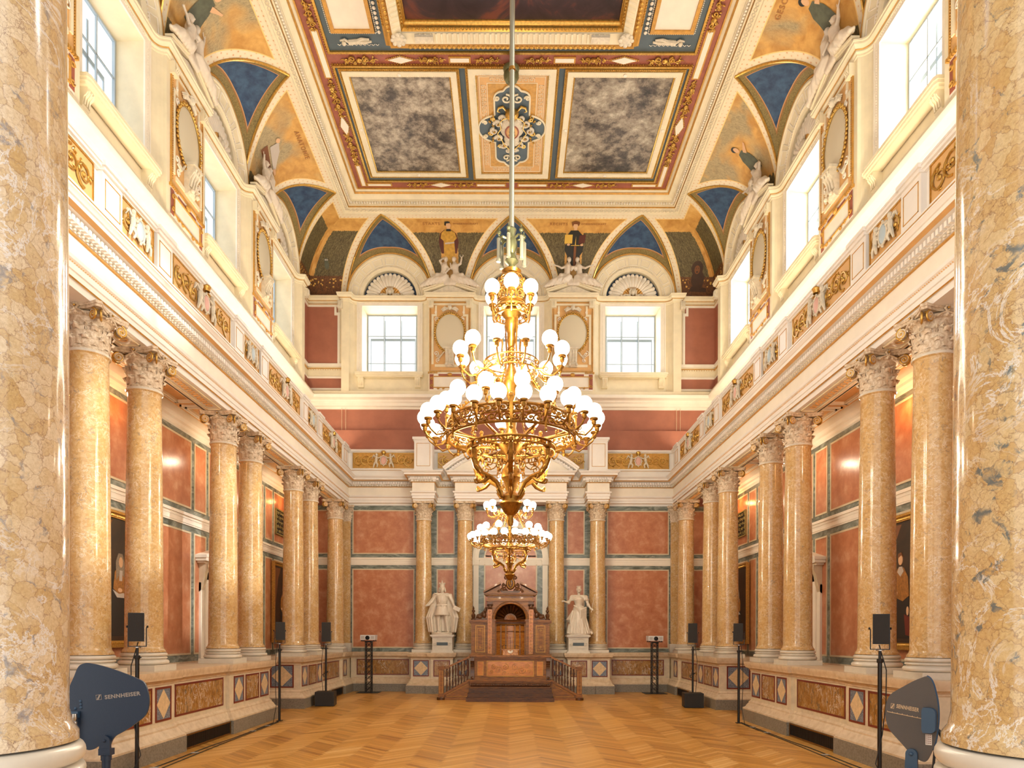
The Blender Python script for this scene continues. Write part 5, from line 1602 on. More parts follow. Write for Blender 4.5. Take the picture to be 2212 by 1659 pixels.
[f_.build('cream_flutes', 'cream', t) for f_ in f1s]; f2.build('gilt_eggs', 'gold', t); f3.build('gilt_beads', 'gold', t)
for s in (-1, 1):
    q = MB()
    q.ball((s*(x1+.17), yb+.17, 13.99), (.15, .15, .05), 14, 6)
    for k in range(8):
        a_ = 2*PI*k/8; q.ball((s*(x1+.17)+.12*math.cos(a_), yb+.17+.12*math.sin(a_), 13.965), (.05, .05, .03), 7, 5)
    q.box(s*(x1-.36)-.19, s*(x1-.36)+.19, yb+.1, yb+.25, 13.97, 14.03)
    q.build('corner_rosette', 'offwhite', t)
# side plaques next to the central frame
for s, sd in ((-1, 'left'), (1, 'right')):
    xa, xb = sorted((s*2.95, s*3.70))
    t = thing('ceiling_plaque', f'blank cream plaque with ochre border on slate ceiling field, {sd} of the dark canvas', 'plaque', ((xa+xb)/2, 12.7, ZT-.012), 0, 'blank cream ceiling plaques')
    h = (xb-xa)/2
    MB().box(-h, h, -1.5, 1.47, -.02, 0).build('cream_field', 'ivory', t)
    q = MB(); cframe(q, -h-.08, h+.08, -1.5, 1.55, .08, -.05, 0); q.build('ochre_border', 'paint_gold', t)
    q = MB(); bead_rect(q, -h-.11, h+.11, -1.5, 1.58, .045, .016, -.01); q.build('bead_border', 'ivory', t)
    p = thing('ceiling_relief', f'cream reclining putto relief below the {sd} blank ceiling plaque', 'ceiling relief', (s*3.32, 14.46, ZT-.012), 0, 'reclining putto reliefs')
    q = MB(); pts = [Vector((-.34, 0, 0)), Vector((-.2, .02, 0)), Vector((0, .0, 0)), Vector((.14, .02, 0))]
    q.tube([(x, y, -.03) for x, y, _ in pts], [.02, .035, .05, .055], 8); q.ball((.25, .03, -.04), .05, 10, 8)
    q.tube([(.12, .03, -.04), (.22, -.06, -.04), (.32, -.03, -.04)], [.028, .022, .016], 6); q.tube([(0, 0, -.03), (-.14, -.06, -.03), (-.3, -.05, -.03)], [.04, .03, .018], 6)
    q.xform(Matrix.Scale(s, 4, (1, 0, 0)))
    q.build('putto', 'offwhite', p)
    q = MB()
    for k in range(10): q.tube([(-.4+.09*k, .09, -.012), (-.36+.09*k, .12, -.012), (-.33+.09*k, .09, -.012)], .008, 4)
    q.build('vine', 'ivory', p)
# gilt & relief strip beside the central frame
q = MB()
for s in (-1, 1):
    for k in range(26): q.ball((s*2.78, 11.5+.11*k, ZT-.03), (.04, .045, .02), 6, 4)
q.build('vine_strip', 'ivory', bt)

# ================================================================ PAINTED FIGURES AND LETTERING IN THE SPANDRELS
def on_cove(mb, mat, name, parent, side, c, off=.012, s_mid=0.0, maxlen=.12):
    """mb holds a flat drawing in x (along wall) and z (arc length up the cove)"""
    me = bpy.data.meshes.new('t'); me.from_pydata([(v[0], v[2], 0) for v in mb.v], [], mb.f)
    bm = bmesh.new(); bm.from_mesh(me); bmesh.ops.triangulate(bm, faces=bm.faces)
    for _ in range(3):
        es = [e for e in bm.edges if e.calc_length() > maxlen]
        if not es: break
        bmesh.ops.subdivide_edges(bm, edges=es, cuts=1); bmesh.ops.triangulate(bm, faces=bm.faces)
    for v in bm.verts: v.co = Vector(cove_pt(v.co.x, v.co.y + s_mid, off))
    bm.to_mesh(me); bm.free(); me.name = name; me.materials.append(M[mat])
    o = bpy.data.objects.new(name, me); COL.objects.link(o); o.parent = parent
    return o
def poly(mb, pts): mb.add([(x, 0, z) for x, z in pts], [tuple(range(len(pts)))]); return mb
def ell(mb, cx, cz, rx, rz, n=18): return poly(mb, [(cx+rx*math.cos(2*PI*i/n), cz+rz*math.sin(2*PI*i/n)) for i in range(n)])
M['skin'] = plain('painted_skin', 'D9AE84', .6); M['robe_y'] = plain('painted_yellow_robe', 'D2A13E', .6, var=.2, vscale=12); M['robe_d'] = plain('painted_dark_robe', '23231F', .6)
M['robe_m'] = plain('painted_maroon', '56261C', .6); M['letter'] = plain('painted_letters', 'A8743E', .7); M['page'] = plain('painted_page', 'D9B04A', .6); M['pale'] = plain('painted_pale_cloth', 'BDB2A6', .6)
M['brownp'] = plain('painted_brown', '7A4A26', .6)
def fresco_figure(side, c, kind, label):
    loc, rz = wall_place(side, c)
    t = thing('painted_figure', label, 'fresco figure', loc, rz)
    S = S_ALL
    def oc(mb, mat, nm, off):
        if kind in ('scholar', 'jurist'): mb.v = [(v[0]*1.22, v[1], v[2]) for v in mb.v]
        return on_cove(mb, mat, nm, t, side, c, off)
    if kind in ('scholar', 'jurist'):
        yz = S - .30
        body = MB(); 
        if kind == 'scholar':
            poly(body, [(-.20, yz-.95), (-.24, yz-.75), (-.25, yz-.62), (-.20, yz-.38), (-.10, yz-.27), (.08, yz-.27), (.19, yz-.38), (.24, yz-.62), (.22, yz-.75), (.18, yz-.95)]); oc(body, 'robe_m', 'sleeves', .010)
            b2 = MB(); poly(b2, [(-.15, yz-1.35), (-.13, yz-.6), (-.20, yz-.52), (-.17, yz-.36), (-.08, yz-.27), (.07, yz-.27), (.16, yz-.36), (.20, yz-.52), (.13, yz-.6), (.15, yz-1.35)]); oc(b2, 'robe_y', 'yellow_robe', .016)
            sc_ = MB(); poly(sc_, [(-.10, yz-.69), (.13, yz-.66), (.13, yz-.62), (-.10, yz-.645)]); oc(sc_, 'pale', 'scroll', .022)
            hd = MB(); ell(hd, -.0, yz-.655, .05, .03); ell(hd, .01, yz-.11, .062, .085); poly(hd, [(-.03, yz-.28), (.05, yz-.28), (.05, yz-.16), (-.03, yz-.16)]); oc(hd, 'skin', 'head_and_hand', .020)
            cp = MB(); poly(cp, [(-.08, yz-.10), (-.07, yz+.02), (.02, yz+.04), (.07, yz+.0), (.04, yz-.03), (-.03, yz-.04), (-.05, yz-.13)]); poly(cp, [(-.05, yz-.30), (.07, yz-.30), (.06, yz-.23), (-.04, yz-.23)]); oc(cp, 'robe_d', 'cap', .026)
        else:
            poly(body, [(-.15, yz-1.35), (-.16, yz-1.0), (-.23, yz-.85), (-.22, yz-.70), (-.14, yz-.62), (-.18, yz-.42), (-.10, yz-.28), (.08, yz-.28), (.19, yz-.42), (.14, yz-.62), (.24, yz-.72), (.22, yz-.90), (.16, yz-1.0), (.17, yz-1.35)]); oc(body, 'robe_d', 'black_robe', .012)
            p1 = MB(); poly(p1, [(-.24, yz-.66), (-.05, yz-.66), (-.05, yz-.40), (-.24, yz-.40)]); oc(p1, 'page', 'yellow_book', .020)
            p2 = MB(); poly(p2, [(.10, yz-.68), (.26, yz-.64), (.27, yz-.40), (.12, yz-.42)]); oc(p2, 'robe_m', 'red_book', .020)
            sw = MB(); poly(sw, [(.02, yz-.70), (.045, yz-.70), (.035, yz-.44)]); poly(sw, [(-.08, yz-.72), (.14, yz-.72), (.14, yz-.70), (-.08, yz-.70)]); oc(sw, 'page', 'sword_hilt', .022)
            s2 = MB(); poly(s2, [(-.0, yz-1.3), (.06, yz-1.3), (.06, yz-.73), (-.0, yz-.73)]); oc(s2, 'brownp', 'scabbard', .022)
            hd = MB(); ell(hd, -.0, yz-.12, .06, .085); ell(hd, -.14, yz-.69, .04, .03); ell(hd, .19, yz-.70, .04, .03); poly(hd, [(-.03, yz-.26), (.04, yz-.26), (.05, yz-.16), (-.02, yz-.16)]); oc(hd, 'skin', 'head_and_hands', .024)
            cp = MB(); poly(cp, [(-.09, yz-.06), (-.10, yz+.02), (.0, yz+.06), (.09, yz+.04), (.10, yz-.04), (.07, yz-.13), (.04, yz-.05), (-.04, yz-.05), (-.07, yz-.14)]); oc(cp, 'brownp', 'cap', .028)
    elif kind == 'recline':
        yz = S - .75
        b = MB(); poly(b, [(-.35, yz-.35), (.25, yz-.55), (.30, yz-.48), (-.05, yz-.18), (-.30, yz-.10)]); oc(b, 'pale', 'white_drapery', .012)
        h = MB(); ell(h, -.36, yz-.10, .07, .06); poly(h, [(.22, yz-.56), (.40, yz-.60), (.40, yz-.54), (.26, yz-.48)]); oc(h, 'skin', 'head_and_feet', .018)
        d = MB(); poly(d, [(-.50, yz-.60), (.30, yz-.80), (.30, yz-.62), (-.45, yz-.38)]); oc(d, 'brownp', 'bier', .009)
    else:
        yz = S - .55
        b = MB(); poly(b, [(-.22, yz-.95), (-.20, yz-.45), (-.10, yz-.28), (.06, yz-.28), (.15, yz-.50), (.22, yz-.95)]); oc(b, 'sp_flat', 'robe', .012)
        h = MB(); ell(h, -.02, yz-.17, .065, .085); poly(h, [(.05, yz-.34), (.30, yz-.22), (.31, yz-.26), (.10, yz-.44)]); oc(h, 'skin', 'head_and_arm', .018)
        k = MB(); ell(k, -.05, yz-.12, .085, .08); oc(k, 'robe_d', 'hair', .015)
    return t
M['sp_flat'] = plain('painted_grey_green_robe', '5F6350', .6, var=.2, vscale=8)
fresco_figure('back', -1.89, 'scholar', 'painted figure in yellow robe and black cap between hedges, left of the chandelier rod')
fresco_figure('back', 1.89, 'jurist', 'painted figure in black robe with book and sword between hedges, right of the chandelier rod')
fresco_figure('left', 16.825, 'recline', 'painted pale reclining figure on ochre vault field, left side toward the far end')
fresco_figure('right', 16.825, 'stand', 'painted dark-haired robed figure on ochre vault field, right side toward the far end')
fresco_figure('left', 12.875, 'stand', 'painted robed figure on the vault field above the nearest left sculpture group')
fresco_figure('right', 12.875, 'stand', 'painted robed figure on the vault field above the nearest right sculpture group')
def cove_text(side, c, txt, size, x, smid, rot=0.0, label=''):
    mb = text_mb(txt, size, 0.004, 1.0, 'CENTER', 1.25)
    mb.xform(Matrix.Rotation(rot, 4, 'Y')); mb.xform(Matrix.Translation((x, 0, 0)))
    loc, rz = wall_place(side, c)
    o = on_cove(mb, 'letter', 'painted_inscription', None, side, c, .010, S_ALL - smid, .3)
    o.location = loc; o.rotation_euler = (0, 0, rz); tag(o, label, 'inscription')
    return o
cove_text('back', -1.89, 'STAATS', .125, -.48, .37, label='painted letters STAATS left of the yellow robed figure')
cove_text('back', -1.89, 'WISSENSCHAFT', .088, .53, .37, label='painted letters WISSENSCHAFT right of the yellow robed figure')
cove_text('back', 1.89, 'RECHTS', .125, -.50, .37, label='painted letters RECHTS left of the black robed figure')
cove_text('back', 1.89, 'WISSENSCHAFT', .088, .53, .37, label='painted letters WISSENSCHAFT right of the black robed figure')
cove_text('left', 16.825, 'ANATOMIE', .16, .10, .36, label='painted letters ANATOMIE on the left vault field')
cove_text('right', 12.875, 'GESCHICHTE', .16, .0, .36, label='painted letters GESCHICHTE on the right vault field')
# owl and lion heads in the corner gardens
def corner_beast(s):
    loc, rz = ((s*XW, YB, 0), 0)
    sd = 'left' if s < 0 else 'right'
    t = thing('painted_animal', f'painted {"owl" if s < 0 else "lion"} among dark foliage in the far {sd} vault corner', 'fresco animal', loc, rz)
    k = -s
    def oc(mb, mat, nm, off): return on_cove(mb, mat, nm, t, 'back', 0, off)
    if s < 0:
        b = MB(); ell(b, k*.66, .92, .07, .13); ell(b, k*.66, 1.05, .065, .06); oc(b, 'sp_flat', 'body', .012)
        f = MB(); ell(f, k*.64, 1.06, .022, .022); ell(f, k*.69, 1.06, .022, .022); oc(f, 'pale', 'face', .018)
    else:
        b = MB(); ell(b, k*.62, .85, .18, .22); ell(b, k*.58, .55, .20, .28); poly(b, [(k*.85, .20), (k*.30, .18), (k*.30, .30), (k*.75, .36)]); oc(b, 'lionp', 'mane_and_body', .012)
        f = MB(); ell(f, k*.62, .82, .085, .12); oc(f, 'brownp', 'face', .018)
        e = MB(); ell(e, k*.585, .86, .014, .010); ell(e, k*.655, .86, .014, .010); ell(e, k*.62, .76, .03, .02); oc(e, 'robe_d', 'eyes_and_nose', .024)
M['lionp'] = plain('painted_mane', '4C3322', .6, var=.2)
corner_beast(-1); corner_beast(1)
# ================================================================ CHANDELIERS
GR = .076
def make_chandelier(label):
    t = thing('chandelier', label, 'chandelier')
    def Bd(mb, nm, mt='brass', **kw): return mb.build(nm, mt, t, **kw)
    rad = lambda a: Vector((math.cos(a), math.sin(a), 0))
    def pt(a, r, z): return (r*math.cos(a), r*math.sin(a), z)
    # rod, rose, hooks
    Bd(MB().lathe([(.0, 5.78), (.026, 5.78), (.026, 14.2)], 12), 'suspension_tube', 'steel')
    k = MB()
    for z in (7.4, 9.6, 11.8, 13.6): k.lathe([(.026, z-.02), (.034, z-.012), (.034, z+.012), (.026, z+.02)], 12)
    Bd(k, 'tube_coupling', 'brass')
    Bd(MB().lathe([(.03, 13.78), (.05, 13.79), (.06, 13.84), (.13, 13.87), (.165, 13.94), (.17, 14.0), (.14, 14.05), (.17, 14.09), (.18, 14.14), (.08, 14.2), (.03, 14.28)], 24), 'ceiling_rose', 'bronze_green')
    # upper hub with hanging tubes
    m = MB(); m.lathe([(.03, 5.80), (.05, 5.78), (.035, 5.72), (.055, 5.66), (.06, 5.60), (.03, 5.54), (.05, 5.50), (.07, 5.46), (.03, 5.42), (.05, 5.38)], 14)
    for i in range(6):
        a = 2*PI*i/6 + .3
        m.tube([pt(a, .03, 5.68), pt(a, .09, 5.70), pt(a, .135, 5.68), pt(a, .15, 5.66)], .011, 6); m.ball(pt(a, .13, 5.73), .022, 8, 6); m.tube([pt(a, .13, 5.7), pt(a, .13, 5.78)], .007, 5)
    Bd(m, 'upper_hub', 'bronze_green')
    for i in range(6):
        a = 2*PI*i/6 + .3; m = MB().tube([pt(a, .135, 5.67), pt(a, .135, 5.45)], .019, 8); m.tube([pt(a, .135, 5.46), pt(a, .135, 5.435)], .023, 8); Bd(m, 'hanging_tube', 'steel')
    # filigree crown
    m = MB(); m.lathe([(.03, 5.40), (.06, 5.385), (.10, 5.36), (.09, 5.33), (.05, 5.31)], 16)
    for i in range(10):
        a = 2*PI*i/10; m.tube([pt(a, .05, 5.33), pt(a, .11, 5.30), pt(a, .14, 5.22), pt(a, .145, 5.12), pt(a, .13, 5.04)], .008, 5)
        for (z, r, q) in ((5.25, .030, .135), (5.17, .026, .145), (5.09, .028, .14)):
            cc = rad(a + PI/10)*q + Vector((0, 0, z)); tg = Vector((-math.sin(a+PI/10), math.cos(a+PI/10), 0))
            m.tube([cc + tg*r*math.cos(th) + Vector((0, 0, r*math.sin(th))) for th in [2*PI*j/9 for j in range(9)]], .006, 4, closed=True)
    for z, r, tr in ((5.04, .135, .012), (5.13, .147, .009), (5.22, .143, .006), (5.30, .11, .006)): m.tube([pt(2*PI*j/28, r, z) for j in range(28)], tr, 6, closed=True)
    m.lathe([(.02, 5.02), (.10, 5.0), (.12, 5.03), (.13, 5.035)], 20)
    Bd(m, 'filigree_crown')
    # central shaft
    m = MB(); m.lathe([(.03, 5.05), (.06, 4.98), (.10, 4.93), (.06, 4.88), (.07, 4.80), (.04, 4.74), (.045, 4.66), (.03, 4.60), (.028, 4.42), (.05, 4.36), (.07, 4.28), (.085, 4.20), (.05, 4.12), (.03, 4.06), (.035, 3.92), (.06, 3.86), (.05, 3.78), (.08, 3.70), (.12, 3.64), (.14, 3.60), (.10, 3.56), (.05, 3.50), (.045, 3.42),
                       (.09, 3.36), (.10, 3.28), (.06, 3.22), (.05, 3.14), (.09, 3.09), (.085, 3.045), (.115, 3.035), (.118, 3.02), (.10, 2.99), (.075, 2.94), (.05, 2.915), (.03, 2.90), (.026, 2.87), (.03, 2.84), (.022, 2.80), (.0, 2.795)], 20)
    for i in range(3):
        a0 = 2*PI*i/3; m.tube([pt(a0 + .9*j, .034, 4.42 + .012*j) for j in range(16)], .008, 4)
    Bd(m, 'central_shaft')
    # openwork bands
    def band(r, z0, z1, nsc, nm, tr=.009, scr=1.0):
        b = MB(); 
        for z in (z0, z1): b.tube([pt(2*PI*j/60, r, z) for j in range(60)], tr*1.3, 6, closed=True)
        b.tube([pt(2*PI*j/60, r+.006, (z0+z1)/2) for j in range(60)], tr*.8, 5, closed=True)
        hh = (z1-z0)/4*.92
        for i in range(nsc):
            for lv in (0, 1):
                a = 2*PI*(i+.5*lv)/nsc; zc = z0 + (z1-z0)*(.25+.5*lv); tg = Vector((-math.sin(a), math.cos(a), 0)); cc = rad(a)*r + Vector((0, 0, zc))
                b.tube([cc + tg*(1.3*p[0]) + Vector((0, 0, p[1])) for p in spiral((0, 0), hh, 1.4, PI/2*(1 if (i % 2) else -1), 1 if (i+lv) % 2 else -1, 12, .15)], tr*.75, 4)
                b.ball(cc + rad(a)*.004, tr*1.5, 6, 4)
        return Bd(b, nm)
    band(.63, 3.66, 3.83, 54, 'openwork_ring', .011); band(.27, 4.34, 4.44, 18, 'openwork_gallery', .006); band(.17, 4.90, 4.98, 12, 'upper_gallery', .006)
    m = MB()
    for k_ in range(12):
        a = 2*PI*k_/12; q = rad(a)*.645
        m.tube([q + Vector((0, 0, 3.62)), q + Vector((0, 0, 3.90))], [.012, .020], 6); m.ball(q + Vector((0, 0, 3.90)), .024, 8, 6); m.ball(q + Vector((0, 0, 3.6)), .018, 8, 5)
    Bd(m, 'ring_post')
    # spokes
    m = MB()
    for k_ in range(8):
        a = 2*PI*(k_+.5)/8; m.tube([pt(a, .12, 3.60), pt(a, .63, 3.66)], [.018, .013], 8); m.ball(pt(a, .17, 3.605), .028, 8, 6); m.ball(pt(a, .21, 3.61), .022, 8, 6)
    Bd(m, 'spokes')
    # basket hoop and scroll arms
    m = MB(); m.tube([pt(2*PI*j/60, .44, 3.59) for j in range(60)], .013, 8, closed=True); m.tube([pt(2*PI*j/60, .44, 3.535) for j in range(60)], .008, 6, closed=True)
    for j in range(72): m.tube([pt(2*PI*j/72, .44, 3.535), pt(2*PI*j/72, .44, 3.59)], .006, 4)
    Bd(m, 'basket_hoop')
    for k_ in range(6):
        a = 2*PI*k_/6 + PI/6
        m = MB(); P = [(.10, 3.10), (.16, 3.22), (.24, 3.27), (.33, 3.29), (.39, 3.35), (.42, 3.43), (.40, 3.50), (.36, 3.53), (.33, 3.49), (.345, 3.455)]
        m.tube([pt(a, r, z) for r, z in P], [.022, .022, .024, .028, .032, .030, .024, .018, .014, .010], 8)
        m.tube([pt(a, r, z) for r, z in [(.24, 3.27), (.30, 3.22), (.36, 3.20), (.40, 3.235), (.41, 3.22), (.40, 3.19), (.375, 3.19)]], [.018, .02, .018, .012, .01, .01, .012], 7)
        for (r, z, s_, rr) in ((.38, 3.34, .045, .016), (.41, 3.42, .04, .014), (.35, 3.30, .04, .014), (.30, 3.255, .03, .014)):
            for d_ in (-1, 1):
                tg = Vector((-math.sin(a), math.cos(a), 0)); c0 = Vector(pt(a, r, z)); m.tube([c0, c0 + tg*d_*s_*.6 + rad(a)*.02 + Vector((0, 0, .02)), c0 + tg*d_*s_ + rad(a)*.01 + Vector((0, 0, -.01))], [rr, rr*.8, .004], 5)
        Bd(m, 'scroll_arm')
        # winged head on the hoop
        w_ = MB(); c0 = Vector(pt(a, .42, 3.55)); w_.ball(c0 + rad(a)*.02, (.026, .026, .034), 8, 6); w_.tube([c0 + Vector((0, 0, -.03)), Vector(pt(a, .42, 3.44))], [.026, .020], 7)
        tg = Vector((-math.sin(a), math.cos(a), 0))
        for d_ in (-1, 1): w_.tube([c0 + Vector((0, 0, -.02)), c0 + tg*d_*.06 + Vector((0, 0, .01)) - rad(a)*.02, c0 + tg*d_*.11 + Vector((0, 0, .055)) - rad(a)*.03], [.016, .020, .003], 5)
        Bd(w_, 'winged_figure', 'brass')
        fs = MB()
        a2 = a + PI/6
        for (r, z, q, sg) in ((.22, 3.44, .085, 1), (.25, 3.36, .05, -1)):
            tg2 = rad(a2); cc = rad(a2)*r + Vector((0, 0, z)); fs.tube([cc + tg2*p[0] + Vector((0, 0, p[1])) for p in spiral((0, 0), q, 1.6, PI, sg, 22, .1)], .006, 5)
        fs.ball(rad(a2)*.24 + Vector((0, 0, 3.42)), (.022, .022, .02), 7, 5)
        Bd(fs, 'filigree_scroll')
        lf = MB()
        lf.tube([pt(a, .07, 3.06), pt(a, .12, 3.09), pt(a, .155, 3.14), pt(a, .14, 3.185), pt(a, .11, 3.17), pt(a, .12, 3.14)], [.010, .012, .012, .010, .008, .006], 6); Bd(lf, 'lower_scroll')
    # chains / stays
    for k_ in range(6):
        a = 2*PI*k_/6 + .26
        m = MB(); m.tube([pt(a, .60, 3.86), pt(a, .42, 4.02), pt(a, .27, 4.24), pt(a, .22, 4.36)], .008, 5)
        for j in range(14): f = j/13; m.ball(Vector(pt(a, .60, 3.86)).lerp(Vector(pt(a, .25, 4.30)), f) + Vector((0, 0, -.03*math.sin(PI*f))), .014, 5, 4)
        Bd(m, 'beaded_stay')
    m = MB()
    for k_ in range(4):
        a = 2*PI*k_/4 + .5; m.tube([pt(a, .12, 4.36), pt(a, .10, 4.60), pt(a, .13, 4.86)], .009, 6)
        m.tube([pt(a, .04, 4.30), pt(a, .16, 4.28), pt(a, .27, 4.34)], .010, 6)
    Bd(m, 'gallery_stays')
    # lamp arms
    def arm_mesh(r0, z0, dr, zs, nm, drop=.07):
        m = MB(); P = [(0, 0, 0), (dr*.30, 0, -drop*.8), (dr*.62, 0, -drop), (dr*.90, 0, -drop*.45), (dr, 0, zs*.4), (dr, 0, zs)]
        m.tube(P, [.009, .010, .010, .009, .008, .008], 6)
        m.lathe([(.008, zs-.01), (.020, zs), (.024, zs+.02), (.022, zs+.04), (.038, zs+.045), (.042, zs+.06), (.036, zs+.065)], 12, (dr, 0, 0))
        m.tube([(p[0], 0, p[1]) for p in spiral((dr*.35, -drop*.2), .035, 1.2, -PI/2, -1, 12, .2)], .006, 5)
        return m.mesh(nm, 'brass')
    gm = MB().ball((0, 0, 0), GR, 20, 14).mesh('globe', 'globe')
    def ring(n, r0, z0, dr, zs, ph, drop=.07):
        me = arm_mesh(r0, z0, dr, zs, 'lamp_arm', drop)
        for i in range(n):
            a = 2*PI*i/n + ph
            o = bpy.data.objects.new('lamp_arm', me); COL.objects.link(o); o.parent = t; o.location = pt(a, r0, z0); o.rotation_euler = (0, 0, a)
            g = bpy.data.objects.new('glass_globe', gm); COL.objects.link(g); g.parent = o; g.location = (dr, 0, zs + .06 + GR*.93)
    ring(24, .64, 3.72, .22, .0, PI/24, .09)     # outer lower ring
    ring(12, .63, 3.86, .02, .05, PI/12*.6, .0)  # upper row on the band
    ring(12, .27, 4.36, .25, .04, PI/12, .09)    # middle tier
    ring(6, .15, 4.96, .07, .06, -PI/2 + PI, .08) # top tier
    return t
ch1 = make_chandelier('huge tiered brass chandelier with lit white globes, nearer to the camera'); ch1.location = (.0, 6.88, 0)
ch2 = copy_tree(ch1, loc=(-.02, 15.0, 0), label='second brass globe chandelier hanging farther off, above the wooden lectern')
ch1['group'] = ch2['group'] = 'globe chandeliers'
for cx, cyy in ((0, 6.88), (0, 15.0)):
    for z, e in ((3.30, 30), (4.15, 50), (4.75, 50), (5.25, 50)):
        for k_ in range(2):
            a = k_*PI + z
            lamp('globe_glow', 'POINT', (cx + .5*math.cos(a), cyy + .5*math.sin(a), z + .05), e, (1.0, .87, .66), .05)

# ================================================================ SCULPTURE
FAT = [1.0]
def cap(mb, pts, rs, n=8):
    rs = [r*FAT[0] for r in rs]
    mb.tube(pts, rs, n); 
    for p, r in zip(pts, rs): mb.ball(p, r*1.0, 10, 7)
def group_fig(mb, s, v):
    """reclining figure leaning on the right/left rake; local to the pier top, y<0 towards hall"""
    P = lambda x, y, z: (s*x, y - .12, z)
    cap(mb, [P(.20, 0, .30), P(.18, -.02, .44), P(.16, -.02, .56), P(.15, 0, .64)], [.085, .07, .085, .06])
    cap(mb, [P(.14, 0, .66), P(.13, 0, .72)], [.032, .032]); mb.ball(P(.12, -.01, .80), (.062, .066, .08), 12, 9); mb.ball(P(.13, .02, .825), (.072, .072, .06), 10, 8); mb.ball(P(.11, -.08, .79), (.012, .018, .02), 6, 5)
    cap(mb, [P(.20, 0, .28), P(.38, -.08, .27), P(.46, -.07, .14)], [.075, .058, .045]); cap(mb, [P(.46, -.07, .14), P(.62, -.03, .06), P(.72, -.02, .03)], [.042, .032, .022])
    cap(mb, [P(.22, .03, .26), P(.42, .02, .20), P(.62, 0, .10), P(.82, 0, -.02), P(.9, -.02, -.03)], [.075, .058, .042, .03, .022])
    if v == 0:
        cap(mb, [P(.22, 0, .60), P(.33, -.02, .66), P(.36, -.04, .80)], [.036, .030, .022]); mb.ball(P(.36, -.04, .84), .028, 8, 6)
        mb.tube([P(.36+.05*math.cos(a), -.04, .90+.05*math.sin(a)) for a in [2*PI*i/12 for i in range(12)]], .016, 6, closed=True)
        cap(mb, [P(.10, 0, .60), P(.04, -.03, .50), P(.02, -.02, .66)], [.036, .028, .022])
    elif v == 1:
        cap(mb, [P(.22, 0, .60), P(.30, -.02, .74), P(.20, 0, .84)], [.036, .030, .022])
        cap(mb, [P(.10, 0, .58), P(.02, -.05, .48), P(.10, -.10, .36)], [.036, .028, .022])
    else:
        cap(mb, [P(.22, -.02, .58), P(.36, -.08, .50), P(.50, -.10, .56)], [.036, .028, .020]); mb.tube([P(.45, -.1, .53), P(.62, -.1, .60)], [.02, .03], 6)
        cap(mb, [P(.10, 0, .60), P(.02, -.06, .52), P(.06, -.10, .42)], [.036, .028, .022]); mb.ball(P(.03, -.1, .5), (.07, .05, .06), 8, 6)
    # drapery
    for k_ in range(7): cap(mb, [P(.08+.05*k_, -.02-.05*(k_ % 2), .27), P(.20+.085*k_, -.04-.06*(k_ % 2), .17-.015*k_), P(.30+.09*k_, -.06, .08-.018*k_)], [.045, .055, .04])
    for k_ in range(3): cap(mb, [P(.05+.04*k_, .03, .20), P(.02+.06*k_, .0, .06)], [.05, .045])
_grp = {}
def sculpture(side, c, kind, label):
    loc, rz = wall_place(side, c, DP - .0)
    loc = (loc[0], loc[1], PIERZ - .20)
    if kind not in _grp:
        t = thing('sculpture_group', label, 'sculpture', loc, rz, 'reclining sculpture pairs on the pediments')
        FAT[0] = 1.3
        for s, v in ((-1, kind[0]), (1, kind[1])):
            mb = MB(); group_fig(mb, s, v); remesh_obj(mb, 'reclining_figure', 'statue', .015, 2, t)
        FAT[0] = 1.0; _grp[kind] = t; return
    copy_tree(_grp[kind], loc=loc, rz=rz, label=label)
sculpture('back', -1.89, (1, 0), 'white reclining pair over the left far-end medallion, one lifting a wreath')
sculpture('back', 1.89, (2, 2), 'white reclining pair over the right far-end medallion, one pouring a jug')
for i, y in enumerate((8.925, 12.875, 16.825)):
    w2 = ['nearest', 'middle', 'farthest'][i]
    if i == 0: continue
    sculpture('left', y, ((1, 2), (2, 0), (0, 1))[i], f'white reclining figures on the left wall pediment, {"nearer" if i == 1 else "farther"} pair')
    sculpture('right', y, ((0, 2), (1, 0), (2, 1))[i], f'white reclining figures on the right wall pediment, {"nearer" if i == 1 else "farther"} pair')

def face(mb, c, k=1.0):
    x, y, z = c
    mb.ball((x, y, z), (.062*k, .070*k, .085*k), 16, 12); mb.tube([(x, y-.060*k, z+.032*k), (x, y-.082*k, z-.008*k)], [.007*k, .012*k], 6)
    mb.ball((x, y-.058*k, z-.052*k), (.026*k, .02*k, .018*k), 8, 6); mb.ball((x, y-.064*k, z-.034*k), (.018*k, .010*k, .006*k), 8, 5)
    for s in (-1, 1): mb.ball((x+s*.024*k, y-.058*k, z+.014*k), (.012*k, .009*k, .008*k), 8, 6); mb.ball((x+s*.036*k, y-.038*k, z-.012*k), (.02*k, .02*k, .022*k), 8, 6)
    for s in (-1, 1): mb.ball((x+s*.026*k, y-.058*k, z+.038*k), (.020*k, .010*k, .005*k), 7, 5); mb.ball((x+s*.063*k, y, z), (.010*k, .018*k, .022*k), 6, 5)
def hand(mb, c, d, k=1.0):
    """small closed hand: palm, four bent fingers, thumb"""
    c, d = Vector(c), Vector(d).normalized(); sd = d.cross(Vector((0, -1, 0))); sd = sd.normalized() if sd.length > .1 else Vector((1, 0, 0))
    mb.ball(c, (.026*k, .020*k, .026*k), 8, 6)
    for i in range(4):
        o = sd*(i-1.5)*.013*k; L = (.05, .058, .054, .042)[i]*k
        mb.tube([c+o, c+o+d*L*.6+Vector((0, -.012, 0))*k, c+o+d*L*.85+Vector((0, -.03, -.01))*k], [.0085*k, .008*k, .006*k], 6)
    mb.tube([c-sd*.02*k, c-sd*.038*k+d*.02*k+Vector((0, -.015, 0))*k], [.010*k, .007*k], 6)
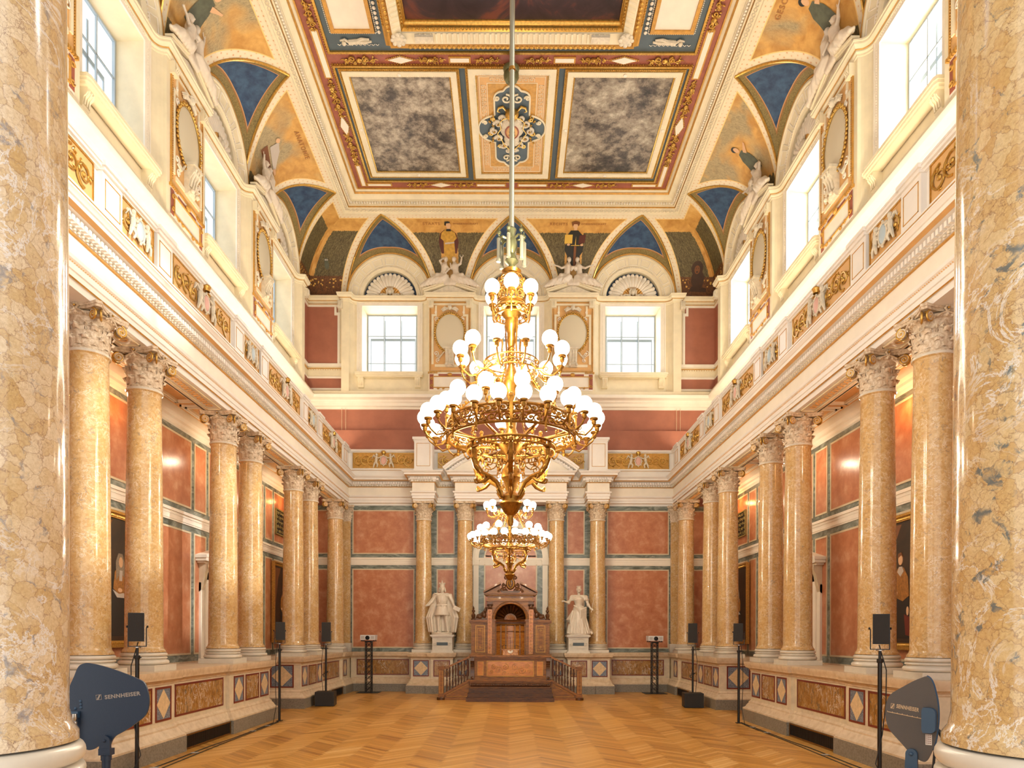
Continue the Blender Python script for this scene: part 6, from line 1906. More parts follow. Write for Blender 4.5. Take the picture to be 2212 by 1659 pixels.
def statue_king():
    t = thing('marble_statue', 'white marble statue of a crowned king in cape with sceptre, left of the lectern', 'statue', (-2.0, 19.98, 1.70))
    mb = MB()
    # legs
    cap(mb, [(-.085, 0, .78), (-.105, -.02, .44), (-.10, .0, .10)], [.085, .058, .04]); cap(mb, [(.085, 0, .78), (.13, -.05, .44), (.17, -.06, .10)], [.085, .058, .04])
    cap(mb, [(-.10, .02, .08), (-.115, -.11, .07)], [.04, .03]); cap(mb, [(.17, -.04, .08), (.20, -.17, .07)], [.04, .03])
    # tunic
    mb.lathe([(0, 1.18), (.10, 1.18), (.155, 1.12), (.16, 1.0), (.13, .88), (.135, .84), (.17, .78), (.195, .66), (.205, .58), (.19, .57), (0, .58)], 22)
    for k_ in range(16):
        a = 2*PI*k_/16; cap(mb, [(.14*math.cos(a), .13*math.sin(a), .84), (.20*math.cos(a), .17*math.sin(a), .58)], [.018, .026])
    mb.ball((0, -.02, 1.08), (.165, .10, .13), 16, 10); cap(mb, [(-.16, 0, 1.16), (.16, 0, 1.16)], [.065, .065])
    for x in (-.1, 0, .1): cap(mb, [(x, -.11, 1.14), (x*.7, -.135, .95)], [.014, .012])
    cap(mb, [(-.135, -.06, .86), (.0, -.14, .85), (.135, -.06, .86)], [.03, .03, .03])
    # neck, head, beard, crown
    cap(mb, [(0, .0, 1.18), (0, -.01, 1.26)], [.05, .045]); face(mb, (0, -.03, 1.345), 1.15); mb.ball((0, .045, 1.365), (.084, .07, .085), 14, 10)
    for k_ in range(7): a = PI*(k_+.0)/6; cap(mb, [(.078*math.cos(a), -.015+.02*math.sin(a), 1.36), (.088*math.cos(a), .02+.05*math.sin(a), 1.27)], [.022, .026]); mb.ball((0, -.055, 1.275), (.045, .035, .05), 10, 8)
    mb.lathe([(.066, 1.41), (.072, 1.42), (.076, 1.46), (.085, 1.50), (.06, 1.48), (.03, 1.52), (.012, 1.55)], 16, (0, -.0, 0)); mb.ball((0, 0, 1.57), .018, 8, 6)
    for k_ in range(8):
        a = 2*PI*k_/8; mb.ball((.08*math.cos(a), .08*math.sin(a), 1.50), (.014, .014, .026), 6, 5)
    # arms
    cap(mb, [(-.21, 0, 1.14), (-.29, -.04, .98), (-.38, -.12, .86)], [.062, .05, .034]); cap(mb, [(.21, 0, 1.14), (.30, -.02, .98), (.36, -.10, .82)], [.062, .05, .034])
    hand(mb, (-.41, -.15, .85), (-1, -.3, .2)); hand(mb, (.40, -.13, .80), (1, -.3, -.2))
    # cape
    for k_ in range(15):
        f = (k_-7)/7; x0 = .24*f; x1 = .43*f + .0; y1 = .10 + .06*math.cos(k_*1.7) - .10*abs(f)
        cap(mb, [(x0, .06, 1.16), (x0*1.25, .10, .90), (x1*1.02, y1, .50), (x1*.88, y1+.01, .10)], [.05, .05, .05, .042])
    mb.prism([(-.24, 1.16), (-.40, .6), (-.36, .1), (.36, .1), (.42, .6), (.24, 1.16)], .06, .12)
    cap(mb, [(-.13, -.02, 1.19), (0, -.06, 1.14), (.13, -.02, 1.19)], [.035, .035, .035])
    body = remesh_obj(mb, 'king_figure', 'statue', .0075, 2, t)
    s = MB(); s.tube([(-.47, -.16, .82), (-.20, -.10, 1.16)], .012, 8); s.ball((-.18, -.095, 1.19), .028, 10, 7); s.tube([(-.23, -.1, 1.22), (-.13, -.09, 1.17)], .010, 6); s.build('sceptre', 'statue', t)
    s = MB(); s.obox((.44, -.13, .76), (.20, .05, .12), Matrix.Rotation(.45, 3, 'Y')); s.build('charter', 'statue', t)
    MB().lathe([(0, 0), (.31, 0), (.31, .05), (.29, .07), (0, .07)], 24).build('plinth', 'statue', t)
def statue_queen():
    t = thing('marble_statue', 'white marble statue of a queen in full gown with outstretched arm, right of lectern', 'statue', (2.0, 19.98, 1.70))
    mb = MB(); rnd = random.Random(4)
    mb.lathe([(0, 1.10), (.12, 1.10), (.155, 1.04), (.12, .92), (.115, .86), (.16, .80), (.20, .62), (.235, .40), (.28, .15), (.31, .04), (0, .04)], 26)
    for k_ in range(22):
        a = 2*PI*k_/22; w_ = .03*math.sin(k_*2.3)
        cap(mb, [(.13*math.cos(a), .12*math.sin(a), .84), (.185*math.cos(a+.05), .16*math.sin(a+.05), .60), (.25*math.cos(a+.12)+w_, .23*math.sin(a+.12), .30), (.32*math.cos(a+.16), .29*math.sin(a+.16), .06)], [.014, .026, .032, .036])
    # overskirt sweep and train
    for k_ in range(8): cap(mb, [(-.15+.02*k_, -.12, .86-.02*k_), (.03, -.20, .72-.03*k_), (.20, -.10, .80-.05*k_)], [.022, .032, .024])
    for k_ in range(7): cap(mb, [(-.18, -.10, .70), (-.24-.015*k_, -.14+.03*k_, .45), (-.25+.02*k_, -.16+.03*k_, .28-.02*k_)], [.03, .034, .026])
    for k_ in range(5): cap(mb, [(.22, .05, .25), (.30+.02*k_, -.02+.04*k_, .10), (.38, -.06+.05*k_, .06)], [.05, .05, .04])
    mb.ball((0, -.03, 1.02), (.135, .095, .12), 14, 10); mb.ball((-.05, -.10, 1.05), .05, 10, 7); mb.ball((.05, -.10, 1.05), .05, 10, 7); cap(mb, [(-.14, 0, 1.13), (.14, 0, 1.13)], [.05, .05])
    cap(mb, [(0, 0, 1.16), (0, -.01, 1.24)], [.042, .038]); face(mb, (0, -.03, 1.32), 1.08); mb.ball((0, .03, 1.335), (.075, .075, .085), 14, 10); mb.ball((0, .07, 1.27), (.05, .04, .06), 8, 6)
    mb.lathe([(.055, 1.39), (.06, 1.41), (.045, 1.43), (.02, 1.45), (.01, 1.48)], 14, (0, .0, 0))
    for k_ in range(7):
        a = PI + PI*(k_)/6; mb.tube([(.055*math.cos(a), .055*math.sin(a), 1.40), (.06*math.cos(a), .06*math.sin(a), 1.44 + .02*math.sin(PI*k_/6))], [.012, .005], 5)
    for s in (-1, 1):
        mb.ball((s*.19, 0, 1.09), (.085, .08, .085), 12, 9)
        for k_ in range(5): a = 2*PI*k_/5; mb.ball((s*.21+.05*math.cos(a), .05*math.sin(a)-.02, 1.04), (.035, .035, .045), 8, 6)
    cap(mb, [(-.22, -.02, 1.05), (-.33, -.10, .94), (-.45, -.20, .98)], [.05, .036, .026]); hand(mb, (-.48, -.22, .985), (-1, -.3, .15)); mb.ball((-.31, -.08, .95), (.06, .06, .065), 8, 6)
    cap(mb, [(.22, -.0, 1.05), (.27, -.06, .88), (.34, -.14, .76)], [.05, .036, .026]); hand(mb, (.36, -.16, .75), (.6, -.5, -.3)); mb.ball((.27, -.05, .88), (.055, .055, .06), 8, 6)
    remesh_obj(mb, 'queen_figure', 'statue', .0075, 2, t)
    s = MB(); s.tube([(.34, -.17, .66), (.44, -.14, 1.15)], .008, 6); s.ball((.445, -.14, 1.17), .016, 8, 6); s.build('sceptre', 'statue', t)
    MB().lathe([(0, 0), (.32, 0), (.32, .05), (.30, .07), (0, .07)], 24).build('plinth', 'statue', t)
statue_king(); statue_queen()
for s, nm in ((-1, 'king'), (1, 'queen')):
    t = thing('statue_pedestal', f'cream stone pedestal with dark nameplate under the {nm} statue', 'pedestal', (s*1.97, 20.0, 1.18), 0, 'statue pedestals')
    MB().box(-.29, .29, -.26, .24, .06, .46).build('die', 'base_marble', t)
    m = MB().box(-.33, .33, -.30, .26, 0, .035); m.box(-.31, .31, -.28, .25, .035, .06); m.box(-.31, .31, -.28, .25, .44, .47); m.box(-.345, .345, -.315, .27, .47, .52); m.build('mouldings', 'base_marble', t)
    m = MB(); m.frame(-.20, .20, .13, .38, .02, -.272, -.26)
    for q in (-1, 1):
        m.tube([(p[0], -.275, p[1]) for p in spiral((q*.22, .25), .05, 1.2, 0, q, 12, .2)], .010, 5)
        m.tube([(0, -.275, .40), (q*.08, -.275, .415), (q*.15, -.275, .395)], .009, 5)
    m.build('scroll_frame', 'base_marble', t)
    MB().box(-.16, .16, -.268, -.258, .21, .30).build('nameplate', 'slate', t)

# ================================================================ LECTERN
t = thing('lectern', 'carved walnut lectern with arched niche, inlaid desk and twin railed stairs', 'lectern', (0, 17.3, 0))
def LB(mb, nm, mt='walnut', parent=None, **kw): return mb.build(nm, mt, parent or t, **kw)
m = MB(); m.box(-1.12, 1.12, 0, 2.5, 0, .10); m.box(-1.09, 1.09, .17, 2.5, .10, .20); m.box(-1.07, 1.07, .32, 2.5, .20, .31); LB(m, 'steps', 'walnut_dark')
m = MB(); m.box(-1.05, 1.05, .44, 2.45, .31, .51); m.box(-1.07, 1.07, .40, 2.45, .49, .52); LB(m, 'platform')
m = MB(); m.tube([(-1.03, .43, .40), (1.03, .43, .40)], .045, 10)
for k_ in range(46): m.tube([(-1.02+.045*k_, .385, .375), (-.99+.045*k_, .385, .43)], .012, 5)
LB(m, 'gadrooned_moulding', 'walnut_dark')
# desk
m = MB(); m.box(-.94, .94, .62, .95, .52, 1.12); LB(m, 'desk_body')
m = MB(); m.box(-1.06, 1.06, .54, 1.10, 1.125, 1.165); m.box(-1.03, 1.03, .57, 1.05, 1.09, 1.125); m.box(-.98, .98, .59, .62, .52, .58)
for k_ in range(52): m.box(-.98+.038*k_, -.98+.038*k_+.02, .56, .60, 1.065, 1.09)
LB(m, 'desk_ledge')
MB().box(-.60, .60, .605, .62, .63, 1.0).build('inlaid_panel', 'oakpanel', t)
q = MB()      # marquetry scrolls
for s in (-1, 1):
    for (x, z, r, sg, a0) in ((.13, .86, .09, 1, PI/2), (.30, .78, .10, -1, 0), (.44, .88, .07, 1, 0), (.50, .74, .06, -1, PI), (.17, .70, .06, -1, 0)):
        q.tube([(p[0], .602, p[1]) for p in spiral((s*x, z), r, 1.5, a0, sg*s, 18, .12)], .010, 5)
    for k_ in range(8): q.ball((s*(.06+.065*k_), .602, .70+.20*abs(math.sin(k_*1.3))), (.022, .004, .012), 6, 4)
q.build('marquetry', 'inlay_line', t)
q = MB(); q.frame(-.62, .62, .61, 1.02, .015, .60, .62)
for s in (-1, 1):
    a, b = sorted((s*.70, s*.86)); q.frame(a, b, .63, 1.0, .012, .605, .62)
q.build('gilt_line', 'paint_gold', t)
for s in (-1, 1):
    a, b = sorted((s*.71, s*.85)); MB().box(a, b, .612, .62, .64, .99).build('side_panel', 'oakpanel', t)
    m = MB(); x = s*.99
    m.prism([(.62, .52), (.62, 1.10), (.50, 1.10), (.48, 1.02), (.54, .95), (.57, .82), (.55, .66), (.50, .58), (.50, .52)], x-.05, x+.05, 'x')
    for q_ in range(4): m.ball((x, .52, 1.06-.05*q_), (.05, .03, .022), 8, 5)
    m.ball((x, .53, .57), (.055, .05, .05), 8, 6)
    LB(m, 'carved_console', 'walnut_dark')
# reading stand with cloth and microphones
m = MB(); m.box(-.20, .20, .72, .95, 1.165, 1.30); m.box(-.23, .23, .70, .98, 1.30, 1.32); st_ = LB(m, 'reading_stand', 'inlay')
m = MB()
for k_ in range(9):
    a = PI*(k_+.5)/9; m.tube([(.02*math.cos(a), .712, 1.29-.02*math.sin(a)), (.075*math.cos(a), .712, 1.29-.075*math.sin(a))], [.006, .016], 5)
LB(m, 'fan_carving', 'ivory', st_)
for s in (-1, 1):
    m = MB(); m.tube([(s*.20, .85, 1.31), (s*.21, .84, 1.40), (s*.17, .80, 1.43), (s*.13, .78, 1.42)], .006, 5); m.ball((s*.12, .775, 1.415), .014, 8, 6); LB(m, 'reading_lamp', 'blackmetal')
m = MB(); m.tube([(0, .85, 1.31), (0, .84, 1.50), (-.005, .83, 1.60)], .004, 5); m.ball((-.005, .83, 1.615), .011, 8, 6); LB(m, 'microphone', 'blackmetal')
# cabinet
m = MB()
for s in (-1, 1): a, b = sorted((s*.60, s*1.08)); m.box(a, b, 1.5, 2.3, .52, 2.06)
m.box(-1.08, 1.08, 2.2, 2.3, .52, 2.06); cabin = LB(m, 'cabinet_body')
m = MB()
for s in (-1, 1):
    a, b = sorted((s*.62, s*1.13)); m.box(a, b, 1.44, 2.34, 2.06, 2.11); m.box(a, b, 1.47, 2.34, 2.02, 2.06); m.box(a, b, 1.46, 1.5, 1.10, 1.17)
LB(m, 'cabinet_cornice')
for s in (-1, 1):
    a, b = sorted((s*.70, s*.96))
    p = MB().box(a, b, 1.485, 1.5, 1.22, 1.96); p = LB(p, 'door_panel', 'walnut')
    f = MB(); f.frame(a, b, 1.22, 1.96, .016, 1.475, 1.49); f.frame(a+.05, b-.05, 1.30, 1.88, .008, 1.478, 1.49)
    for zz in (1.36, 1.82): f.tube([(x_, 1.48, z_) for x_, z_ in spiral(((a+b)/2, zz), .035, 1.3, 0, s, 12, .2)], .006, 5)
    LB(f, 'gilt_inlay', 'paint_gold', p)
# arched niche
ZN = 2.13
m = MB()
for s in (-1, 1): a, b = sorted((s*.42, s*.64)); m.box(a, b, 1.42, 1.62, .52, 2.62)
n = 24; pts = [(.42*math.cos(PI*i/n), ZN + .42*math.sin(PI*i/n)) for i in range(n+1)]
vs, fs = [], []
for (x, z) in pts: vs += [(x, 1.42, z), (x, 1.42, 2.64), (x, 1.62, z)]
for i in range(n): o = 3*i; fs += [(o, o+1, o+4, o+3), (o, o+3, o+5, o+2)]
m.add(vs, fs); LB(m, 'arch_front')
m = MB(); m.tube([(.44*math.cos(PI*i/n), 1.41, ZN + .44*math.sin(PI*i/n)) for i in range(n+1)], .022, 8); m.tube([(.49*math.cos(PI*i/n), 1.41, ZN + .49*math.sin(PI*i/n)) for i in range(n+1)], .012, 8)
for s in (-1, 1): a, b = sorted((s*.41, s*.50)); m.box(a, b, 1.39, 1.45, 2.08, 2.13)
LB(m, 'arch_moulding')
for s in (-1, 1):
    a, b = sorted((s*.505, s*.62)); p = LB(MB().box(a, b, 1.385, 1.42, 1.17, 2.40), 'inlaid_pilaster', 'oakpanel')
    q = MB()
    for k_ in range(12):
        zz = 1.24 + .10*k_; q.tube([(x_, 1.382, z_) for x_, z_ in spiral(((a+b)/2, zz), .032, 1.1, PI/2*(-1)**k_, (-1)**k_, 10, .2)], .006, 4)
    LB(q, 'pilaster_inlay', 'inlay_line', p)
    m = MB(); x = (a+b)/2; m.box(a-.015, b+.015, 1.36, 1.42, 2.54, 2.60); m.ball((x, 1.37, 2.47), (.06, .04, .06), 10, 8)
    for q_ in (-1, 1): m.ball((x+q_*.06, 1.365, 2.52), .026, 8, 6); m.ball((x+q_*.045, 1.365, 2.43), (.024, .02, .03), 7, 5)
    LB(m, 'carved_capital', 'walnut_dark')
m = MB()      # concave interior
prof = [(.42, .52), (.42, ZN)] 
vs, fs = [], []
for i in range(n+1):
    a = PI*i/n; x, y = .42*math.cos(a), 1.6 + .42*math.sin(a); vs += [(x, y, .52), (x, y, 1.98)]
for i in range(n): fs.append((2*i, 2*i+1, 2*i+3, 2*i+2))
m.add(vs, fs); LB(m, 'niche_panelling', 'oakpanel')
m = MB()
for a in (0.05, .85, 1.25, PI-1.25, PI-.85, PI-.05): x, y = .405*math.cos(a), 1.6 + .405*math.sin(a); m.box(x-.018, x+.018, y-.018, y+.012, .52, 1.98)
m.tube([(.41*math.cos(PI*i/n), 1.6 + .41*math.sin(PI*i/n), 1.99) for i in range(n+1)], .03, 6); m.tube([(.41*math.cos(PI*i/n), 1.6 + .41*math.sin(PI*i/n), 2.10) for i in range(n+1)], .02, 6)
m.tube([(.405*math.cos(PI*i/n), 1.6 + .405*math.sin(PI*i/n), 1.80) for i in range(n+1)], .014, 6)
LB(m, 'niche_ribs')
m = MB()
vs, fs = [], []
for i in range(n+1):
    for j in range(9):
        a = PI*i/n; b = PI/2*j/8; vs.append((.42*math.cos(a), 1.6 + .40*math.sin(b)*math.sin(a), ZN + .42*math.sin(a)*math.cos(b)))
for i in range(n):
    for j in range(8): fs.append((i*9+j, i*9+j+1, (i+1)*9+j+1, (i+1)*9+j))
m.add(vs, fs)
for i in range(11):
    a = PI*(i+.5)/11; m.tube([(R*math.cos(a), 1.96 - .30*(R/.4)**2 , ZN + R*math.sin(a)) for R in (.12, .22, .32, .39)], [.012, .02, .028, .032], 5)
LB(m, 'shell_vault', 'walnut_dark')
m = MB(); m.prism([(.17*math.cos(PI*i/14), ZN-.0+.17*math.sin(PI*i/14)) for i in range(15)], 1.84, 1.87)
LB(m, 'shell_centre')
m = MB()
for i in range(7):
    a = PI*(i+.5)/7; m.tube([(.03*math.cos(a), 1.83, ZN+.03*math.sin(a)), (.13*math.cos(a), 1.83, ZN+.13*math.sin(a))], [.006, .02], 5)
LB(m, 'shell_ribs', 'oakpanel')
# spandrels, entablature, broken pediment
m = MB(); m.box(-.66, .66, 1.38, 2.2, 2.62, 2.67); m.box(-.63, .63, 1.42, 2.2, 2.67, 2.79); m.box(-.70, .70, 1.34, 2.2, 2.79, 2.82); m.box(-.73, .73, 1.30, 2.2, 2.82, 2.85); m.box(-.64, .64, 1.5, 2.2, 2.1, 2.62) if False else None
LB(m, 'entablature')
m = MB(); m.box(-.60, .60, 1.413, 1.42, 2.775, 2.785); m.box(-.60, .60, 1.413, 1.42, 2.68, 2.69)
for k_ in range(34): m.ball((-.66+.04*k_, 1.33, 2.785), .012, 5, 4)
LB(m, 'gilt_line', 'paint_gold')
m = MB()
for s in (-1, 1):
    m.prism([(s*.74, 2.85), (s*.27, 3.10), (s*.27, 3.155), (s*.74, 2.90)], 1.30, 2.0); m.prism([(s*.70, 2.85), (s*.30, 3.05), (s*.30, 2.85)], 1.42, 1.9)
LB(m, 'broken_pediment')
m = MB(); z = 3.10
m.ball((0, 1.36, z), (.13, .05, .17), 16, 10); m.box(-.26, .26, 1.32, 1.5, 2.85, 2.90)
for s in (-1, 1):
    for (x, zz, r, sg, tr) in ((.13, z+.17, .06, 1, .022), (.17, z-.06, .07, -1, .024), (.24, z-.16, .06, 1, .022), (.12, z-.18, .05, -1, .02), (.33, z-.20, .035, 1, .016)):
        m.tube([(p[0], 1.36, p[1]) for p in spiral((s*x, zz), r, 1.3, PI/2, sg*s, 14, .2)], tr, 6)
m.ball((0, 1.36, z+.22), (.05, .04, .045), 10, 7); m.tube([(-.06, 1.36, z+.2), (0, 1.34, z+.25), (.06, 1.36, z+.2)], .02, 6)
ar = LB(m, 'carved_cartouche', 'walnut_dark')
m = MB(); m.tube([(.09*math.cos(a), 1.31, z+.13*math.sin(a)) for a in [2*PI*i/20 for i in range(20)]], .012, 6, closed=True)
m.tube([(-.03, 1.305, z+.06), (-.01, 1.305, z-.05), (.04, 1.305, z+.03)], .008, 5); m.tube([(.0, 1.305, z+.08), (.0, 1.305, z-.08)], .008, 5)
LB(m, 'gilt_device', 'paint_gold', ar)
for s in (-1, 1):
    m = MB(); m.lathe([(.07, 2.11), (.07, 2.14), (.04, 2.16), (.055, 2.20), (.06, 2.25), (.03, 2.29), (.022, 2.31), (.045, 2.34), (.045, 2.37), (.018, 2.40), (.03, 2.43), (.012, 2.47), (0, 2.50)], 14, (s*1.02, 1.55, 0)); LB(m, 'urn_finial', 'walnut_dark')
    m = MB(); m.tube([(s*.66, 1.50, 2.46), (s*.70, 1.50, 2.34), (s*.80, 1.50, 2.24), (s*.90, 1.50, 2.22), (s*.93, 1.50, 2.16), (s*.86, 1.50, 2.13)], [.035, .05, .055, .05, .045, .03], 8)
    m.ball((s*.84, 1.46, 2.19), (.07, .05, .06), 10, 8); m.ball((s*.72, 1.46, 2.24), (.06, .05, .08), 10, 8)
    for k_ in range(5): m.ball((s*(.70+.045*k_), 1.45, 2.36-.04*k_), (.03, .03, .04), 7, 5)
    m.box(*sorted((s*.64, s*.96)), 1.44, 1.6, 2.11, 2.15)
    LB(m, 'carved_scroll', 'walnut_dark')
# stairs with balusters
for s, sd in ((-1, 'left'), (1, 'right')):
    st = MB()
    for k_ in range(4):
        a, b = sorted((s*(1.74-.17*k_), s*1.05)); st.box(a, b, .55, 1.35, .0 + .11*k_, .11*(k_+1))
    LB(st, 'stair_flight')
    P0, P1 = Vector((s*1.72, .55, 0)), Vector((s*1.05, .55, 0))
    m = MB(); m.prism([(s*1.74, 0), (s*1.74, .12), (s*1.06, .50), (s*1.06, 0)], .50, .56); m.prism([(s*1.76, .10), (s*1.06, .49), (s*1.06, .54), (s*1.76, .15)], .47, .58)
    m.box(*sorted((s*1.06, s*1.78)), .47, .58, 0, .06)
    m2 = LB(m, 'stair_stringer')
    f = MB(); pts = [(s*1.66, .09), (s*1.10, .09), (s*1.10, .42), (s*1.66, .13)]; f.tube([(x, .496, z) for x, z in pts], .007, 5, closed=True); LB(f, 'gilt_line', 'paint_gold', m2)
    m = MB(); m.prism([(s*1.74, .78), (s*1.06, 1.10), (s*1.06, 1.15), (s*1.74, .83)], .47, .58); m.prism([(s*1.74, .14), (s*1.06, .52), (s*1.06, .55), (s*1.74, .17)], .49, .57); LB(m, 'handrail')
    for k_ in range(8):
        f_ = (k_+.6)/8.4; x = s*(1.70-.64*f_); zb, zt = .17+.36*f_, .79+.31*f_; H = zt-zb
        b = MB().lathe([(.018, 0), (.026, H*.04), (.016, H*.10), (.030, H*.26), (.018, H*.42), (.014, H*.48), (.026, H*.51), (.014, H*.55), (.020, H*.66), (.030, H*.80), (.016, H*.92), (.024, H)], 10, (x, .525, zb)); LB(b, 'baluster', 'walnut_dark')
    x = s*1.80; nw = MB().box(x-.065, x+.065, .46, .60, .06, .84); nw.box(x-.085, x+.085, .44, .62, .80, .83); nw.box(x-.09, x+.09, .43, .63, .84, .875); nw.box(x-.08, x+.08, .45, .61, .06, .14)
    nwo = LB(nw, 'newel_post'); LB(MB().lathe([(0, 0), (.115, 0), (.115, .055), (.10, .075), (0, .075)], 20, (x, .53, 0)), 'newel_foot', 'walnut_dark', nwo)
    f = MB(); f.frame(x-.045, x+.045, .18, .76, .007, .452, .46); LB(f, 'gilt_line', 'paint_gold', nwo)
# ================================================================ PORTALS, PORTRAITS, GRILLES ON THE AISLE WALLS
for sd, s in (('left', -1), ('right', 1)):
    loc, rz = wall_place(sd, 14.8)
    t = thing('door_portal', f'cream pedimented door surround in the {sd} aisle opposite the stair gap', 'doorway', loc, rz)
    m = MB()
    for q in (-1, 1):
        a, b = sorted((q*.60, q*.76)); m.box(a, b, -.08, 0, .95, 2.98); a, b = sorted((q*.76, q*.90)); m.box(a, b, -.05, 0, .95, 2.75)
    m.box(-.76, .76, -.08, 0, 2.82, 3.0); m.box(-.80, .80, -.06, 0, 3.0, 3.14); m.build('surround', 'ivory', t)
    m = MB(); m.box(-.98, .98, -.16, 0, 3.14, 3.18); m.box(-1.05, 1.05, -.22, 0, 3.18, 3.24)
    for q in (-1, 1): m.prism([(q*1.07, 3.24), (0, 3.52), (0, 3.58), (q*1.07, 3.30)], -.24, 0)
    m.prism([(-.95, 3.24), (.95, 3.24), (0, 3.50)], -.10, 0); m.build('pediment', 'ivory', t)
    for q in (-1, 1): MB().prism([(0, 3.14), (-.18, 3.14), (-.19, 3.05), (-.13, 2.95), (-.09, 2.75), (-.05, 2.6), (0, 2.55)], q*.83-.07, q*.83+.07, 'x').build('console', 'stone', t)
    d = MB(); d.box(-.60, .60, -.03, 0, .95, 2.82); dd = d.build('door_leaves', 'walnut_dark', t)
    f = MB()
    for q in (-1, 1):
        a, b = sorted((q*.06, q*.54))
        for z0, z1 in ((1.05, 1.6), (1.7, 2.2), (2.28, 2.74)): f.frame(a, b, z0, z1, .03, -.045, -.03)
    f.build('door_mouldings', 'walnut', dd)
M['canvas_dark'] = two_tone('dark_portrait_ground', [(.35, '1E1610'), (.65, '3B2A1C')], 2.0, .35, 5, .8)
M['wig'] = plain('painted_grey_wig', '9A8A74', .6, var=.2, vscale=30); M['blackrobe'] = plain('painted_black_robe', '191512', .5); M['ochrecape'] = plain('painted_ochre_cape', 'B4772E', .5, var=.3, vscale=20); M['redcloth'] = plain('painted_red_cloth', '7C2A1A', .5, var=.3)
def portrait(side, c, kind, label):
    loc, rz = wall_place(side, c, .02)
    t = thing('portrait_painting', label, 'painting', loc, rz); W2, z0, z1 = .62, 1.58, 3.55
    MB().box(-W2, W2, -.03, 0, z0, z1).build('canvas', 'canvas_dark', t)
    m = MB(); m.frame(-W2-.10, W2+.10, z0-.10, z1+.10, .04, -.09, 0); m.frame(-W2-.06, W2+.06, z0-.06, z1+.06, .07, -.055, 0)
    for q in range(44): m.ball((-W2-.03+.029*q, -.06, z0-.025), (.014, .012, .02), 5, 4); m.ball((-W2-.03+.029*q, -.06, z1+.025), (.014, .012, .02), 5, 4)
    m.build('gilt_frame', 'gold', t)
    def fl(pts, mat, nm, y): MB().prism(pts, -y, -.028).build(nm, mat, t)
    def el(cx, cz, rx, rz_, n=20): return [(cx+rx*math.cos(2*PI*i/n), cz+rz_*math.sin(2*PI*i/n)) for i in range(n)]
    # drapes behind
    fl([(-.62, 3.5), (-.1, 3.5), (-.3, 3.2), (-.45, 2.6), (-.62, 2.3)], 'brownp', 'painted_curtain', .031)
    ex = .12 if side == 'left' else -.12
    if kind == 'wig':
        fl([(ex-.30, 1.66), (ex-.26, 2.2), (ex-.22, 2.55), (ex-.10, 2.78), (ex+.12, 2.78), (ex+.22, 2.5), (ex+.26, 2.1), (ex+.30, 1.66)], 'blackrobe', 'painted_gown', .033)
        fl([(ex-.20, 2.42), (ex-.16, 2.68), (ex-.05, 2.82), (ex+.08, 2.82), (ex+.2, 2.62), (ex+.22, 2.40), (ex+.02, 2.30)], 'ochrecape', 'painted_cape', .036)
        fl([(ex-.12, 2.55), (ex-.13, 2.85), (ex-.06, 2.99), (ex+.05, 2.99), (ex+.11, 2.85), (ex+.13, 2.6), (ex+.05, 2.65), (ex-.04, 2.65)], 'wig', 'painted_wig', .038)
        fl([(ex-.04, 2.55), (ex+.04, 2.55), (ex+.05, 2.72), (ex-.03, 2.72)], 'pale', 'painted_collar', .040)
        fl(el(ex, 2.85, .055, .085), 'skin', 'painted_face', .042); fl(el(ex-.02, 2.40, .06, .035), 'skin', 'painted_hand', .042)
        fl([(ex-.22, 2.40), (ex-.05, 2.34), (ex+.08, 2.36), (ex+.22, 2.28), (ex+.10, 2.28), (ex-.1, 2.28)], 'pale', 'painted_cuff', .040)
        fl([(-.6, 1.62), (-.6, 2.3), (-.42, 2.2), (-.36, 1.62)], 'redcloth', 'painted_red_cloth', .032)
    else:
        fl([(ex-.24, 1.66), (ex-.22, 2.3), (ex-.16, 2.7), (ex+.14, 2.7), (ex+.22, 2.3), (ex+.28, 1.66)], 'blackrobe', 'painted_gown', .033)
        fl([(ex-.22, 2.42), (ex-.20, 2.66), (ex-.08, 2.80), (ex+.08, 2.80), (ex+.20, 2.64), (ex+.23, 2.34), (ex+.06, 2.26), (ex-.12, 2.32)], 'ochrecape', 'painted_cape', .036)
        fl([(ex-.09, 2.74), (ex+.0, 2.66), (ex+.09, 2.74), (ex+.04, 2.82), (ex-.04, 2.82)], 'pale', 'painted_collar', .040)
        fl(el(ex, 2.93, .058, .085), 'skin', 'painted_face', .042); fl(el(ex-.13, 2.40, .05, .03), 'skin', 'painted_hand', .042); fl(el(ex+.2, 2.1, .03, .07), 'skin', 'painted_hand', .042)
        fl([(ex-.07, 2.96), (ex-.06, 3.03), (ex+.02, 3.05), (ex+.07, 2.97), (ex+.03, 3.0)], 'brownp', 'painted_hair', .044)
        fl([(ex+.10, 2.05), (ex+.26, 2.0), (ex+.24, 1.70), (ex+.14, 1.72)], 'redcloth', 'painted_red_cloth', .038)
portrait('left', 10.9, 'wig', 'tall portrait of a bewigged person in ochre cape, left aisle between nearest columns')
portrait('right', 10.9, 'cape', 'tall portrait of a person in ochre cape and dark gown, right aisle wall')
portrait('left', 18.8, 'cape', 'gilt-framed dark portrait deep in the left aisle, toward the far end')
portrait('right', 18.8, 'wig', 'gilt-framed dark portrait deep in the right aisle, toward the far end')
for sd in ('left', 'right'):
    loc, rz = wall_place(sd, 18.8, .0)
    t = thing('ornate_grille', f'dark ornamental grille high on the {sd} aisle wall above the portrait', 'grille', loc, rz)
    MB().box(-.42, .42, -.03, 0, 4.42, 5.08).build('backing', 'black', t)
    m = MB(); m.frame(-.44, .44, 4.40, 5.10, .035, -.05, 0)
    for i in range(6):
        for j in range(5):
            m.tube([(p[0], -.04, p[1]) for p in spiral((-.34+.136*i, 4.50+.125*j), .055, 1.2, i+j, (-1)**(i+j), 9, .2)], .008, 4)
    m.build('scroll_grille', 'olive', t)

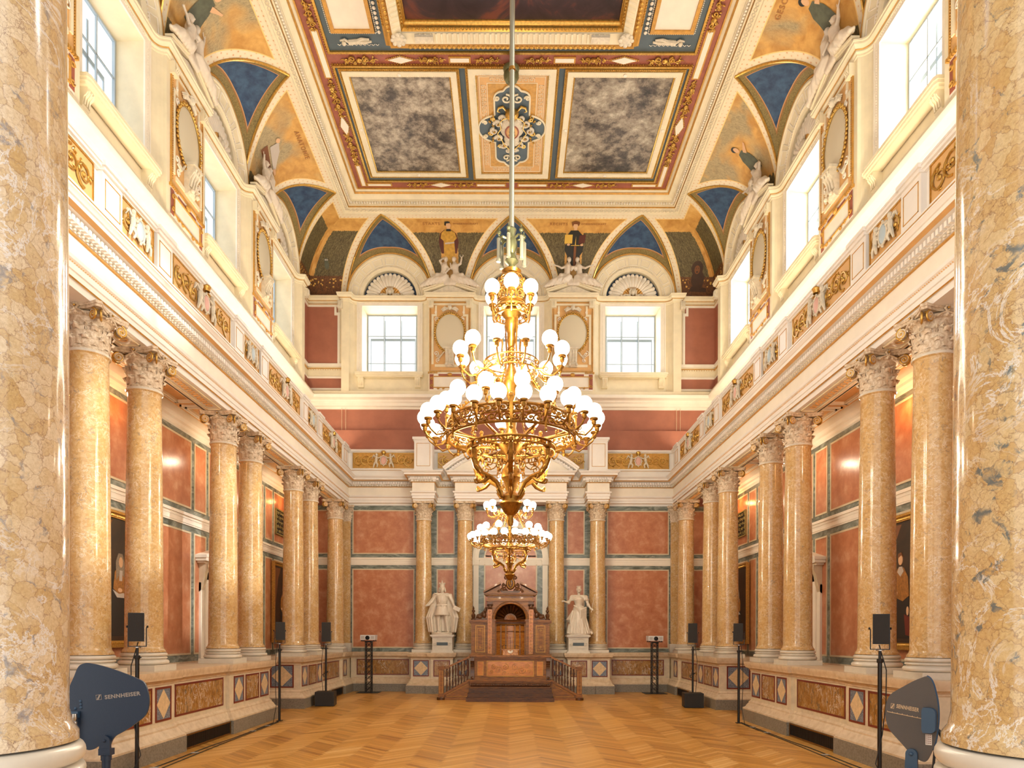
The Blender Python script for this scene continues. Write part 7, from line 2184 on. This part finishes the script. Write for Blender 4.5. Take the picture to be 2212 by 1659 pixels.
# ================================================================ SOUND AND PROJECTION EQUIPMENT
def speaker(loc, yaw, label, h=.35, w_=.175, d_=.20, tilt=0.0):
    t = thing('loudspeaker', label, 'loudspeaker', loc, yaw, 'black loudspeakers on poles')
    b = MB().prism([(-w_/2, -d_/2), (w_/2, -d_/2), (w_*.36, d_/2), (-w_*.36, d_/2)], .06, .06+h, 'z'); b.build('cabinet', 'black', t)
    g = MB().box(-w_/2+.008, w_/2-.008, -d_/2-.008, -d_/2, .07, .05+h); g.build('front_grille', 'mesh', t)
    br = MB(); x = w_/2+.012
    for s in (-1, 1): br.box(s*x-.004, s*x+.004, -.02, .02, .0, .06+h*.50); br.lathe([(0, -.008), (.018, -.008), (.018, .008), (0, .008)], 10, (0, 0, 0)).v[-40:] if False else None
    br.box(-x-.004, x+.004, -.02, .02, -.006, .004); br.build('yoke', 'blackmetal', t)
    k = MB()
    for s in (-1, 1): k.ball((s*(x+.012), 0, .06+h*.52), (.012, .016, .016), 8, 6)
    k.build('knob', 'black', t)
    return t
def pole(loc, h, label, base=True, clamp=False):
    t = thing('speaker_pole', label, 'stand', loc, 0, 'black speaker poles')
    MB().lathe([(.0, .012), (.024, .012), (.024, h*.93), (.016, h*.93), (.016, h-.012), (.0, h-.012)], 14).build('tube', 'blackmetal', t)
    m = MB().lathe([(.03, h*.90), (.034, h*.905), (.034, h*.93), (.0, h*.935)], 12); m.tube([(0, 0, h*.915), (.05, 0, h*.915)], .008, 6); m.build('collar', 'black', t)
    if base: MB().box(-.05, .05, -.05, .05, 0, .012).build('floor_plate', 'blackmetal', t)
    if clamp:
        m = MB(); m.lathe([(.02, .42), (.032, .425), (.032, .48), (.02, .485)], 10); m.tube([(0, 0, .45), (-.07, -.02, .40), (-.04, -.02, .35)], .012, 6); m.tube([(0, 0, .45), (.06, -.02, .47)], .014, 6); m.build('clamp', 'black', t)
    MB().lathe([(0, h-.012), (.045, h-.012), (.045, h-.002), (0, h-.002)], 12).build('top_plate', 'chrome', t)
    return t
def cable(pts, label, r=.006, nm='cable'):
    o = MB().tube(pts, r, 6).build(nm, 'cable'); tag(o, label, 'cable'); return o
for s, sd in ((-1, 'left'), (1, 'right')):
    xa, ya = (-4.60, 8.42) if s < 0 else (4.33, 8.0)
    pole((xa, ya, 0), 1.54, f'tall black pole of the nearest {sd} loudspeaker, beside the podium')
    speaker((xa, ya, 1.546), -s*.35, f'black loudspeaker on the nearest {sd} pole, before the colonnade')
    xb, yb = (-4.52, 13.38) if s < 0 else (4.44, 13.27)
    pole((xb, yb, 0), 1.52, f'black pole standing on the parquet at the {sd} stair gap')
    speaker((xb, yb, 1.526), -s*.45, f'black loudspeaker on the pole at the {sd} stair gap')
    xc, yc = (-4.40, 16.3) if s < 0 else (4.33, 16.2)
    t = thing('subwoofer', f'low black subwoofer box on the floor near the {sd} podium', 'subwoofer', (xc, yc, 0), -s*.10, 'black subwoofers')
    MB().box(-.22, .22, -.22, .22, .01, .34).build('cabinet', 'black', t); MB().box(-.205, .205, -.228, -.22, .025, .325).build('front_grille', 'mesh', t)
    m = MB()
    for q in (-1, 1): m.box(q*.222-.003, q*.222+.003, -.02, .06, .20, .26)
    m.build('handle', 'blackmetal', t)
    pole((xc, yc, .34), 1.12, f'black pole rising from the {sd} subwoofer', False, True)
    speaker((xc, yc, 1.466), -s*.30, f'large black loudspeaker on the pole over the {sd} subwoofer', .46, .21, .22)
    xt = -4.14 if s < 0 else 4.22; yt = 19.98
    t = thing('truss_stand', f'black lattice truss tower in front of the {sd} half of the far wall', 'stand', (xt, yt, 0), 0, 'black truss towers')
    m = MB(); h = 1.50
    for a in (-1, 1):
        for b in (-1, 1): m.tube([(a*.085, b*.085, .01), (a*.085, b*.085, h)], .014, 8)
    m.build('chords', 'blackmetal', t)
    m = MB()
    for k_ in range(9):
        z0 = .04+.16*k_; z1 = z0+.16
        for b in (-1, 1):
            m.tube([(-.085, b*.085, z0), (.085, b*.085, z1)], .007, 5); m.tube([(.085, b*.085, z0), (-.085, b*.085, z1)], .007, 5)
            m.tube([(b*.085, -.085, z0), (b*.085, .085, z1)], .007, 5)
    m.build('lattice', 'blackmetal', t)
    MB().box(-.32, .32, -.28, .28, 0, .012).build('base_plate', 'blackmetal', t); m = MB().box(-.20, .20, -.17, .17, h, h+.02); m.box(-.1, .1, -.1, .1, h-.03, h); m.build('top_plate', 'blackmetal', t)
    t = thing('projector', f'white video projector on the {sd} truss tower', 'projector', (xt - .0, yt-.02, h+.02), 0, 'white projectors')
    m = MB().box(-.215, .215, -.16, .20, .02, .165); m.box(-.205, .205, -.165, -.16, .03, .155); m.build('housing', 'projwhite', t)
    MB().lathe([(0, -.03), (.062, -.03), (.062, .012), (.048, .015), (.045, -.0), (0, -.0)], 20).xform(Matrix.Translation((0, -.175, .085)) @ Matrix.Rotation(PI/2, 4, 'X')).build('lens', 'lens', t)
    m = MB()
    for q in (-1, 1): m.box(q*.14-.05, q*.14+.05, -.168, -.164, .05, .135)
    m.build('vent', 'tape', t)
    m = MB()
    for a in (-.17, .17):
        for b in (-.12, .14): m.lathe([(0, 0), (.018, 0), (.014, .02), (0, .02)], 8, (a, b, 0))
    m.build('foot', 'black', t)
    # cables
    cable([(xa-.0*s, ya+.02, 1.60), (xa+s*.06, ya-.03, 1.30), (xa+s*.05, ya-.04, .9), (xa+s*.02, ya-.02, .55), (xa+s*.10*-1, ya-.10, .22), (xa-s*.02, ya-.16, .01), (xa - s*.05, ya+.1, .008)], f'thin black cable drooping down the nearest {sd} speaker pole')
    cable([(xb+s*.04, yb, 1.56), (xb+s*.07, yb-.02, 1.2), (xb+s*.07, yb-.03, .7), (xb+s*.03, yb-.1, .3), (xb-s*.0, yb-.35, .012), (xb-s*.0, 12.2, .008)], f'thin black cable hanging behind the pole at the {sd} stair gap')
    cable([(xc+s*.05, yc, 1.5), (xc+s*.10, yc, 1.1), (xc+s*.11, yc+.01, .75), (xc+s*.06, yc-.03, .352)], f'thin black cable beside the pole on the {sd} subwoofer')
    xx = s*4.50
    cable([(xx, 4.8, .008), (xx+s*.02, 7.4, .008), (xx, 9.0, .008), (xx+s*.03, 10.3, .008), (xx-s*.06, 10.8, .03), (xx, 11.3, .008), (xx, 12.2, .008), (xx+s*.0, 13.3, .008)], f'long black cable taped to the parquet along the {sd} podium', .007)
    cable([(s*4.35, 5.2, .008), (s*4.37, 8.0, .008), (s*4.44, 10.5, .008), (s*4.46, 13.15, .008)], f'second black cable running parallel on the parquet, {sd} side', .006)
    for k_, y_ in enumerate((8.6, 9.7, 11.9, 12.6)):
        o = MB().box(-.05, .05, -.03, .03, .012, .017).build('gaffer_tape', 'tape', None, (s*4.48, y_, 0), .1); tag(o, f'grey tape strip on the {sd} floor cable, {["nearest", "second", "third", "farthest"][k_]} of four', 'tape', f'tape strips on the {sd} cable')
    # suspension wires against the far red wall
    for q, x_ in enumerate((5.12, 5.24)):
        o = MB().tube([(s*x_, YB-.12, 7.36), (s*x_, YB-.12, 8.72)], .006, 5).build('hanging_wire', 'line'); tag(o, f'thin pale hanging wire before the far red wall, {sd} end, {"inner" if q == 0 else "outer"} one', 'wire', f'hanging wires at the {sd} end')

# ================================================================ RADIO ANTENNAS
def outline(pts, cx, cz, k):
    return [((x-cx)*k, -(y-cz)*k) for x, y in pts]
def smooth_poly(P, n=3):
    out = []; L = len(P)
    for i in range(L):
        p0, p1, p2, p3 = (Vector(P[(i+j-1) % L]) for j in range(4))
        for k in range(n):
            t_ = k/n; out.append(tuple(.5*((2*p1) + (p2-p0)*t_ + (2*p0-5*p1+4*p2-p3)*t_*t_ + (3*p1-p0-3*p2+p3)*t_**3)))
    return out
def logo(parent, mat, x, z, size, rot, y, length):
    tm = text_mb('SENNHEISER', size, size*.035, 1.0, 'LEFT', 1.1)
    xs_ = [v[0] for v in tm.v]; w0 = max(xs_)-min(xs_); sx = length/(w0 + size*1.35); tm.v = [((v[0]-min(xs_))*sx, v[1], v[2]) for v in tm.v]
    tm.xform(Matrix.Translation((x + size*1.35*sx, y, z)) @ Matrix.Rotation(-rot, 4, 'Y')); 
    o = tm.build('lettering', mat, parent, smooth=False, fix=False)
    s = size*.62; b = MB(); fr = .05*size*1.3
    R = Matrix.Translation((x, y, z)) @ Matrix.Rotation(-rot, 4, 'Y')
    q = MB(); q.frame(-s*.2, s*1.55*sx-s*.2, -s*.78, s*.78, fr, -.0006, 0)
    q.prism([(-s*.15, -s*.72), (s*.45*sx, -s*.72), (s*1.3*sx-s*.1, s*.72), (s*.75*sx, s*.72)], -.0006, 0)
    q.xform(R); q.build('logo_mark', mat, parent, smooth=False)
# left: seen face on
PXL = [(700, 28), (640, 48), (600, 92), (560, 190), (512, 300), (482, 420), (470, 530), (478, 650), (502, 765), (545, 880), (600, 960), (655, 1018), (700, 1052), (745, 1067), (800, 1055), (845, 1027), (880, 1018), (905, 1045), (975, 1040), (995, 1005), (1015, 955), (1055, 900), (1120, 862), (1230, 797), (1330, 722), (1400, 662), (1440, 590), (1456, 480), (1440, 360), (1408, 275), (1370, 238), (1320, 213), (1200, 163), (1000, 92), (850, 50), (765, 32)]
ZA = 2.60; kk = ZA/1475/5.53
def px2w(x, y, Z): return ((x-1102.5)*Z/1475, Z, 1.7 + (1371.5-y)*Z/1475)
cxl, czl = 960, 560
wl = px2w(60+cxl/5.53, 1430+czl/5.53, ZA)
t = thing('antenna_paddle', 'navy blue paddle antenna on a stand, before the left foreground column', 'antenna', wl)
P = smooth_poly(outline(PXL, cxl, czl, kk), 3)
m = MB().prism(P, -.004, .004); m.build('paddle_board', 'navy', t, ang=.5)
logo(t, 'print', (835-cxl)*kk, -(438-czl)*kk, .0205, math.radians(6.7), -.0048, 525*kk)
m = MB()
for (x, y) in ((640, 485), (643, 523), (646, 560), (580, 570)): m.lathe([(0, 0), (.0035, 0), (.0035, .003), (0, .003)], 10, (0, 0, 0)) if False else m.ball(((x-cxl)*kk, -.005, -(y-czl)*kk), (.0058, .003, .0058), 10, 6)
m.build('switch_screws', 'blueplastic', t)
m = MB(); x, z = (600-cxl)*kk, -(640-czl)*kk; m.box(x-.018, x+.01, -.016, -.004, z-.012, z+.012); m.build('socket_block', 'blueplastic', t)
m = MB().lathe([(0, .02), (.009, .02), (.010, .0), (.007, -.006), (.011, -.010), (.011, -.02), (.006, -.026), (.005, -.05), (0, -.05)], 14, (x, -.018, z-.016)); m.build('coax_plug', 'chrome', t)
cb = cable([(wl[0]+x, ZA-.018, wl[2]+z-.055), (wl[0]+x+.003, ZA-.02, wl[2]-.14), (wl[0]+x+.012, ZA-.02, 1.10), (wl[0]+x+.02, ZA-.015, .7), (wl[0]+x+.02, ZA+.05, .10)], 'black coaxial cable dropping from the navy blue antenna', .0042)
def mount(t, x, z, mat, tall, label, wloc):
    m = MB(); pr = [(x-.022, z-.055), (x+.022, z-.055), (x+.020, z-.01)] + arc(x, z, .020, 0, PI, 8) + [(x-.020, z-.01)]
    m.prism(pr, -.016, -.005); m.prism([(x-.022, z-.055), (x+.022, z-.055), (x+.022, z-.03), (x-.022, z-.03)], -.018, .014); m.ball((x, -.018, z), (.006, .004, .006), 8, 6); m.build('swivel_mount', mat, t)
    st = thing('antenna_stand', label, 'stand', (wloc[0]+x, wloc[1]-.003, 0))
    hz = wloc[2]+z-.055
    MB().lathe([(0, .30), (.0155, .30), (.0155, hz-.02), (.019, hz-.02), (.019, hz-.001), (0, hz-.001)], 16).build('tube', mat, st)
    MB().lathe([(0, .15), (.022, .15), (.022, .55), (.0, .56)], 14).build('lower_tube', 'blackmetal', st)
    for k_ in range(3):
        a = 2*PI*k_/3 + PI/2; MB().tube([(.02*math.cos(a), .02*math.sin(a), .40), (.42*math.cos(a), .42*math.sin(a), .015)], .009, 8).build('leg', 'blackmetal', st)
mount(t, (948-cxl)*kk, -(950-czl)*kk, 'navy', 0, 'navy tripod stand carrying the left paddle antenna', wl)
# right: turned away
PXR = [(760, 137), (700, 158), (560, 215), (400, 303), (250, 387), (182, 442), (145, 500), (120, 570), (106, 660), (104, 780), (120, 880), (150, 970), (210, 1060), (300, 1160), (400, 1270), (470, 1352), (500, 1400), (560, 1440), (620, 1482), (680, 1517), (740, 1536), (775, 1525), (812, 1480), (860, 1380), (902, 1270), (932, 1150), (952, 1000), (966, 850), (966, 700), (950, 540), (920, 400), (880, 260), (840, 185), (800, 148)]
ZR = 2.62; YAW = math.radians(46); kr = ZR/1475/7.575; cxr, czr = 545, 830
wr = px2w(1900+cxr/7.575, 1440+czr/7.575, ZR)
# the board is turned about the vertical: solve each outline point on the turned plane
def on_board(x, y):
    X = (1900 + x/7.575 - 1102.5)/1475; Zt = -(1440 + y/7.575 - 1371.5)/1475
    # plane through wr with direction u=(cos,-sin)
    # X*Y = wr.x + u*cos ; Y = wr.y - u*sin  ->  u = (X*wr.y - wr.x)/(cos + X*sin)
    u = (X*wr[1] - wr[0])/(math.cos(YAW) + X*math.sin(YAW)); Y = wr[1] - u*math.sin(YAW)
    return (u, Zt*Y + 1.7 - wr[2])
t = thing('antenna_paddle', 'dark grey angled paddle antenna on a stand, before the right foreground column', 'antenna', wr, -YAW)
P = smooth_poly([on_board(x, y) for x, y in PXR], 3)
m = MB().prism(P, -.004, .004); m.build('paddle_board', 'taupe', t, ang=.5)
e = MB(); e.tube([(p[0], .002, p[1]) for p in P[70:]], .0045, 6); e.build('blue_edge', 'blueplastic', t)
lx, lz = on_board(205, 620); rx_, rz_ = on_board(660, 705)
logo(t, 'print2', lx, lz, .0205, math.atan2(rz_-lz, rx_-lx), -.0048, rx_-lx)
a_, b_ = on_board(140, 715), on_board(715, 832)
m = MB(); m.tube([(a_[0], -.005, a_[1]), (b_[0], -.005, b_[1])], .0016, 5)
for k_ in range(8): f = k_/7; m.tube([(a_[0]+(b_[0]-a_[0])*f, -.005, a_[1]+(b_[1]-a_[1])*f), (a_[0]+(b_[0]-a_[0])*f, -.005, a_[1]+(b_[1]-a_[1])*f+.004)], .0012, 4)
m.build('scale_line', 'print2', t)
bx0, bz1 = on_board(720, 640); bx1, bz0 = on_board(945, 1070)
m = MB(); c_ = .012
pr = [(bx0, bz0+c_), (bx0+c_*.4, bz0), (bx1-c_*1.5, bz0)] + [(bx1-c_*1.5+c_*1.5*math.sin(a), bz0+c_*1.5-c_*1.5*math.cos(a)) for a in (.4, .8, 1.2, 1.57)] + [(bx1-c_*1.5+c_*1.5*math.cos(a), bz1-c_*1.5+c_*1.5*math.sin(a)) for a in (0, .4, .8, 1.2, 1.57)] + [(bx0+c_*.4, bz1), (bx0, bz1-c_)]
m.prism(pr, -.026, -.004); m.build('control_box', 'blueplastic', t, ang=.5)
px0, pz0 = on_board(762, 1255); px1, pz1 = on_board(868, 1090)
m = MB().box(px0, px1, -.0050, -.004, pz0, pz1); lb = m.build('paper_label', 'paper', t)
m = MB()
for k_ in range(7):
    for j_ in range(3): m.box(px0+(px1-px0)*(.10+.28*j_), px0+(px1-px0)*(.30+.28*j_), -.0056, -.005, pz0+.006+.0075*k_, pz0+.006+.0075*k_+.0022)
m.build('small_print', 'redline', lb, smooth=False)
mx, mz = on_board(545, 1400)
mount(t, mx, mz, 'navy', 0, 'navy tripod stand carrying the right paddle antenna', wr) if False else None
m = MB(); m.prism([(mx-.022, mz-.055), (mx+.022, mz-.055), (mx+.020, mz-.01)] + arc(mx, mz, .020, 0, PI, 8) + [(mx-.020, mz-.01)], -.018, -.005); m.ball((mx, -.024, mz), (.007, .004, .007), 8, 6); m.build('swivel_mount', 'blueplastic', t)
wx, wy = wr[0] + mx*math.cos(YAW), wr[1] - mx*math.sin(YAW); hz = wr[2]+mz-.055
st = thing('antenna_stand', 'navy tripod stand carrying the right paddle antenna', 'stand', (wx-.008, wy-.01, 0))
MB().lathe([(0, .30), (.0155, .30), (.0155, hz-.02), (.02, hz-.02), (.02, hz-.001), (0, hz-.001)], 16).build('tube', 'blueplastic', st)
MB().lathe([(0, .15), (.022, .15), (.022, .55), (.0, .56)], 14).build('lower_tube', 'blackmetal', st)
for k_ in range(3):
    a = 2*PI*k_/3 + PI/2; MB().tube([(.02*math.cos(a), .02*math.sin(a), .40), (.42*math.cos(a), .42*math.sin(a), .015)], .009, 8).build('leg', 'blackmetal', st)
qx, qz = on_board(960, 1070)
m = MB().tube([(qx-.004, .01, qz+.01), (qx+.012, .012, qz-.004)], .008, 8); m.tube([(qx+.008, .012, qz-.0), (qx+.018, .014, qz-.022)], .011, 8); m.build('coax_plug', 'black', t)
qw = (wr[0] + (qx+.002)*math.cos(YAW), wr[1] - (qx+.002)*math.sin(YAW))
cable([(qw[0]-.004, qw[1]+.01, wr[2]+qz-.02), (qw[0]-.012, qw[1]+.01, wr[2]+qz-.12), (qw[0]-.022, qw[1]+.01, 1.15), (qw[0]-.03, qw[1]+.02, .6), (qw[0]-.03, qw[1]+.05, .05)], 'black coaxial cable dropping from the dark grey antenna', .0045)
